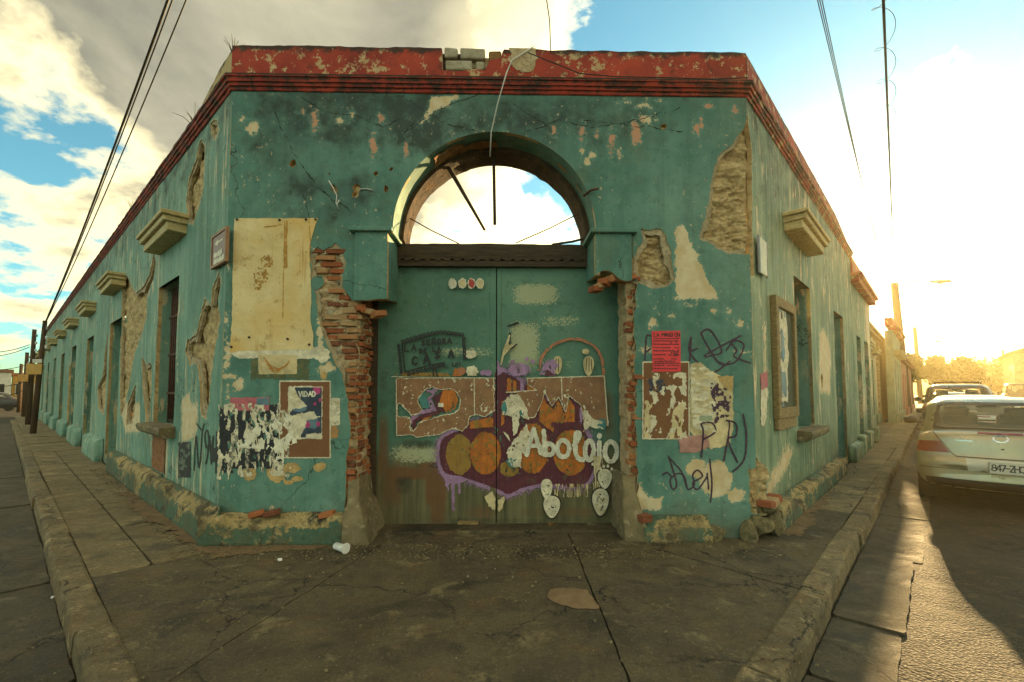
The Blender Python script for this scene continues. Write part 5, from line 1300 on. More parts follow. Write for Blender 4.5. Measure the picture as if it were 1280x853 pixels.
gp('graffiti', 1, MAROON, Un(Ln([c4([(860, 300), (995, 300)])], 3.2, .5), Ln([c4([(975, 225), (978, 300)])], 1.6, .4), Ln([c4([(668, 85), (668, 146)])], 1.2, .4), Ln([Ring(*c4([(765, 410)])[0], 22, 33, 0, -100, 60)], 2.2, .5)), (635, 735, 465, 590))
gp('graffiti', 1, LILAC, Un(Ln([c4([(990, 225), (985, 290)])], 2.2, .8), Ln([c4([(715, 105), (715, 145)])], 2.4, .8), P(c4([(600, 0), (625, 60), (600, 75)]), 1)), (620, 730, 450, 535), up=0)
both('overspray', MAROON, speck(org, 4.5, 96), (575, 735, 462, 602), step=0.0045)
both('overspray', OCHRE, (lambda f: lambda x, y: np.maximum(f(x, y), (0.10 - nz(x, y * .6, .35, 98, 5)) * 12))(org), (580, 730, 465, 600), step=0.0045)
# posters pasted over it: brown sheets with torn edges
lb = c4([(132, 86), (582, 86), (585, 235), (540, 262), (500, 252), (470, 265), (462, 300), (440, 328), (390, 318), (330, 345), (230, 358), (200, 345), (135, 350), (132, 268), (200, 262), (225, 240), (270, 230), (240, 200), (244, 160), (290, 125), (330, 135), (400, 138), (428, 190), (412, 240), (370, 255), (330, 262), (290, 275), (240, 292), (212, 330), (222, 352), (250, 345), (300, 345)])
lb = c4([(132, 86), (582, 86), (585, 235), (540, 262), (500, 252), (470, 265), (462, 300), (440, 328), (390, 318), (330, 345), (230, 358), (200, 345), (135, 350), (132, 268), (132, 180)])
lhole = c4([(205, 255), (250, 232), (232, 200), (244, 160), (290, 125), (330, 135), (400, 138), (428, 190), (412, 240), (370, 255), (330, 262), (290, 275), (240, 292), (212, 335), (198, 310), (190, 268), (140, 262), (140, 200), (180, 230)])
LB = lambda x, y: np.maximum(sd_poly(x, y, lb), -(sd_poly(x, y, sm(lhole, True, 4)) + 1.5 * nz(x, y, .35, 12))) + 2.2 * (nz(x, y, .3, 11) + 0.12)
tears = lambda x, y: 1.6 * np.maximum(nz(x, y, .6, 15) + .2, -.4)
def holes_noise(lo, sc, sd): return lambda x, y: (lo - nz(x, y, sc, sd)) * 30
gp('graffiti', 0, LILAC, P(c4([(262, 142), (330, 128), (312, 158), (292, 180), (322, 242), (242, 252), (206, 305), (192, 272), (230, 236), (288, 226), (264, 185), (300, 160)]), .8), (508, 552, 480, 535))
gp('graffiti', 0, MAROON, Un(P(c4([(300, 176), (350, 138), (328, 200), (364, 248), (322, 242)]), .5), Ln([c4([(208, 335), (216, 285), (262, 258), (322, 246)])], 2.4, .8)), (508, 562, 484, 545), up=0.0006)
gp('graffiti', 0, ORANGE, Un(P(c4([(348, 140), (402, 140), (418, 190), (402, 232), (366, 246), (328, 200)]), .5), P(c4([(228, 305), (262, 268), (300, 262), (240, 300)]), .6)), (518, 576, 484, 535), up=0.0006)
gp('graffiti', 0, TEAL2, Un(P(c4([(235, 175), (262, 150), (280, 190), (285, 222), (250, 225)]), .8)), (520, 540, 488, 512), up=0.0003)
gp('torn_edge', 0, PAPER, In(lambda x, y: LB(x, y) - 1.3 + tears(x, y), lambda x, y: x - 619), (490, 620, 470, 548), 0.005)
gp('pasted_sheet', 0, BROWN, In(LB, lambda x, y: x - 618.5, lambda x, y: (nz(x, y, .45, 16) - .30) * 30), (490, 620, 470, 548), 0.005)
gp('sticker', 0, WHITE, Rc(547.5, 554.5, 504, 509), (545, 557, 501, 512))
rb = c4([(740, 86), (1095, 76), (1112, 300), (1062, 308), (1040, 290), (1006, 300), (988, 210), (932, 165), (916, 240), (885, 170), (852, 215), (820, 145), (800, 210), (772, 265), (742, 268), (722, 230), (692, 152), (640, 150), (785, 142), (742, 112)])
RBf = lambda x, y: sd_poly(x, y, rb) + 1.6 * (nz(x, y, .3, 21) + 0.1)
gp('torn_edge', 1, PAPER, lambda x, y: RBf(x, y) - 1.2 + tears(x, y), (625, 765, 465, 535), 0.005)
gp('pasted_sheet', 1, BROWN, RBf, (625, 765, 465, 535), 0.005)
lines_l = Ln([c4([(110, 78), (590, 85)]), c4([(492, 88), (494, 260)]), c4([(131, 90), (133, 340)])], 0.55, 0.5, .5, 5)
gp('torn_edge', 0, PAPER, lines_l, (486, 620, 468, 545), 0.004); gp('torn_edge', 1, PAPER, Ln([c4([(735, 86), (1095, 75)]), c4([(897, 80), (900, 185)]), c4([(1095, 75), (1112, 305)])], 0.6, 0.5, .5, 6), (655, 765, 466, 535), 0.004, up=0)
# torn white paper, letters daubed in white, and other marks
tw = Un(P(c4([(625, 195), (660, 160), (702, 163), (735, 225), (748, 278), (705, 262), (692, 340), (674, 352), (668, 262), (628, 252)]), 4, .35, 31), P(c4([(640, 430), (682, 362), (718, 352), (708, 500), (662, 492)]), 5, .35, 33), P(c4([(625, 330), (650, 345), (660, 380), (632, 345)]), 1.5), P(c4([(1000, 210), (1040, 270), (1100, 290), (1090, 320), (1030, 310), (1000, 330)]), 5, .4, 36), P(c4([(700, 345), (735, 300), (760, 360), (720, 440), (705, 400)]), 5, .4, 38))
gp('torn_paper', 1, PAPER, In(tw, lambda x, y: (nz(x, y, .35, 39) - .22) * 20), (622, 765, 485, 590), 0.005)
gp('graffiti', 1, TEAL2, Un(El(*c4([(632, 225)])[0], 3.5, 8, 1.5), El(*c4([(712, 245)])[0], 3, 4, 1.5), P(c4([(640, 470), (660, 440), (668, 465), (690, 460), (672, 485), (690, 500), (660, 500)]), 1.5, .5), El(*c4([(1085, 300)])[0], 5, 8, 4, .4, 9)), (626, 765, 500, 590))
s = 3.709
let = [c4([(735, 440), (768, 322), (802, 432)]), c4([(745, 400), (795, 396)]), c4([(815, 330), (820, 440)]), Ring(*c4([(842, 415)])[0], 5.5, 7, 0), Ring(*c4([(905, 412)])[0], 7.5, 10.5, 0), sm(c4([(955, 395), (972, 372), (980, 345), (968, 338), (962, 365), (963, 425), (975, 458), (998, 462)])), Ring(*c4([(1026, 420)])[0], 5.5, 12, 0), sm(c4([(1072, 382), (1071, 450), (1064, 482), (1046, 486)])), c4([(1073, 350), (1073, 356)]), Ring(*c4([(1126, 425)])[0], 7.5, 12.5, 0)]
gp('painted_lettering', 1, WHITE, In(Ln(let, 2.9, 2.2, .5, 7), lambda x, y: (nz(x, y, .8, 43) - .30) * 20), (650, 775, 533, 582), 0.0045)
dr = lambda x, y: np.maximum(sd_rect(x, y, 693, 736, 605, 622), (0.02 - nz(x * 5, y * .35, .25, 44)) * 14)
dr2 = lambda x, y: np.maximum(sd_rect(x, y, 741, 753, 570, 620), (0.0 - nz(x * 5, y * .3, .3, 45)) * 14)
gp('torn_paper', 1, CREAM, Un(dr, dr2, P(c4([(545, 640), (590, 600), (592, 700), (560, 690)]), 3)), (690, 755, 568, 624), 0.005)
gp('torn_paper', 0, CREAM, P(c4([(540, 632), (575, 610), (592, 640), (588, 700), (560, 680)]), 3, .4, 3), (603, 620, 612, 642), 0.005, up=0); gp('torn_paper', 1, CREAM, P(c4([(602, 650), (635, 630), (625, 690), (604, 705)]), 3, .4, 4), (621, 634, 618, 642), 0.005, up=0)
eggs = [c4([(1098, 552)])[0] + (8.5, 12.5), c4([(1078, 660)])[0] + (10, 17), c4([(852, 682)])[0] + (10, 14), c4([(828, 600)])[0] + (7, 13)]
def egg(cx, cy, rx, ry): return lambda x, y: sd_ell(x, y, cx, cy, rx * (1 - 0.28 * np.clip((y - cy) / ry, -1, 1)), ry) if False else (np.hypot((x - cx) / (rx * (1 - 0.30 * np.clip((y - cy) / ry, -1, 1))), (y - cy) / ry) - 1) * rx
gp('pasted_cutout', 1, BLACK, Un(*[(lambda f: lambda x, y: f(x, y) - 1.2)(egg(*e)) for e in eggs[:3]]), (684, 770, 580, 655), 0.005)
gp('pasted_cutout', 1, PAPER, Un(*[egg(*e) for e in eggs], *[El(*c4([p])[0], 1.7, 2.2) for p in ((1078, 505), (1093, 494), (1112, 493), (1130, 507))]), (670, 770, 578, 655), 0.005)
gp('pasted_cutout', 1, BLACK, In(Un(*[(lambda f: lambda x, y: f(x, y) + 2.5)(egg(*e)) for e in eggs]), lambda x, y: (0.17 - nz(x, y, .55, 48)) * 20), (670, 770, 578, 655), 0.005, up=0.0006)
c8 = lambda p: cv(p, 460, 300, 3.765)
gp('graffiti', 1, SALMON, In(Ln([sm(c8([(805, 612), (815, 560), (850, 512), (900, 482), (960, 466), (1020, 476), (1070, 506), (1100, 560), (1110, 632)]))], 1.7, 1.4, .5, 50), lambda x, y: (nz(x, y, 1.0, 51) - .22) * 20), (670, 760, 420, 470), 0.0045)
gp('pasted_cutout', 1, CREAM, Un(egg(*c8([(892, 590)])[0], 5.5, 11.5), egg(*c8([(1038, 594)])[0], 6.5, 12.5), El(*c8([(1024, 526)])[0], 4.5, 3.5, 1)), (690, 745, 432, 470), 0.0045)
gp('pasted_cutout', 1, BLACK, Ln([c8([(886, 560), (884, 615)]), c8([(897, 560), (896, 620)]), c8([(1030, 560), (1026, 615)]), c8([(1040, 555), (1040, 620)]), c8([(1050, 562), (1054, 615)])], .45, .3), (692, 742, 445, 468), 0.004, up=0.0006)
haze_ = lambda x, y: np.minimum(sd_ell(x, y, 648, 462, 14, 9), sd_ell(x, y, 688, 460, 10, 10)) * 0.8 + 9 * nz(x, y, .9, 52)
gp('graffiti', 1, LILAC, In(Un(haze_, El(641, 452, 2.5, 2.5), El(659, 449, 3, 2.5), El(666, 452, 2.5, 3), P(c8([(805, 635), (830, 590), (880, 640)]), 1)), lambda x, y: y - 470.5), (622, 702, 440, 471), 0.005)
gp('graffiti', 1, MAROON, P(c8([(832, 640), (840, 608), (882, 638)]), .5), (678, 698, 458, 471), 0.005, up=0.0006)
gp('graffiti', 0, LILAC, El(607, 466, 7, 4, 4, .4, 53), (596, 618, 458, 470.5)); gp('graffiti', 0, ORANGE, El(571, 468, 6, 7, 2), (564, 580, 459, 470.5), up=0); gp('graffiti', 0, SALMON, El(577, 464, 5, 5, 2), (570, 584, 458, 470), up=0.0006)
gp('graffiti', 0, OCHRE, Un(El(545, 470, 20, 4, 3, .3, 5), El(520, 468, 22, 3, 3, .3, 6)), (495, 570, 462, 470.5)); gp('torn_paper', 0, PAPER, In(Un(El(590, 464, 7, 7, 5, .4, 8), El(588, 443, 8, 5, 5, .5, 9)), lambda x, y: y - 470), (578, 602, 434, 471), 0.005)
gp('torn_paper', 1, CREAM, P(c8([(622, 588), (636, 520), (662, 450), (672, 440), (660, 490), (690, 492), (640, 545), (628, 590)]), 1.2, .4, 55), (621, 650, 402, 460), 0.005); gp('graffiti', 1, BLACK, Un(Ln([c8([(662, 405), (705, 392)])], 1.4, .6), Ln([c8([(668, 440), (668, 490)])], 1.4, .6), Ln([c8([(670, 515), (700, 492)])], 1.0, .5)), (632, 652, 398, 442), 0.004)
c3 = lambda p: cv(p, 480, 400, 8)
sg = words('LA', 208, 256, 58, 70, -0.10) + words('SEÑORA', 378, 208, 48, 52, -0.09) + words('DE', 358, 292, 42, 44, -.05) + words('LA', 488, 272, 42, 46, -.05)
big = words('C', 282, 372, 76, 60, 0) + words('A', 398, 352, 82, 60, 0) + words('S', 514, 322, 62, 60, 0) + words('A', 648, 308, 66, 60, 0)
frm = [[(180, 240), (210, 530)], [(182, 238), (480, 150), (560, 130), (790, 160)], [(788, 180), (800, 400)], [(215, 520), (460, 452), (600, 430)], [(485, 460), (496, 562)], [(508, 468), (532, 562)]]
loops = []
for i in range(15): t = i / 14; loops.append(Ring(190 + 590 * t, 215 - 95 * math.sin(min(1, t * 1.35) * 1.57) + (25 * max(0, t - .7) / .3), 15, 12, 0, k=10))
for i in range(8): loops.append(Ring(145 + 4 * i, 258 + 38 * i, 10, 14, 0, k=9)); 
for i in range(6): loops.append(Ring(798 + 2 * i, 190 + 38 * i, 12, 14, 0, k=9))
for i in range(9): loops.append(Ring(250 + 42 * i, 540 - 11 * i, 14, 14, 0, k=9))
loops += [[(680, 430), (690, 465), (715, 462), (720, 435)], [(735, 430), (735, 455)], [(755, 428), (760, 450)], [(560, 430), (600, 460)], Ring(560, 455, 20, 14, 0), Ring(590, 450, 16, 14, 0)]
conv = lambda ls: [c3(l) for l in ls]
gp('painted_lettering', 0, BLACK, Un(Ln(conv(sg), 1.0, .5, .9, 60), Ln(conv(big), 1.5, .7, .8, 61), Ln(conv(frm), 0.95, .5, .9, 62), Ln(conv(loops), 0.8, .4, .9, 63)), (494, 590, 408, 473), 0.0035)
# four small stickers high on the left leaf
for k, (x, c_) in enumerate(((565.5, 'white_paint'), (578, 'cream_wheat_paste'), (589.5, 'sticker_red'), (600, 'cream_wheat_paste'))):
    if c_ == 'sticker_red': flat('sticker_red', (0.42, 0.03, 0.02), 0.5)
    st_ = gp('sticker', 0, WHITE, El(x, 354.5, 5.0, 6.6, 2.6, .5, k), (x - 8, x + 8, 345, 364), 0.004); gp('sticker', 0, M[c_], El(x, 354.5, 4.0, 5.4, 2.8, .6, k + 4), (x - 8, x + 8, 345, 364), 0.004, up=0.0006)
# ---------------------------------------------------------------- posters, paint and fixings on the walls
def squig(x0, x1, h, sd):                                     # lettering too worn to read
    r_ = random.Random(sd); out = []; x = x0
    while x < x1:
        w_ = r_.uniform(.5, .9) * h; out.append([(x, h * r_.uniform(.7, 1)), (x + w_ * .3, h * r_.uniform(0, .3)), (x + w_ * .6, h * r_.uniform(.6, 1)), (x + w_, h * r_.uniform(0, .5))]); x += w_ * 1.7
    return out
fd, ld, rd = wall_disp(3), wall_disp(5, 0.02), wall_disp(9, 0.02)
fw = lambda u, v: fd(u, v) + 0.010 * np.maximum(0, fbm(u, v, 7, 4, 35)) + 0.006 * np.maximum(0, fbm(u, v, 26, 3, 36))
def fp(name, mat, fld, box, n=0.003, step=0.006, parent=None, **kw):
    o = trace(name, FF, box, fld, mat, parent, n=n, step=step, disp=fd if name in ('graffiti', 'crack', 'glue_patch') else fw); finish(o, name, bool(kw)); return tag(o, **kw) if kw and o else o
def lp(name, mat, fld, box, n=0.004, step=0.008, parent=None, **kw):
    o = trace(name, FL, box, fld, mat, parent, n=n, step=step, disp=ld); finish(o, name, bool(kw)); return tag(o, **kw) if kw and o else o
def rp(name, mat, fld, box, n=0.004, step=0.008, parent=None, **kw):
    o = trace(name, FR, box, fld, mat, parent, n=n, step=step, disp=rd); finish(o, name, bool(kw)); return tag(o, **kw) if kw and o else o
INK, PINKP, REDP, NAVY, SKYB = flat('ink', (0.022, 0.022, 0.024), 0.7), flat('pink_paper', (0.48, 0.13, 0.15), 0.8, stain=(0.5, 0.3, 0.25)), flat('red_paper', (0.78, 0.055, 0.065), 0.75, 0.1), flat('navy_print', (0.022, 0.030, 0.055), 0.5, stain=(0.05, 0.08, 0.12)), flat('blue_print', (0.10, 0.18, 0.22), 0.6)
BOARD = flat('brown_board', (0.200, 0.085, 0.034), 0.8, 0.12, 6); GLUE = flat('old_glue', (0.50, 0.33, 0.13), 0.9, 0.3, 20, stain=(0.28, 0.18, 0.07)); MAG = flat('magenta_print', (0.42, 0.04, 0.16), 0.6); PURPLE = flat('purple_spray', (0.060, 0.026, 0.050), 0.7)
def tan_sheet(t):
    n = t.noise(2.5, 6, None, 0.6); st = t.noise(1.0, 5, t.coord((14, 14, 0.7)), 0.6); f = t.noise(60, 4, None, 0.7)
    c = t.mix(t.rng(n, 0.3, 0.7), (0.60, 0.43, 0.175), (0.82, 0.66, 0.36))
    c = t.mix(t.rng(t.noise(1.3, 4), 0.48, 0.62, 0, 0.7), c, (0.66, 0.40, 0.11))
    c = t.mix(t.rng(st, 0.60, 0.70, 0, 0.75), c, (0.42, 0.20, 0.045))
    c = t.mix(t.rng(f, 0.64, 0.70, 0, 0.8), c, (0.10, 0.055, 0.02)); c = t.mix(t.rng(t.noise(9, 6, None, .7), 0.60, 0.68, 0, 0.6), c, (0.34, 0.18, 0.05))
    return dict(c=c, r=0.85, n=t.bump(t.math('ADD', n, t.math('MULTIPLY', f, .3)), 0.3, 0.01))
TANS = material('tan_sheet', tan_sheet)
big = [(293, 273), (397, 273), (393, 286), (389, 300), (387, 318), (388, 340), (389, 380), (388, 400), (392, 420), (391, 437), (340, 438), (300, 439), (287, 441), (290, 400), (291, 330)]
bp = fp('pasted_sheet', TANS, P(big, 1.6, .18, 2), (284, 400, 270, 446), 0.004, label='large blank tan sheet, rust streaked and torn at its lower edge, above the banana drawing', cat='poster')
fp('rust_stain', flat('rust_wash', (0.36, 0.18, 0.045), .9, .3, 30, stain=(.55, .34, .10)), In(Un(El(334, 327, 8, 8, 5, .35, 71), El(326, 345, 10, 10, 6, .35, 72), El(322, 357, 5, 6, 6, .5, 73)), lambda x, y: (nz(x, y, .5, 74) - .04) * 20), (310, 350, 312, 368), 0.0046, 0.005, parent=bp)
fp('rust_run', flat('rust_streak', (0.46, 0.235, 0.05), .9, .3, 20), Un(In(Rc(355, 359.5, 276, 335, 2, .3, 75), lambda x, y: (nz(x * 3, y * .3, .3, 76) - .12) * 10), Ln([[(355.5, 290), (354.5, 330), (353.5, 398)], [(386, 276), (388, 300), (387, 318)], [(345, 283), (330, 284), (352, 281)]], .55, 1.2, .5, 77)), (325, 392, 274, 402), 0.0048, 0.005, parent=bp)
NAIL = flat('nail_iron', (0.03, 0.018, 0.01), 0.7)
for (x, y) in ((297, 275), (350, 275.5), (383, 275), (395, 275), (290, 434), (387, 431), (312, 422), (360, 424)):
    u, v = FF.pix(x, y); mb = MB(); mb.lathe((0, 0, 0), [(0.004, -0.012), (0.011, -0.008), (0.010, 0.002), (0.004, 0.004)], 8); o = mb.build('nail', NAIL, bp, False)
    o.matrix_basis = Matrix.Translation(FF.P(u, v, 0.014)) @ FF.rot().to_4x4() @ Matrix.Rotation(R(90), 4, 'X')
fp('torn_edge', PAPER, In(Un(P([(292, 425), (400, 425), (404, 452), (392, 447), (370, 450), (330, 447), (300, 448), (284, 442)], 6, .2, 5), El(404, 445, 8, 10, 6, .3, 7)), lambda x, y: 434 - y + 3 * nz(x, y, .3, 6)), (282, 414, 430, 460), 0.0025, parent=bp)
bn = fp('banana_poster', flat('buff_paper', (0.60, 0.47, 0.25), 0.85, 0.2, 9, stain=(0.30, 0.25, 0.12)), Rc(323, 371.5, 444, 468, 1.4, .3, 9), (318, 376, 440, 472), 0.004, label='small buff sheet with a drawn bunch of bananas, below the tan sheet', cat='poster')
YEL = flat('banana_ink', (0.44, 0.19, 0.03), 0.8)
fp('banana_drawing', YEL, Ln([[(330 + k, 447 + 2.2 * k), (338 + k, 457 + 1.6 * k), (348, 461 + 0.6 * k), (357 - k, 458 + 0.6 * k), (362 - .5 * k, 451 + k)] for k in (0, 2.0, 4.0, 6.0)], .55, .3, .8, 3), (326, 366, 444, 468), 0.0052, 0.004, parent=bn)
fp('stain', flat('mossy_glue', (0.12, 0.13, 0.06), 0.9, 0.3, 20), In(Rc(314, 386, 446, 474, 5, .3, 4), Not(Rc(323, 371.5, 444, 468)), lambda x, y: (nz(x, y, .5, 5) - .12) * 20), (308, 392, 440, 480), 0.002, parent=bn)
# brown board with a torn event poster on it
bd = fp('brown_board', BOARD, Rc(350, 412.5, 477, 572, .5, .3, 2), (346, 416, 474, 576), 0.005, label='brown painted square on the wall with a torn dark blue poster on it', cat='poster')
fp('torn_edge', PAPER, In(Rc(349, 413.6, 475.8, 573, 1.6, .5, 3), Not(Rc(350.4, 412, 477.6, 571.6))), (346, 417, 473, 577), 0.0054, 0.005, parent=bd)
pb = fp('torn_poster', PAPER, Rc(360, 403, 483, 549, 3.0, .35, 6), (355, 408, 479, 554), 0.006, label='torn dark blue poster with the white letters VIDAD on the brown square', cat='poster')
navy = In(Rc(362.5, 402, 484.5, 547, 1.0, .4, 7), Not(P([(360, 482), (368, 484), (372, 495), (384, 508), (375, 511), (366, 511), (360, 520)], 2.2, .4, 8)), Not(P([(352, 522), (392, 514), (396, 520), (402, 521), (384, 526), (376, 548), (352, 556)], 4, .35, 9)), Not(Rc(382, 402, 542, 552, 3, .4, 5)))
fp('print', NAVY, navy, (355, 408, 480, 552), 0.0072, 0.005, parent=pb)
fp('print', MAG, In(Un(El(396, 488, 5, 5, 3, .5, 3), El(400, 500, 2, 3, 2), El(394, 505, 2, 2, 1.5), El(398, 530, 2.5, 3, 2), El(384, 531, 4, 4, 3, .5, 6)), navy), (378, 404, 482, 540), 0.0080, 0.005, parent=pb)
fp('print', SKYB, In(Un(El(374, 511, 10, 4, 2, .4, 3), El(390, 528, 8, 8, 7, .5, 4)), navy), (360, 403, 504, 545), 0.0076, 0.005, parent=pb)
fp('lettering', WHITE, Ln(words('V', 373.5, 489.6, 6.2, 4.7) + words('I', 378.0, 489.6, 6.2, 4.7) + words('DAD', 380.6, 489.6, 6.2, 5.0), .75, .1), (370, 400, 487, 499), 0.0084, 0.0035, parent=pb)
# the shredded layers of old bills left of it
sh = fp('shredded_bills', INK, In(Un(Rc(288, 352, 507, 585, 6, .2, 11), Rc(274, 291, 510, 592, 5, .3, 12)), lambda x, y: (nz(x, y * .5, .22, 13) + .10) * -20), (268, 358, 498, 600), 0.004, label='layers of shredded white bills over dark print, beside the brown square', cat='poster')
shr = lambda lo, sd, sy=.35: (lambda x, y: (lo - nz(x, y * sy, .22, sd, 5)) * 16)
fp('paper_shred', PAPER, In(Un(Rc(286, 362, 505, 596, 8, .2, 14), Rc(272, 292, 505, 600, 5, .3, 15)), shr(0.015, 16)), (266, 370, 495, 606), 0.0055, 0.005, parent=sh)
fp('paper_shred', flat('bright_paper', (0.76, 0.70, 0.54), 0.85, 0.2, 14, bumpy=.5), In(Un(El(322, 547, 16, 14, 7, .25, 17), P([(295, 552), (336, 556), (345, 562), (298, 560)], 2), El(356, 527, 12, 9, 7, .3, 18), P([(352, 548), (370, 536), (376, 552), (356, 558)], 4, .3, 19), P([(340, 530), (350, 520), (356, 580), (344, 578)], 6, .3, 20)), shr(-0.06, 21, .6)), (286, 384, 508, 590), 0.007, 0.005, parent=sh)
fp('print', flat('grey_print', (.20, .19, .15), .85, .5, 40), In(Un(Rc(286, 362, 508, 594, 8, .2, 14)), lambda x, y: (0.06 - nz(x, y * .7, .35, 81, 5)) * 16, shr(0.05, 16)), (282, 366, 502, 598), 0.0062, 0.005, parent=sh)
fp('print', INK, In(Ln([[(x_, 567), (x_ + .6, 583)] for x_ in (305, 311, 315, 321, 326, 332)] + [[(305, 570), (311, 580)], [(315, 575), (321, 575)], [(300, 526), (303, 537)], [(308, 524), (318, 536)], [(322, 526), (327, 535)]], 1.3, 1.2, .5, 3), lambda x, y: (nz(x, y, .4, 22) - .12) * 20), (298, 340, 520, 586), 0.0062, 0.005, parent=sh)
fp('print', INK, Ln(words('02', 276, 521, 6, 5) + [[(276, 534), (277, 544)], [(280, 533), (283, 544)], [(276, 540), (284, 538)]], 1.0, .7, .6, 3), (272, 290, 516, 546), 0.0066, 0.004, parent=sh)
fp('pink_bill', PINKP, In(Rc(288, 336.5, 497, 513.5, 1.0, .4, 4), lambda x, y: (nz(x, y, .3, 23) - .22) * 20), (284, 340, 494, 518), 0.0048, label='strip of a pink bill with a blue corner above the shredded bills', cat='poster')
fp('print', SKYB, In(Rc(321, 336, 498, 506, 2.0, .4, 4)), (318, 338, 496, 508), 0.006, 0.005, parent=bpy.data.objects['pink_bill'])
fp('glue_patch', GLUE, In(Un(El(312, 592, 9, 9, 6, .3, 24), El(346, 590, 12, 13, 8, .25, 25), El(366, 585, 9, 7, 5, .3, 26), El(372, 599, 7, 3, 4, .4, 27), El(360, 603, 6, 3, 3, .4, 28), El(398, 585, 6, 5, 4, .4, 29), El(295, 515, 4, 6, 4, .4, 30), El(297, 536, 4, 6, 4, .4, 31), El(405, 470, 4, 6, 4, .4, 32), El(402, 582, 5, 4, 5, .4, 33))), (286, 412, 462, 612), 0.0032, parent=BLD)
fp('white_bill', PAPER, In(Rc(413.5, 425, 498, 532, 2.2, .35, 34), lambda x, y: (nz(x, y, .4, 35) - .2) * 20), (409, 428, 494, 552), 0.0042, label='narrow torn white bill between the brown square and the broken brick jamb', cat='poster')
fp('glue_patch', flat('salmon_glue', (0.42, 0.22, 0.09), .9), El(417, 540, 6, 9, 5, .4, 36), (409, 426, 528, 556), 0.0045, parent=BLD)
# right of the gate
rb2 = fp('brown_board', BOARD, Rc(804, 861, 453, 548, .8, .3, 2), (800, 866, 449, 553), 0.005, label='brown square under the red flyer, covered in torn white and blue shreds', cat='poster')
fp('torn_edge', PAPER, In(Rc(803, 862, 452, 549.5, 1.6, .5, 3), Not(Rc(804.4, 860.6, 453.6, 548))), (799, 866, 448, 554), 0.0054, 0.005, parent=rb2)
fp('print', NAVY, In(Rc(811, 832, 474, 490, 3, .3, 4), lambda x, y: (nz(x, y, .4, 37) - .05) * 20), (806, 836, 470, 494), 0.0062, 0.005, parent=rb2)
fp('paper_shred', PAPER, In(Rc(809, 858, 466, 550, 5, .25, 38), lambda x, y: (0.07 - nz(x * .8, y * .6, .22, 39, 5)) * 16), (802, 862, 462, 556), 0.0068, 0.005, parent=rb2)
fp('paper_shred', CREAM, In(Un(P([(806, 500), (815, 505), (812, 550), (805, 548)], 3), P([(840, 515), (856, 500), (852, 545), (838, 548)], 6, .3, 40)), shr(-.05, 41, .6)), (800, 862, 496, 556), 0.0074, 0.005, parent=rb2)
lay = fp('layered_bills', CREAM, In(P([(863, 455), (876, 453), (886, 462), (900, 470), (916, 480), (917, 530), (912, 556), (890, 562), (872, 548), (862, 540)], 4, .25, 42)), (858, 922, 448, 568), 0.005, label='thick stack of layered, torn cream bills under the purple scrawl beside the red flyer', cat='poster')
fp('paper_shred', PAPER, In(P([(863, 455), (880, 455), (896, 472), (894, 540), (866, 536)], 4, .25, 43), lambda x, y: (0.0 - nz(x * .5, y * 1.5, .22, 44, 5)) * 16), (858, 900, 448, 545), 0.0068, 0.005, parent=lay)
fp('print', PURPLE, In(P([(888, 480), (902, 476), (914, 490), (912, 520), (892, 530)], 4, .3, 45), lambda x, y: (0.03 - nz(x, y, .3, 46, 5)) * 16), (884, 920, 470, 536), 0.0072, 0.005, parent=lay)
fp('paper_shred', GLUE, In(P([(896, 470), (917, 470), (916, 490), (905, 485)], 3, .4, 47)), (892, 922, 462, 494), 0.0076, 0.005, parent=lay)
fp('paper_shred', flat('dusty_pink', (0.44, 0.22, 0.18), .85), P([(848, 546), (884, 543), (888, 558), (872, 566), (850, 566)], 3, .3, 48), (844, 892, 540, 572), 0.0060, 0.005, parent=lay)
fp('paper_shred', flat('sage_paper', (0.30, 0.34, 0.22), .85), Rc(874, 890, 520, 526, 1.5), (870, 893, 516, 530), 0.0076, 0.005, parent=lay)
red = fp('red_flyer', REDP, P([(814.6, 414), (850.4, 413.6), (851, 464.5), (815.8, 465)], .3), (811, 854, 410, 468), 0.0095, 0.005, label='bright red flyer headed LA MANSION with small black print', cat='flyer')
ll = words('LA MANSION', 817.5, 416.5, 4.6, 3.25); rnd = random.Random(4)
for i, (y, h) in enumerate(((426, 1.5), (430, 2.2), (434.5, 1.5), (438, 2.4), (443, 2.2), (448.5, 1.5), (456.5, 1.8), (460.5, 1.9))):
    x = 817
    while x < 847:
        w = rnd.uniform(1.6, 4.5)
        if rnd.random() < .86: ll.append([(x, y + rnd.uniform(-.2, .2)), (x + w * .35, y + h * .6), (x + w * .6, y), (min(x + w, 848.5), y + h * .5)])
        x += w + 0.9
ll += words('197', 838, 427, 3.4, 3.2) + words('150', 838, 440, 5.2, 3.4) + [[(818 + 3.3 * k, 451 + (k % 2)), (819.2 + 3.3 * k, 453.2), (820.4 + 3.3 * k, 451.2)] for k in range(8)]
ll += [[(817, 423.6), (849, 423.2)], [(817, 454.6), (849, 454.4)]]
fp('lettering', INK, Ln(ll, 0.40, .15, .9, 3), (814, 852, 413, 466), 0.0108, 0.0032, parent=red)
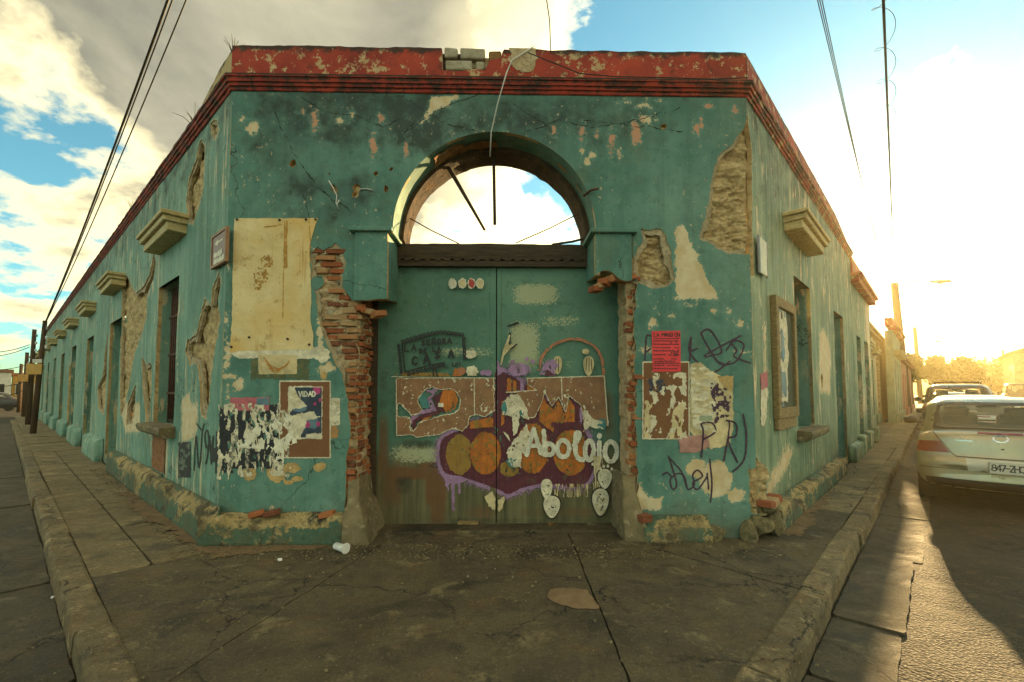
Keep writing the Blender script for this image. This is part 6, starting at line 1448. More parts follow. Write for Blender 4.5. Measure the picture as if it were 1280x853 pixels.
# scrawls
scr = [[(806, 452), (808, 422), (813, 420)], [(808, 440), (813, 436)], [(862, 452), (864, 422), (862, 440), (880, 462)], [(862, 440), (872, 436)], [(876, 416), (884, 432), (900, 454), (920, 452), (930, 432), (918, 426), (908, 438)], [(876, 416), (886, 412), (896, 424), (902, 440), (892, 444), (882, 444), (926, 420)], [(914, 430), (921, 438), (918, 446), (938, 454)], [(882, 466), (896, 464), (912, 452)]]
fp('graffiti', PURPLE, Ln([sm(l) for l in scr], 1.1, 1.1, .5, 50), (800, 944, 406, 472), 0.0034, 0.005, parent=BLD)
pr = [[(877, 572), (879, 540), (877, 530), (890, 529), (894, 540), (880, 549)], [(905, 576), (912, 532), (908, 526), (920, 530), (920, 545), (910, 550), (922, 578)], [(929, 518), (933, 545), (930, 575), (916, 590)]]
fp('graffiti', PURPLE, Ln([sm(l) for l in pr], 1.1, .9, .5, 51), (872, 940, 512, 596), 0.0082, 0.005, parent=BLD)
dv = [[(836, 571), (842, 590), (846, 606), (841, 612), (838, 600), (848, 592), (856, 597), (860, 612), (868, 606), (866, 594), (872, 588), (878, 596), (866, 604), (872, 612), (884, 596)], [(828, 594), (834, 591), (840, 597)], [(838, 574), (852, 590), (858, 608)], [(884, 592), (886, 612)], [(887, 574), (890, 604), (888, 628)]]
fp('graffiti', PURPLE, Ln([sm(l) for l in dv], 1.0, .8, .6, 52), (822, 898, 566, 632), 0.0034, 0.005, parent=BLD)
# cracks radiating in the front plaster
ck = [[(520, 150), (505, 166), (540, 142), (570, 127), (600, 118)], [(340, 130), (352, 160), (366, 190), (390, 225), (420, 255)], [(375, 122), (410, 140), (450, 146), (480, 160), (500, 150)], [(660, 165), (700, 150), (740, 160), (800, 150), (850, 135)], [(640, 130), (690, 160)], [(560, 155), (600, 165)], [(730, 150), (860, 165)], [(378, 240), (388, 280)], [(395, 235), (440, 265)]]
def crk(x, y):
    wx, wy = x + 5 * nz(x, y, .12, 60), y + 5 * nz(x, y, .12, 61); d = np.full(x.shape, 99.0)
    for l in ck: d = np.minimum(d, sd_line(wx, wy, l))
    return d - 0.42 - 0.9 * nz(x, y, .25, 62)
fp('crack', flat('crack_shadow', (0.014, 0.016, 0.012), 0.95), crk, (330, 870, 112, 290), 0.0012, 0.0055, parent=BLD)
# ---- left street wall
lp('graffiti', BLACK, Ln([sm(l_) for l_ in [[(243, 588), (245, 545), (249, 585), (253, 540), (255, 530)], [(258, 560), (256, 545), (259, 538), (261, 550), (259, 570), (257, 580)], [(262, 545), (264, 580), (267, 545), (264, 562)], [(270, 592), (271, 540), (273, 575)], [(246, 530), (252, 538)]]], .8, .6, .6, 53), (240, 276, 526, 596), 0.004, 0.008, parent=BLD)
lp('torn_bill', INK, Rc(223, 238.5, 553, 597, 2, .3, 54), (219, 242, 548, 602), 0.004, 0.008, label='dark torn bill low on the shaded street wall beside the barred window', cat='poster')
lp('print', flat('faded_print', (0.14, 0.17, 0.13), .9), In(Rc(224, 238, 554, 596), lambda x, y: (0.06 - nz(x, y, .3, 55)) * 20), (219, 242, 548, 602), 0.0055, 0.008, parent=bpy.data.objects['torn_bill'])
lp('dark_bill', INK, Rc(263.5, 273, 560, 578, 1.5, .4, 56), (260, 276, 556, 582), 0.004, 0.008, label='little dark scrap of paper between the black scrawl and the shredded bills', cat='poster')
# street name plaque, tilted off its fixings
pq = MB(); c = [FL.pix(x, y, .03) for x, y in ((282.5, 296), (265.5, 306), (265, 337.5), (282, 330))]
u_ = [p_[0] for p_ in c]; v_ = [p_[1] for p_ in c]; u0_, u1_, v0_, v1_ = min(u_), max(u_), 2.56, 2.83
pl = empty('street_plaque', FL.P((u0_ + u1_) / 2, 2.69, 0.02), label='small maroon street plaque with an arrow at the corner beside the tan sheet', cat='sign')
mb = MB(); mb.box(FL.P((u0_ + u1_) / 2, 2.69, 0.022), ((u1_ - u0_) / 2, 0.010, 0.150), FL.rot()); mb.build('plate', flat('maroon_enamel', (0.12, 0.05, 0.05), .4, .15), pl)
mb = MB()
for s in (0, 1): mb.box(FL.P((u0_ + u1_) / 2, 2.69 + (s - .5) * 0.30, 0.024), ((u1_ - u0_) / 2 + .012, 0.015, .012), FL.rot()); mb.box(FL.P((u0_, u1_)[s], 2.69, 0.024), (.012, 0.015, .138), FL.rot())
mb.build('frame', flat('tan_frame', (0.30, 0.15, 0.07), .6), pl)
wl = (u1_ - u0_) / 5.0
txt = [[(1.2, 0.5), (3.8, 0.5)], [(2.1, 0.2), (1.2, 0.5), (2.1, 0.8)]]
ltx = [[(u1_ - x * wl * 1.0, 2.79 - y * 0.07) for x, y in l] for l in txt] + [[(u1_ - (0.9 + x * .02) * wl, 2.67 - y * 0.0035) for x, y in l] for l in squig(0, 150, 16, 3)] + [[(u1_ - (0.7 + x * .02) * wl, 2.605 - y * 0.0035) for x, y in l] for l in squig(10, 180, 16, 4)]
us, vs, U, V = grid(u0_, u1_, 2.54, 2.84, 0.006); d_ = np.full(U.shape, 9.0)
for l in ltx: d_ = np.minimum(d_, sd_line(U, V, l))
sheet('lettering', FL, us, vs, d_ - 0.009, WHITE, pl, n=0.0335)
# ---- right street wall
def rbox(name, mat, u0, u1, v0, v1, n, d, parent): mb = MB(); mb.box(FR.P((u0 + u1) / 2, (v0 + v1) / 2, n), ((u1 - u0) / 2, d, (v1 - v0) / 2), FR.rot()); return bevel(mb.build(name, mat, parent), 0.006)
nb = empty('notice_board', FR.P(1.1, 1.75, 0.03), label='rotting wooden notice frame with shreds of paper on the sunlit street wall', cat='notice board')
a0, a1, z0, z1 = 0.66, 1.60, 1.06, 2.36
for (x0, x1, y0, y1) in ((a0, a0 + .11, z0, z1), (a1 - .11, a1, z0, z1), (a0 + .112, a1 - .112, z0, z0 + .11), (a0 + .112, a1 - .112, z1 - .11, z1)): rbox('frame', M['old_wood_warm'] if 'old_wood_warm' in M else two_tone('old_wood_warm', (0.20, 0.13, 0.05), (0.36, 0.25, 0.105), 5, .7, .85, stretch=(3, 3, 9)) and M['old_wood_warm'], x0, x1, y0, y1, 0.032, .03, nb)
rbox('backing', flat('board_back', (0.075, 0.080, 0.042), .9), a0 + .11, a1 - .11, z0 + .11, z1 - .11, 0.02, .012, nb)
us, vs, U, V = grid(a0 + .14, a1 - .14, z0 + .12, z1 - .12, 0.012)
F = np.maximum(np.maximum(U - (a0 + .52) + 0.25 * fbm(U, V, 4, 4, 3), a0 + .15 - U), (fbm(U, V * .5, 7, 4, 5) - .12) * .3); sheet('paper_shred', FR, us, vs, F, PAPER, nb, n=0.036, disp=lambda u, v: .012 * fbm(u, v, 6, 3, 2))
F = np.maximum(np.maximum(U - (a0 + .42) + 0.2 * fbm(U, V, 5, 4, 13), a0 + .2 - U), (fbm(U, V, 8, 4, 15) - .0) * .3); sheet('print', FR, us, vs, F, SKYB, nb, n=0.042, disp=lambda u, v: .012 * fbm(u, v, 6, 3, 2))
rbox('broken_lip', M['old_wood_warm'], a0 + .02, a1 - .08, z0 - .12, z0 - .003, 0.025, .02, nb)
wp = empty('wall_plate', FR.P(.28, 2.66, 0.03), label='small blank cream plate on the sunlit street wall above the notice frame', cat='sign')
rbox('plate', flat('cream_enamel', (0.55, 0.47, 0.28), .5, .15), 0.17, 0.43, 2.50, 2.86, 0.035, .008, wp); 
for x in (.16, .44): rbox('rim', M['grey_metal'], x - .012, x + .012, 2.49, 2.87, 0.036, .013, wp)
rp('pink_scrap', PINKP, P([(950, 468), (959, 464), (960, 484), (951, 488)], 2, .3, 4), (946, 964, 460, 492), 0.006, label='pink scrap of paper beside the wooden notice frame', cat='poster')
rp('white_scrap', PAPER, In(P([(951, 487), (960, 484), (958, 522), (954, 535), (951, 530)], 3, .3, 5)), (946, 964, 480, 540), 0.005, label='long torn white scrap hanging below the pink one by the notice frame', cat='poster')
# ---- wires pinned across the facade
def wire(name, pts, r, mat, label=None, group=None, parent=None, sides=5):
    mb = MB(); mb.tube(pts, r, sides); o = mb.build(name, mat, parent)
    if label: tag(o, label, 'wire' if 'wire' in name else 'cable', group)
    return o
w = [FF.P(*FF.pix(668, 58, .03), .03), FF.P(*FF.pix(640, 75, .05), .05), FF.P(*FF.pix(633, 92, .15), .15), FF.P(*FF.pix(622, 130, .10), .10), FF.P(*FF.pix(614, 165, .04), .04), FF.P(*FF.pix(612.5, 196, -.05), -.05)]
wire('hanging_wire', w, 0.0065, M['wire_white'], 'pale wire hanging from the parapet down over the top of the arch')
w = [FF.P(*FF.pix(x, y, .145), .145) for x, y in ((660, 66), (690, 78), (725, 92), (770, 96), (830, 97), (890, 99), (935, 97))]
wire('parapet_wire', w, 0.005, M['wire_black'], 'thin dark wire sagging along the red cornice from the pale patch on the parapet')
w = [FF.P(*FF.pix(x, y, .02), .02) for x, y in ((411, 226), (417, 236), (421, 245), (420, 254), (424, 262), (421, 256), (424, 250))]
wire('wire_tangle', w, 0.0055, M['wire_white'], 'short pale tangle of wire hanging from a hole above the tan sheet')
w = [FF.P(*FF.pix(x, y, .012), .012) for x, y in ((448, 237), (458, 236), (466, 238))]
wire('wire_stub', w, 0.005, M['wire_white'], 'short pale wire stub poking from a broken hole near the arch')
w = [FF.P(*FF.pix(730, 244), -.02), FF.P(*FF.pix(738, 238, .05), .05), FF.P(*FF.pix(748, 236, .06), .06)]
wire('iron_hook', w, 0.012, M['rust_iron']); tag(bpy.data.objects['iron_hook'], 'rusty bent iron hook sticking out of the wall beside the arch', 'hook')
for nm, x, y, hgt, lb_ in (('mast', 687, 58, 1.2, 'thin rusty rod standing above the middle of the parapet'),):
    A_ = FF.P(FF.pix(689, 58, -.2)[0], 4.55, -.2); wire('iron_rod', [A_, A_ + Vector((-.015, 0, .55)), A_ + Vector((-.07, 0, .95))], .006, M['wire_black']); tag(bpy.data.objects['iron_rod'], lb_, 'rod')
# dry weeds rooted in the parapets
for (fr, u, z, n, sd_, lb_) in ((FL, 0.06, 4.55, -.02, 1, 'dry weed on the corner tip of the red parapet'), (FL, 1.28, 4.36, -.0, 2, 'dry weed where the tan parapet has fallen away on the shaded street'), (FL, 4.9, 4.32, 0.0, 3, 'tall bare weed on the shaded street cornice between two window hoods')):
    rnd = random.Random(sd_); mb = MB()
    for k in range(6):
        b0 = fr.P(u + rnd.uniform(-.03, .03), z, n); d_ = Vector(fr.N) * rnd.uniform(-.05, .16) + Vector((rnd.uniform(-.08, .08), 0, rnd.uniform(.08, .26))); mb.tube([b0, b0 + d_ * .5 + Vector((0, 0, .03)), b0 + d_], [.005, .004, .002], 4)
    tag(mb.build('dry_weed', M['dry_weed']), lb_, 'weed')
# ---- litter on the apron
def at_g(px, py, z=0.02): x, y = ground(px, py, z); return Vector((x, y, z))
cpos = at_g(426, 684, 0.045)
cup = empty('paper_cup', (cpos.x, cpos.y, 0.0), R(-32), label='crushed white paper cup lying on the pavement by the concrete foot of the brick jamb', cat='cup')
mb = MB(); prof = [(0.030, -0.062), (0.031, -0.058), (0.034, 0.0), (0.037, 0.03), (0.041, 0.060), (0.043, 0.062), (0.039, 0.061), (0.036, 0.03), (0.031, -0.05)]
mb.lathe((0, 0, 0.044), prof, 20, 'x'); o = mb.build('cup_body', M['white_plastic'], cup, False)
for v in o.data.vertices: v.co.z = 0.044 + (v.co.z - 0.044) * (0.92 - 0.25 * max(0, math.sin(v.co.x * 40 + 1.0)) * (v.co.z > .044)); v.co.y *= 1.06
mb = MB(); mb.lathe((0.0635, 0, 0.044), [(0.040, -0.003), (0.044, -0.003), (0.044, 0.003), (0.040, 0.003)], 20, 'x'); mb.build('cup_rim', M['white_plastic'], cup, False)
lit = [((350, 702), .05, 'white_plastic', 'small pale scrap of litter on the pavement below the shredded bills'), ((688, 659), .09, 'fired_clay', 'broken orange brick end on the threshold under the painted white cutouts'), ((736, 657), .08, 'base_stone', 'brown stone lump on the threshold under the bare corner of the gate'), ((66, 748), .035, 'white_plastic', 'white pebble of litter in the shaded gutter'), ((1070, 553), .22, 'base_stone', 'grey rubble stone against the sunlit street wall'), ((585, 722), .03, 'pale_stone', 'tiny pale chip lying mid pavement'), ((402, 700), .03, 'pale_stone', 'tiny pale chip near the paper cup')]
for (p, s, m_, lb_) in lit:
    v = at_g(*p, ROAD_Z + .05 if p[0] < 100 else 0.01); st_ = stone(FG, v.x, v.y, v.z + s * .25, s, s * .8, s * .6, M[m_], None, 'rubble_stone' if s > .06 else 'litter'); tag(st_, lb_, 'stone' if s > .06 else 'litter')
mb = MB(); v = at_g(585, 658, .01); mb.box((v.x, v.y, .045), (.10, .03, .012)); tag(mb.build('wood_offcut', M['old_wood_warm']), 'pale offcut of wood on the threshold under the gate', 'wood')
gm = MB(); rnd = random.Random(11)                             # grit too small and many to count
for k in range(3000):
    if k < 1700: b_ = FF.P(rnd.uniform(-.2, 5.1), 0, rnd.uniform(.12, .5)); x, y = b_.x, b_.y
    elif k < 2050: x, y = rnd.uniform(-2.6, 1.9), rnd.uniform(2.1, 4.0)
    elif k < 2400: b_ = rw(rnd.uniform(0, 5), rnd.uniform(.1, .25)); x, y = b_.x, b_.y
    else: b_ = lw(rnd.uniform(0, 6), rnd.uniform(.13, .3)); x, y = b_.x, b_.y
    s = rnd.choice((.002, .0025, .003, .004, .007)); gm.box((x, y, .004 + s * .6), (s, s * .8, s * .6), Matrix.Rotation(rnd.uniform(0, 3), 3, 'Z'), s * .3)
tag(gm.build('grit', M['base_stone']), kind='stuff')
# ---------------------------------------------------------------- the rest of the right-hand row, built the same way
from mathutils.bvhtree import BVHTree
def row_house(name, fr, u0, u1, h, gaps, mat, parmat, label, cat='building', hoods=True, par=0.35, seed=1, step=0.06, back=6.0, lip=1.0):
    root = empty(name, fr.P((u0 + u1) / 2, 0, -1), label=label, cat=cat)
    us, vs, U, V = grid(u0, u1, 0.0, h, step); d = np.full(U.shape, 9.0)
    for r in gaps: d = np.minimum(d, sd_rect(U, V, *r))
    sheet('wall', fr, us, vs, -d, mat, root, thick=0.25, disp=wall_disp(seed, 0.02), attrs={'dirt': dirtF, 'grime': lambda u, v: np.clip((v - h + .9) * .5, 0, .5), 'peel': lambda u, v: np.clip(.1 - (-.36 * (fbm(u * 1.2, v * .6, 1, 5, seed) - .12)), 0, .2)})
    mb = MB(); mb.box(fr.P((u0 + u1) / 2, h + 0.06, 0.05 * lip), ((u1 - u0) / 2, 0.12, 0.06), fr.rot()); mb.box(fr.P((u0 + u1) / 2, h + 0.16, 0.09 * lip), ((u1 - u0) / 2 + .03, 0.16, 0.039), fr.rot()); bevel(mb.build('cornice', parmat, root), 0.012)
    mb = MB(); mb.box(fr.P((u0 + u1) / 2, h + 0.2 + par / 2, -0.10), ((u1 - u0) / 2, 0.14, par / 2), fr.rot()); bevel(mb.build('parapet', parmat, root), 0.015)
    mb = MB(); mb.box(fr.P((u0 + u1) / 2, h / 2, -0.26 - back / 2), ((u1 - u0) / 2 - .02, back / 2 - .2, h / 2), fr.rot()); mb.build('body', M['adobe'], root)
    for r in gaps:
        mb = MB(); mb.box(fr.P((r[0] + r[1]) / 2, (r[2] + r[3]) / 2, -0.22), ((r[1] - r[0]) / 2, 0.02, (r[3] - r[2]) / 2), fr.rot()); do = mb.build('door', M['door_wood'], root)
        for k in (.27, .73):
            mb = MB(); mb.box(fr.P(r[0] + (r[1] - r[0]) * k, (r[2] + r[3]) / 2, -0.195), ((r[1] - r[0]) * .18, .008, (r[3] - r[2]) * .42), fr.rot()); mb.build('door_panel', M['door_wood'], do)
        if hoods: hood(fr, (r[0] + r[1]) / 2, r[3] + 0.22, (r[1] - r[0]) / 2 + .25, 0.28, 'cream_paint', parent=root)
    a = u0
    for r in gaps + [(u1, u1, 0, 0)]:
        if r[0] - a > .3:
            mb = MB(); mb.box(fr.P((a + r[0]) / 2, .2, .06), ((r[0] - a) / 2 - .03, .06, .2), fr.rot(), jit=.015); bevel(mb.build('plinth', mat, root), .03)
        a = r[1]
    return root
flat('ochre_wall', (0.36, 0.22, 0.085), .9, .25, 3, stain=(0.25, 0.14, 0.06)); flat('rose_wall', (0.32, 0.12, 0.07), .9, .25, 3, stain=(0.24, 0.13, 0.07)); flat('sand_wall', (0.42, 0.34, 0.19), .9, .2, 3, stain=(.3, .22, .1)); flat('sage_wall', (0.25, 0.30, 0.19), .9, .2, 3); flat('white_wall', (0.6, 0.56, 0.46), .9, .15, 3)
row_house('row_house', FR, 7.42, 11.2, 3.70, [(8.0, 8.8, .1, 2.6), (9.6, 10.5, .1, 2.6)], M['worn_side_plaster'], M['worn_red'], 'low worn green house joined to the sunlit side of the corner building', seed=3, hoods=False, lip=.5)
FR2 = Frame(FR.P(0, 0, -0.56), FR.U, FR.N)
row_house('row_house', FR2, 11.22, 20.5, 3.55, [(12.4, 13.3, .1, 2.6), (15.2, 16.1, .1, 2.6), (18, 18.9, .1, 2.6)], M['worn_side_plaster'], M['stained_render'], 'green house of the row set slightly back, second along the sunlit street', seed=5, hoods=True, par=.35)
row_house('row_house', FR, 20.52, 26.5, 3.95, [(21.4, 22.2, .1, 2.7), (23.2, 24.0, .1, 2.7), (25, 25.8, .1, 2.7)], M['sage_wall'], M['worn_red'], 'tall sage row house with a red cornice at the end of the row', seed=7)
row_house('row_house', FR, 26.6, 40, 2.9, [(28, 29, .1, 2.3), (31, 32, .1, 2.3), (36, 37, .1, 2.3)], M['rose_wall'], M['rose_wall'], 'low rose coloured house past the end of the tall row', seed=8, hoods=False, step=.15)
row_house('row_house', FL, 30.3, 35, 3.2, [(32, 33, .1, 2.5)], M['ochre_wall'], M['stained_render'], 'brown house next beyond the end of the long turquoise wall', seed=9, hoods=False, step=.15)

# ---------------------------------------------------------------- cars
def paint(name, c, m=0.6, r=0.24):
    def fn(t):
        n = t.noise(3, 5); f = t.noise(40, 4)
        col = t.mix(t.rng(n, .35, .7, 0, .35), c, tuple(x * .72 for x in c)); col = t.mix(t.rng(f, .62, .72, 0, .3), col, (.12, .09, .05))
        return dict(c=col, m=m, r=t.rng(n, .3, .7, r, r + .18), co=.4)
    M[name] = material(name, fn); return M[name]
paint('silver_paint', (0.44, 0.37, 0.24)); paint('white_car_paint', (0.66, 0.62, 0.52), 0.0); paint('dark_car_paint', (0.035, 0.035, 0.04), .3); paint('red_car_paint', (.25, .03, .02), .1); paint('grey_car_paint', (.16, .16, .16), .5)
def glass_fn(t): return dict(c=(.50, .56, .46), r=.03, a=.14, sp=.6)
M['car_glass'] = material('car_glass', glass_fn)
flat('rubber', (0.018, 0.017, 0.015), .9); flat('black_trim', (0.016, 0.016, 0.016), .6); flat('red_lens', (0.24, 0.022, 0.012), .18, .1); flat('amber_lens', (0.36, 0.26, 0.15), .2, .1); flat('seat_cloth', (0.06, 0.052, 0.042), .9); flat('hub_metal', (.35, .34, .32), .35, m=.8); flat('plate_white', (.62, .58, .47), .5, .1); flat('plate_ink', (.03, .04, .05), .5); flat('chrome', (.6, .58, .52), .2, m=1)
def cyl_noise(): pass
def make_car(name, label, kind='sedan', mat='silver_paint', group='cars parked along the sunlit kerb', detail=True):
    root = empty(name, label=label, cat='car', group=group); van = kind == 'van'
    st = [(0.0, .62, .40, .56), (.02, .68, .33, .60), (.05, .735, .29, .625), (.085, .765, .27, .645), (.10, .770, .26, .70), (.115, .775, .255, .90), (.14, .785, .25, .955), (.20, .795, .25, .985), (.45, .80, .24, .995), (.9, .805, .22, .985), (2.0, .81, .20, .97), (2.9, .81, .2, .96), (3.15, .80, .21, .93), (3.7, .78, .22, .84), (3.98, .74, .25, .76), (4.1, .68, .28, .66), (4.15, .58, .34, .58)]
    NS = 48; vs = []; fs = []
    for (y, w, zb, zt) in st:
        zc, h = (zb + zt) / 2, (zt - zb) / 2
        for k in range(NS):
            a = 2 * math.pi * k / NS; ca, sa = math.cos(a), math.sin(a); e = 2 / 5.0
            x = w * math.copysign(abs(ca) ** e, ca); z = zc + h * math.copysign(abs(sa) ** e, sa)
            x *= 1 - .05 * max(0, (z - .6) / .4) ** 2 - .03 * max(0, (.45 - z) / .25) ** 2
            yy = y + .085 * (x / .8) ** 2 * (1 if y < .3 else 0)
            vs.append((x, yy, z))
    for i in range(len(st) - 1):
        for k in range(NS): q_ = (k + 1) % NS; fs.append((i * NS + k, (i + 1) * NS + k, (i + 1) * NS + q_, i * NS + q_))
    fs += [tuple(range(NS)), tuple(range((len(st) - 1) * NS, len(st) * NS))[::-1]]
    body = link('body', mesh('body', vs, fs, True), M[mat], root, False); recalc(body)
    m_ = body.modifiers.new('sub', 'SUBSURF'); m_.levels = m_.render_levels = 1
    # wheel arches are dark flares over the tyres
    top = 1.62 if van else 1.40
    rings = [(.93, .46, 3.08, .745), (1.02, .56, 2.98, .735), (1.12, .68, 2.82, .715), (1.22, .80, 2.65, .69), (1.30, .90, 2.52, .665), (top - .065, 1.0, 2.40, .63), (top - .025, 1.10, 2.30, .57), (top, 1.28, 2.15, .45), (top + .008, 1.5, 1.95, .2)]
    if van: rings = [(z, .12 + .25 * max(0, (z - .93)) * .4 if i < 6 else y0 - .9, y1, w) for i, (z, y0, y1, w) in enumerate(rings)]
    NG = 96; vs = []; fs = []
    for (z, y0, y1, w) in rings:
        for k in range(NG):
            a = 2 * math.pi * k / NG; ca, sa = math.cos(a), math.sin(a); e = 2 / 7.0
            vs.append((w * math.copysign(abs(ca) ** e, ca), (y0 + y1) / 2 + (y1 - y0) / 2 * math.copysign(abs(sa) ** e, sa) + (.05 * (1 - (abs(ca) ** e) ** 2) * (-1 if sa < 0 else 1)), z))
    for i in range(len(rings) - 1):
        for k in range(NG): q_ = (k + 1) % NG; fs.append((i * NG + k, i * NG + q_, (i + 1) * NG + q_, (i + 1) * NG + k))
    fs.append(tuple(range((len(rings) - 1) * NG, len(rings) * NG)))
    gh_bvh = BVHTree.FromPolygons([Vector(v) for v in vs], fs); bd_bvh = BVHTree.FromObject(body, bpy.context.evaluated_depsgraph_get())
    ry = .5
    R_WIN = [(-.60, .99), (-.545, top - .10), (-.50, top - .075), (.50, top - .075), (.545, top - .10), (.60, .99)]
    F_WIN = [(-.62, .985), (-.54, top - .09), (.54, top - .09), (.62, .985)]
    S_WIN = [[(.78 if not van else .35, 1.0), (1.12 if not van else .45, top - .11), (1.60, top - .10), (1.60, 1.0)], [(1.68, 1.0), (1.68, top - .10), (2.28, top - .11), (2.78, 1.0)]]
    def inside(f):
        c = sum((Vector(vs[i]) for i in f), Vector()) / len(f); a = np.array
        if c.z > top - .05: return False
        n = (Vector(vs[f[1]]) - Vector(vs[f[0]])).cross(Vector(vs[f[2]]) - Vector(vs[f[0]])).normalized()
        if abs(n.y) > .45: return float(sd_poly(a([c.x]), a([c.z]), R_WIN if c.y < 1.7 else F_WIN)[0]) < -.005
        return any(float(sd_poly(a([c.y]), a([c.z]), p)[0]) < -.005 for p in S_WIN)
    keep = [f for f in fs if len(f) > 4 or not inside(f)]
    gh = link('roof', mesh('roof', vs, keep, True), M[mat], root, False); recalc(gh)
    def project(nm, poly, mt, bvh, axis, off, parent=root, step=.02, F=None, side=-1):
        """lay a flat outline on the bodywork by casting it along an axis"""
        p = np.array(poly); us, v2, U, V = grid(p[:, 0].min() - step, p[:, 0].max() + step, p[:, 1].min() - step, p[:, 1].max() + step, step)
        uv, fc, _ = field_mesh(us, v2, sd_poly(U, V, p) if F is None else F(U, V)); P_ = []; ok = []
        for u, v in uv:
            o, d_ = (Vector((u, side * 6 + 2, v)), Vector((0, -side, 0))) if axis == 'y' else (Vector((side * 4, u, v)), Vector((-side, 0, 0)))
            h = bvh.ray_cast(o, d_)
            if h[0] is None: P_.append((0, 0, 0)); ok.append(False)
            else: nn = h[1] if h[1].dot(d_) < 0 else -h[1]; P_.append(tuple(h[0] + nn * off)); ok.append(True)
        fc = [f for f in fc if all(ok[i] for i in f)]
        if not fc: return None
        return link(nm, mesh(nm, P_, fc, True), M[mt], parent, False)
    ringf = lambda poly, w: (lambda U, V: np.abs(sd_poly(U, V, poly) + .004) - w)
    gl = project('rear_window', R_WIN, 'car_glass', gh_bvh, 'y', .001); project('gasket', R_WIN, 'black_trim', gh_bvh, 'y', .005, gl, .014, ringf(R_WIN, .019))
    gl = project('windscreen', F_WIN, 'car_glass', gh_bvh, 'y', .001, side=1); project('gasket', F_WIN, 'black_trim', gh_bvh, 'y', .005, gl, .016, ringf(F_WIN, .019), 1)
    for s in (-1, 1):
        for p in S_WIN:
            gl = project('side_window', p, 'car_glass', gh_bvh, 'x', .001, side=s, step=.03); project('gasket', p, 'black_trim', gh_bvh, 'x', .005, gl, .018, ringf(p, .016), s)
    for s in (-1, 1):
        q_ = [(s * x, z) for x, z in ((.455, .70), (.61, .955), (.70, .945), (.775, .87), (.785, .70))]
        lg = project('tail_light', q_, 'red_lens', bd_bvh, 'y', .006, step=.012); project('indicator_lens', [(s * x, z) for x, z in ((.545, .845), (.612, .950), (.70, .940), (.772, .865), (.775, .835))], 'amber_lens', bd_bvh, 'y', .010, lg, .012)
        project('headlight', [(s * .45, .58), (s * .45, .70), (s * .70, .74), (s * .72, .60)], 'amber_lens', bd_bvh, 'y', .006, side=1)
    lid = lambda U, V: np.minimum.reduce([sd_line(U, V, [(-.615, .965), (-.44, .70), (-.40, .662), (.40, .662), (.44, .70), (.615, .965)])]) - .005
    project('boot_seam', [(-.63, .64), (.63, .98)], 'black_trim', bd_bvh, 'y', .002, step=.006, F=lid)
    project('bumper_seam', [(-.78, .50), (.78, .53)], 'black_trim', bd_bvh, 'y', .002, step=.006, F=lambda U, V: np.maximum(np.abs(V - .505) - .004, np.abs(U) - .76))
    project('lower_trim', [(-.70, .28), (.70, .40)], 'black_trim', bd_bvh, 'y', .004, step=.02, F=lambda U, V: sd_rect(U, V, -.70, .70, .28, .385))
    project('brake_light', [(-.20, .955), (-.19, .975), (.19, .975), (.20, .955)], 'red_lens', bd_bvh, 'y', .006, step=.01)
    nic = project('plate_niche', [(-.30, .50), (-.32, .645), (.32, .645), (.30, .50)], 'plate_white' if detail else mat, bd_bvh, 'y', .003, step=.02)
    y0 = min(v[1] for v in st) if False else -.012
    mb = MB(); mb.box((.03, y0, .565), (.155, .004, .072)); pl_ = mb.build('number_plate', M['plate_white'], root, False); bevel(pl_, .004)
    if detail:
        PF = Frame((0, y0 - .0052, 0), (1, 0, 0), (0, -1, 0)); us, v2, U, V = grid(-.13, .19, .50, .64, .0035)
        d_ = np.full(U.shape, 9.0)
        for l in words('847-ZHC', -.098, 0, .072, .038): d_ = np.minimum(d_, sd_line(U, V, [(x, .602 - y) for x, y in l]))
        uv, fc, _ = field_mesh(us, v2, d_ - .0062); link('lettering', mesh('lettering', PF.p(uv[:, 0], uv[:, 1]), fc), M['plate_ink'], pl_, False)
        us, v2, U, V = grid(-.13, .19, .49, .645, .004); F = np.maximum(np.abs(sd_rect(U, V, -.118, .178, .500, .631)) - .0018, -9); uv, fc, _ = field_mesh(us, v2, F); link('border', mesh('border', PF.p(uv[:, 0], uv[:, 1]), fc), M['plate_ink'], pl_, False)
        bg = lambda U, V: np.abs(sd_ell(U, V, 0, .905, .062, .038)) - .006
        project('badge', [(-.08, .86), (.08, .95)], 'chrome', bd_bvh, 'y', .007, step=.006, F=bg)
        project('badge_bar', [(-.04, .897), (.04, .913)], 'chrome', bd_bvh, 'y', .009, step=.008)
        project('boot_lock', [(-.02, .78), (.02, .80)], 'black_trim', bd_bvh, 'y', .005, step=.006, F=lambda U, V: sd_ell(U, V, .015, .775, .022, .016) if True else 0)
        scrp = lambda U, V: np.min([sd_line(U, V, [(-.40 + x * .012, .868 - y * .014) for x, y in l]) for l in words('CIENEIC', 0, 0, 1.4, 1.7)], axis=0) * 0 + sd_line(U, V, [(-.40 + .011 * i, .865 + .006 * (-1) ** i) for i in range(15)]) - .003
        project('script_badge', [(-.41, .84), (-.22, .89)], 'chrome', bd_bvh, 'y', .004, step=.004, F=scrp)
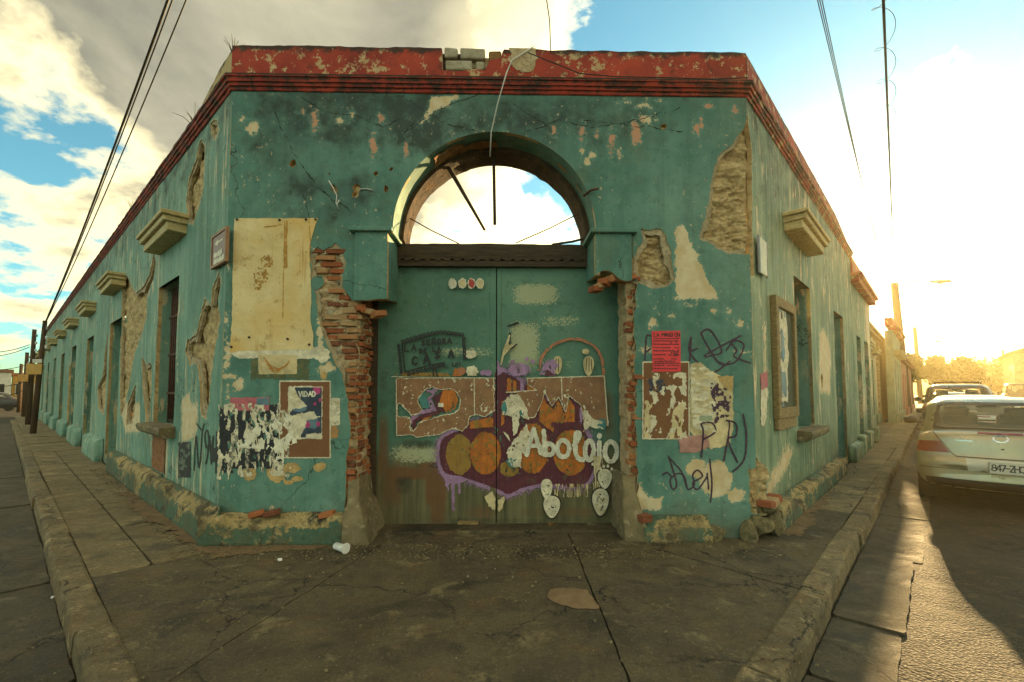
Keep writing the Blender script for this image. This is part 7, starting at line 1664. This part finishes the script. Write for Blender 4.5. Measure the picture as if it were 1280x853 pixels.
    for s in (-1, 1):
        mb = MB(); mb.lathe((s * .90, 2.55, 1.0), [(.02, -.10), (.075, -.085), (.085, 0), (.07, .06), (.02, .08)], 14, 'x'); mo = mb.build('wing_mirror', M['black_trim'], root, False)
        for v in mo.data.vertices: v.co.z = 1.0 + (v.co.z - 1.0) * .78
        mb = MB(); mb.box((s * .80, 2.57, .97), (.05, .02, .018)); mb.build('mirror_stalk', M['black_trim'], mo, False)
        for wy in (.72, 3.28):
            mb = MB(); mb.lathe((s * .70, wy, .285), [(.16, -.085), (.255, -.09), (.285, -.07), (.287, .07), (.255, .09), (.16, .085)], 28, 'x'); ty = mb.build('wheel', M['rubber'], root, False)
            mb = MB(); mb.lathe((s * .70, wy, .285), [(.02, s * .075), (.09, s * .07), (.17, s * .082), (.175, s * .03), (.02, s * .03)], 20, 'x'); mb.build('rim', M['hub_metal'], ty, False)
    mb = MB(); mb.box((0, 1.9, .30), (.70, 1.4, .10)); mb.build('floor_pan', M['black_trim'], root, False)
    def lump(nm, c, h):
        mb = MB(); mb.box(c, h); o = mb.build(nm, M['seat_cloth'], root, False); m = o.modifiers.new('b', 'BEVEL'); m.width = min(h) * .8; m.segments = 3; return o
    lump('rear_shelf', (0, .78, .93), (.6, .26, .03)); lump('rear_seat', (0, 1.1, .82), (.58, .10, .22))
    for s in (-1, 1): lump('front_seat', (s * .33, 2.02, .90), (.235, .09, .26)); lump('headrest', (s * .33, 1.98, 1.17), (.145, .055, .085))
    lump('dashboard', (0, 2.85, .92), (.6, .2, .07)); mb = MB(); mb.box((.02, 2.42, top - .14), (.115, .02, .032)); o = mb.build('rear_view_mirror', M['black_trim'], root, False); bevel(o, .012, 2)
    return root
def copy_tree(o, parent=None):
    c = o.copy(); COL.objects.link(c)
    if parent: c.parent = parent
    for ch in o.children: copy_tree(ch, c)
    return c
def place(root, fr, u, n, z=ROAD_Z, turn=0.0, sc=(1, 1, 1)):
    d = Vector(fr.U); root.location = fr.P(u, z, n); root.rotation_euler = (0, 0, math.atan2(-d.x, d.y) + turn); root.scale = sc
def repaint(root, mat):
    for ch in root.children:
        if ch.name.split('.')[0] in ('body', 'roof'):
            ch.material_slots[0].link = 'OBJECT'; ch.material_slots[0].material = M[mat]
CN = KR + 1.14
car1 = make_car('parked_car', 'dusty silver saloon nearest the camera with plate 847-ZHC at the sunlit kerb')
far0 = make_car('parked_car', 'white saloon parked directly in front of the silver one', detail=False, mat='white_car_paint')
place(car1, FR, 3.45, CN); place(far0, FR, 8.7, CN + .05)
for (u, n, mt, sc, lb_) in ((14.0, CN - .05, 'dark_car_paint', (1.06, 1.05, 1.22), 'dark tall car with roof rails, third in the row along the sunlit kerb'), (19.5, CN, 'silver_paint', (1, 1, 1.03), 'silver car fourth in the row, only its roof in view'), (25.5, CN, 'grey_car_paint', (1.05, 1, 1.22), 'grey tall car fifth in the row at the sunlit kerb')):
    c = copy_tree(far0); c['label'] = lb_; place(c, FR, u, n, sc=sc); repaint(c, mt)
rk = empty('x', (0, 0, 0)); bpy.data.objects.remove(rk)
dark = [o for o in COL.objects if o.get('label', '').startswith('dark tall car')][0]
for s in (-1, 1):
    mb = MB(); mb.tube([(s * .48, 1.15, 1.415), (s * .50, 1.3, 1.46), (s * .50, 2.1, 1.46), (s * .48, 2.25, 1.415)], .014, 6); mb.build('roof_rail', M['black_trim'], dark, False)
for y in (1.45, 1.95):
    mb = MB(); mb.tube([(-.50, y, 1.455), (.50, y, 1.455)], .014, 6); mb.build('roof_bar', M['black_trim'], dark, False)
for (u, n, mt, sc, tn, lb_) in ((76, 6.2, 'white_car_paint', (1, 1, 1), 0, 'white car on the far side of the sunlit street, beyond the van'), (84, 5.4, 'grey_car_paint', (1, 1, 1), 0, 'grey car far down the sunlit street beyond the parked row')):
    c = copy_tree(far0); c['label'] = lb_; c['group'] = 'cars across the sunlit street'; place(c, FR, u, n, sc=sc); repaint(c, mt)
van = make_car('parked_van', 'dark van with red tail lamps across the sunlit street before the cream house', 'van', 'dark_car_paint', 'cars across the sunlit street', False); place(van, FR, 58, 6.9, sc=(1.1, 1.1, 1.35)); van['category'] = 'van'
lcars = [(47, 0.2, 'dark_car_paint', 1.5, 'dark car side-on crossing the far end of the shaded street'), (49, 2.6, 'white_car_paint', 1.45, 'white car turned side-on at the far end of the shaded street'), (53, 4.3, 'silver_paint', 1.5, 'silver car side-on far down the shaded street before the white house')]
for (u, n, mt, tn, lb_) in lcars:
    c = copy_tree(far0); c['label'] = lb_; c['group'] = 'cars far down the shaded street'; place(c, FL, u, n, turn=tn); repaint(c, mt)

# ---------------------------------------------------------------- poles, lamps and cables
def pole(px_base, fr_z, top, r, label, group, name='utility_pole', lean=(0, 0), arm=True):
    x, y = ground(*px_base, fr_z); root = empty(name, (x, y, fr_z), label=label, cat='pole', group=group)
    mb = MB(); mb.tube([(0, 0, -.1), (lean[0] * .5, lean[1] * .5, (top - fr_z) * .5), (lean[0], lean[1], top - fr_z)], [r * 1.12, r, r * .78], 12); mb.build('shaft', M['pole_wood'], root, False)
    if arm:
        for k, z in enumerate((.25, .55, .85)):
            mb = MB(); mb.lathe((lean[0] + r * 1.1, lean[1], top - fr_z - z), [(.02, -.05), (.045, -.04), (.03, 0), (.045, .04), (.02, .05)], 8); mb.build('insulator', M['white_plastic'] if k else M['grey_metal'], root, False)
    return root, Vector((x + lean[0], y + lean[1], top))
lg_ = 'wooden poles along the shaded pavement'
_, T1 = pole((41, 542), 0, 3.62, .072, 'nearest dark wooden pole on the shaded pavement, carrying the yellow plate', lg_, lean=(.2, .0))
_, T2 = pole((35, 531), 0, 3.85, .085, 'second wooden pole on the shaded pavement, just behind the nearest', lg_, lean=(.05, .0))
_, T3 = pole((29.5, 521), 0, 3.4, .095, 'third wooden pole on the shaded pavement, a dark thin line', lg_)
_, T4 = pole((23.5, 514), 0, 3.2, .11, 'fourth wooden pole far along the shaded pavement, rust coloured', lg_)
def plate_at(nm, c, fr, w, h, mat, label, cat, t=.012):
    mb = MB(); mb.box(c, (w / 2, t, h / 2), fr.rot() if fr else None); o = mb.build(nm, mat); bevel(o, .006); return tag(o, label, cat)
SIGNF = Frame((0, 0, 0), (1, 0, 0), (0, -1, 0))
flat('yellow_enamel', (0.50, 0.27, 0.035), .5, .15); flat('amber_enamel', (.55, .25, .03), .5)
b_ = Vector(ground(42, 542, 0) + (0,))
zz = lambda py: CAM_H + (HORIZON - py) / FPX * b_.y
plate_at('yellow_sign', b_ + Vector((.13, -.22, zz(462))), SIGNF, .50, .34, M['yellow_enamel'], 'yellow metal plate fixed across the nearest shaded pavement pole', 'sign')
plate_at('white_sign', b_ + Vector((.20, -.20, zz(452))), SIGNF, .30, .12, M['white_wall'], 'small white plate above the yellow one on the same pole', 'sign')
b2_ = Vector(ground(36, 531, 0) + (0,)); plate_at('small_sign', b2_ + Vector((-.1, -.22, CAM_H + (HORIZON - 473) / FPX * b2_.y)), SIGNF, .42, .28, M['amber_enamel'], 'small amber plate on the second shaded pavement pole', 'sign')
def sag(A, B, s, n=16): return [A.lerp(B, i / n) - Vector((0, 0, s * 4 * (i / n) * (1 - i / n))) for i in range(n + 1)]
def through(px, py, dist): return Vector((0, 0, CAM_H)) + pix_dir(px, py) * dist
lc = 'cables strung along the shaded street'
for (p0, p1, r, lb_) in (((217, -20), (53, 411), .018, 'thickest black cable of the three above the shaded street'), ((223, -20), (55, 408), .010, 'thin cable close beside the thick one above the shaded street'), ((241, -20), (57, 404), .010, 'thin cable standing apart from the other two above the shaded street')):
    A_ = through(p0[0], p0[1], 8.5); B_ = T1 + Vector((.1, 0, -.1 - .1 * (r < .02))); B_ = through(p1[0], p1[1], (T1 - Vector((0, 0, CAM_H))).length * 0.985); wire('overhead_cable', sag(A_, B_, .18), r, M['wire_black'], lb_, lc)
for k, (y0, y1) in enumerate(((440, 431), (446, 434), (461, 455), (480, 478), (497, 488))):
    A_ = through(-30, y0, 24); B_ = through(37 if k < 3 else 30, y1, 24); wire('overhead_cable', sag(A_, B_, .12), .012, M['wire_black'], ['highest of five level wires reaching the dark wooden poles', 'second highest of five level wires reaching the dark wooden poles', 'middle one of five level wires reaching the dark wooden poles', 'second lowest of five level wires reaching the dark wooden poles', 'lowest of five level wires reaching the dark wooden poles'][k], 'level wires between the wooden poles')
rg = 'utility poles along the sunlit street'
_, Q1 = pole((1134, 516), 0, 8.2, .23, 'tall leaning wooden pole on the sunlit pavement with the street lamp', rg, lean=(-.45, 0))
_, Q2 = pole((1151, 504), 0, 8.6, .22, 'second wooden pole farther along the sunlit street', rg, lean=(-.3, 0))
def lamp(T, px, py, label, k=1.0):
    d = T.length; root = empty('street_lamp', T, label=label, cat='street lamp', group='street lamps on the leaning pole and its neighbour')
    H_ = through(px, py, (T - Vector((0, 0, CAM_H))).length); v = H_ - T; e = v.normalized()
    mb = MB(); mb.tube([(0, 0, -.25), tuple(v * .5 + Vector((0, 0, .10))), tuple(v * .96)], .035 * k, 6); mb.build('arm', M['grey_metal'], root, False)
    mb = MB(); rt = e.to_track_quat('X', 'Z').to_matrix(); prof = [(-.5, .05), (-.4, .11), (0, .17), (.35, .15), (.5, .06)]; vs, fs = [], []
    for (x, r_) in prof:
        for j in range(10): a = 2 * math.pi * j / 10; vs.append(rt @ Vector((x * k, r_ * math.cos(a) * k, r_ * .6 * math.sin(a) * k)) + v)
    for i in range(4):
        for j in range(10): q_ = (j + 1) % 10; fs.append((i * 10 + j, i * 10 + q_, (i + 1) * 10 + q_, (i + 1) * 10 + j))
    fs += [tuple(range(10)), tuple(range(40, 50))]; mb.add(vs, fs, True); recalc(mb.build('lamp_head', M['grey_metal'], root, False))
    mb = MB(); mb.lathe(tuple(v + Vector((0, 0, -.12 * k))), [(.12 * k, .03), (.10 * k, -.04), (.04 * k, -.07)], 10); mb.build('lens', M['white_plastic'], root, False)
lamp(Q1, 1176, 352, 'street lamp on a long arm from the tall leaning pole'); lamp(Q2 - Vector((0, 0, 1.2)), 1172, 427, 'smaller looking street lamp on the pole farther along', 1.0)
rc_ = 'cables strung along the sunlit street'
spiral = []
A_ = through(1103, -25, 6.0); B_ = Q1 + Vector((0, 0, -.2)); th = sag(A_, B_, .25, 40); wire('overhead_cable', th, .013, M['wire_black'], 'thick black cable wrapped in a loose spiral above the sunlit street', rc_)
L_ = 10.5
for i in range(420):
    s = i / 420 * L_; t = s / (B_ - A_).length; p = A_.lerp(B_, t) - Vector((0, 0, .25 * 4 * t * (1 - t))); a = 2 * math.pi * s / .75
    w_ = (B_ - A_).normalized(); e1 = w_.cross(Vector((0, 0, 1))).normalized(); e2 = w_.cross(e1); spiral.append(p + (e1 * math.cos(a) + e2 * math.sin(a)) * .085)
wire('spiral_wire', spiral, .0028, M['wire_black'], 'fine wire coiled in loose loops round a thick black cable', sides=4)
for k, (x0, x1) in enumerate(((1021, 1091), (1024, 1093), (1027, 1096))):
    A_ = through(x0 - 4, -20, 8.0); B_ = Q1 + Vector((-.1 - .05 * k, 0, -.6 - .18 * k)); wire('overhead_cable', sag(A_, B_, .5), .006, M['wire_black'], ['strand of the thin cable bundle lying nearest the corner building', 'middle strand of the thin bundle above the sunlit street', 'strand of the thin cable bundle lying nearest the spiral cable'][k], rc_)
wire('overhead_cable', sag(Q1 + Vector((0, 0, -.3)), Q2 + Vector((0, 0, -.3)), .5), .02, M['wire_black'], 'cable running between the two leaning pole and its neighbour', rc_)

# ---------------------------------------------------------------- trees and far houses
def foliage(name, a, b, c2):
    def fn(t):
        r = t.noise(.8, 4); f = t.noise(6, 3)
        return dict(c=t.mix(t.rng(f, .3, .7), t.mix(t.rng(r, .35, .65), a, b), c2), r=.75)
    M[name] = material(name, fn)
foliage('leaf_green', (.045, .070, .018), (.075, .105, .026), (.11, .12, .03)); foliage('leaf_dark', (.035, .05, .016), (.055, .075, .02), (.08, .08, .026)); two_tone('bark', (.05, .035, .02), (.1, .07, .04), 6, .8)
def tree(x, y, h, rad, n, seed, label, mat='leaf_green', group=None, leaf=.30, z0=ROAD_Z, squash=.8):
    rnd = random.Random(seed); root = empty('tree', (x, y, z0), label=label, cat='tree', group=group)
    th = h - rad * 1.2 * squash; mb = MB(); mb.tube([(0, 0, -.2), (rnd.uniform(-.2, .2), 0, th * .5), (0, 0, th)], [rad * .10, rad * .08, rad * .055], 8)
    cl = []
    for k in range(11):
        a = rnd.uniform(0, 6.28); rr = rad * rnd.uniform(.15, .72); cz = th + rad * squash * rnd.uniform(-.25, .95); c = Vector((rr * math.cos(a), rr * math.sin(a), cz)); cl.append((c, rad * rnd.uniform(.28, .50)))
        mb.tube([(0, 0, th * .75), tuple(c * .55 + Vector((0, 0, th * .42))), tuple(c)], [rad * .045, rad * .03, rad * .012], 5)
    mb.build('trunk', M['bark'], root, False)
    rg_ = np.random.default_rng(seed); idx = rg_.integers(0, len(cl), n); C_ = np.array([tuple(c[0]) for c in cl])[idx]; R_ = np.array([c[1] for c in cl])[idx]
    d = rg_.normal(size=(n, 3)); d /= np.linalg.norm(d, axis=1)[:, None]; rr = R_ * (0.35 + .75 * rg_.random(n) ** .6); p = C_ + d * rr[:, None] * np.array([1, 1, squash]) * (1 + .35 * rg_.normal(size=(n, 1)) * (rg_.random((n, 1)) < .25))
    a = rg_.normal(size=(n, 3)); a /= np.linalg.norm(a, axis=1)[:, None]; b = np.cross(a, rg_.normal(size=(n, 3))); b /= np.linalg.norm(b, axis=1)[:, None]; s = leaf * (.5 + rg_.random(n))[:, None]
    V = np.stack([p - a * s, p + b * s * .45, p + a * s, p - b * s * .45], 1).reshape(-1, 3); f = np.arange(n * 4).reshape(n, 4).tolist()
    link('crown', mesh('crown', V, f), M[mat], root, False); return root
tg = 'trees down the sunlit street'
def rt(u, n): v = rw(u, n); return v.x, v.y
tree(*rt(62, 2.6), 5.6, 2.5, 6500, 1, 'big round green tree in the middle of the far sunlit street', 'leaf_green', tg, .20)
tree(*rt(95, 7.5), 6.0, 3.6, 4200, 2, 'brownish spreading tree between the big round one and the cream house', 'leaf_dark', tg, .26)
tree(*rt(100, 10.5), 6.0, 3.4, 3600, 3, 'dark tree beside the cream house', 'leaf_dark', tg, .26)
tree(*rt(46, -.1), 4.4, 1.5, 1800, 4, 'small tree between the row and the second pole', 'leaf_green', tg, .25)
tree(*rt(118, 6.0), 7, 4.2, 3000, 6, 'far pale tree closing the end of the sunlit street', 'leaf_green', tg, .4)
def lt(u, n): v = lw(u, n); return v.x, v.y
tree(*lt(74, 3.6), 5.2, 2.6, 2600, 8, 'dark tree behind the white house at the end of the shaded street', 'leaf_dark', 'trees down the shaded street', .3)
tree(*lt(84, -3.0), 5.2, 2.6, 2200, 9, 'lower tree behind the poles with the yellow plate at the end of the street', 'leaf_green', 'trees down the shaded street', .3)
def small_house(fr, u0, u1, n0, h, wall, roofm, label, roof='flat', wins=2, depth=6.0):
    root = empty('far_house', fr.P((u0 + u1) / 2, ROAD_Z, n0 + depth / 2), label=label, cat='house', group='far houses'); rt_ = fr.rot()
    mb = MB(); mb.box(fr.P((u0 + u1) / 2, ROAD_Z + h / 2, n0 + depth / 2), ((u1 - u0) / 2, depth / 2, h / 2), rt_); mb.build('wall', wall, root)
    if roof == 'tile':
        mb = MB(); A = [fr.P(u0 - .4, h, n0 - .5), fr.P(u1 + .4, h, n0 - .5), fr.P(u1 + .4, h, n0 + depth + .4), fr.P(u0 - .4, h, n0 + depth + .4), fr.P(u0 - .4, h + 1.3, n0 + depth / 2), fr.P(u1 + .4, h + 1.3, n0 + depth / 2)]
        mb.add(A, [(0, 1, 5, 4), (2, 3, 4, 5), (0, 4, 3), (1, 2, 5), (0, 3, 2, 1)]); mb.build('roof', roofm, root)
    else:
        mb = MB(); mb.box(fr.P((u0 + u1) / 2, h + .02, n0 + depth / 2), ((u1 - u0) / 2 + .15, depth / 2 + .15, .14), rt_); mb.build('roof', roofm, root)
    for k in range(wins):
        u = u0 + (u1 - u0) * (k + .5) / wins
        for nn, sgn in ((n0 - .01, -1),):
            mb = MB(); mb.box(fr.P(u, 1.45, nn), (.5, .05, .65), rt_); w_ = mb.build('window', M['white_wall'], root); mb = MB(); mb.box(fr.P(u, 1.45, nn - .03), (.42, .04, .57), rt_); mb.build('pane', M['dark_void'], w_)
    mb = MB(); uu = u0 - .01
    for k in range(2):
        mb = MB(); mb.box(fr.P(u0 - .01, 1.5, n0 + depth * (k + .5) / 2), (.05, .45, .6), rt_); w_ = mb.build('window', M['white_wall'], root); mb = MB(); mb.box(fr.P(u0 - .04, 1.5, n0 + depth * (k + .5) / 2), (.04, .38, .52), rt_); mb.build('pane', M['dark_void'], w_)
    return root
flat('roof_tile', (.22, .09, .045), .9, .3, 8)
RS = KR + 7.4                                                 # far side of the right street
small_house(FR, 80, 97, RS + .6, 6.2, M['sand_wall'], M['roof_tile'], 'cream house with a pitched tiled roof across the sunlit street', 'tile', 3)
small_house(FR, 58, 74, RS + 1.0, 4.6, M['sage_wall'], M['roof_tile'], 'pale green flat roofed house before the cream one', 'flat', 3)
small_house(FR, 104, 118, RS + 1.0, 4.4, M['rose_wall'], M['roof_tile'], 'rose house behind the trees on the sunlit street', 'flat', 3)
small_house(FL, 62, 68, -4.6, 3.2, M['rose_wall'], M['roof_tile'], 'orange red shop front closing the end of the shaded street', 'flat', 2, 2.6)
small_house(FL, 63, 69, -1.9, 3.0, M['yellow_enamel'], M['roof_tile'], 'yellow shop at the end of the shaded street between two others', 'flat', 2, 2.6)
small_house(FL, 62, 68, 0.8, 3.3, M['white_wall'], M['roof_tile'], 'white house at the end of the shaded street beside the yellow shop', 'flat', 2, 3.2)
small_house(FL, 66, 74, -8.5, 3.6, M['ochre_wall'], M['roof_tile'], 'ochre house half hidden behind the turquoise wall and the poles', 'tile', 2, 3.6)
# pole, transformer cables and gate post by the cream house
_, Q3 = pole((1257, 500), ROAD_Z, 8.4, .20, 'dark pole in front of the cream house', rg, arm=True)
_, Q4 = pole((1234, 499), ROAD_Z, 7.8, .18, 'thin far pole standing apart beyond the cream house', rg, arm=False)
flat('yellow_cable', (.5, .36, .08), .5); wire('sagging_cable', sag(Q3 + Vector((0, 0, -.2)), through(1292, 448, 115), .5), .05, M['yellow_cable'], 'pale cable sagging from the dark pole to the cream house', rc_); wire('sagging_cable', sag(Q4 + Vector((0, 0, -.6)), Q3 + Vector((0, 0, -.3)), .9), .05, M['yellow_cable'], 'pale cable sagging between the thin far pole and the dark pole', rc_)
# distant hill
hv, hf = [], []; nx = 60
for i in range(nx + 1):
    az = R(20 + 60 * i / nx); h = 5 + 13 * math.exp(-((az - R(52)) / R(9)) ** 2) + 2.5 * f1(az * 20, 3, 1, 4)
    for (rr, zz_) in ((230, ROAD_Z - 1), (250, h * .6), (275, h), (330, ROAD_Z - 2)): hv.append((rr * math.sin(az), rr * math.cos(az), zz_ + (2.0 * f1(az * 60, rr, 1, 6) if zz_ > 0 else 0)))
for i in range(nx):
    for j in range(3): hf.append((i * 4 + j, i * 4 + j + 1, (i + 1) * 4 + j + 1, (i + 1) * 4 + j))
tag(link('hills', mesh('hills', hv, hf, True), M['leaf_dark']), kind='structure')
# the ruined yard behind the gate: back wall so that nothing but sky shows over the beam
yd = empty('yard_wall', FF.P(2.4, 0, -9), label='low rubble wall closing the roofless yard behind the gate', cat='wall'); mb = MB(); mb.box(FF.P(2.4, 1.1, -9), (5.5, .25, 1.25), FF.rot()); mb.build('masonry', M['adobe'], yd)
# ---------------------------------------------------------------- thin yellow haze, added for the golden glare round the sun
hm = bpy.data.materials.new('evening_air'); hm.use_nodes = True; ht = NT(hm.node_tree); ht.n.clear()
ho = ht.new('ShaderNodeOutputMaterial'); hvn = ht.new('ShaderNodeVolumePrincipled')
hvn.inputs['Color'].default_value = (1.0, 0.84, 0.45, 1); hvn.inputs['Density'].default_value = 0.0010; hvn.inputs['Anisotropy'].default_value = 0.76
ht.l.new(hvn.outputs[0], ho.inputs['Volume'])
mb = MB(); mb.box((0, 200, 9.0), (430, 510, 11.0)); hz = mb.build('haze', hm); tag(hz, kind='stuff')
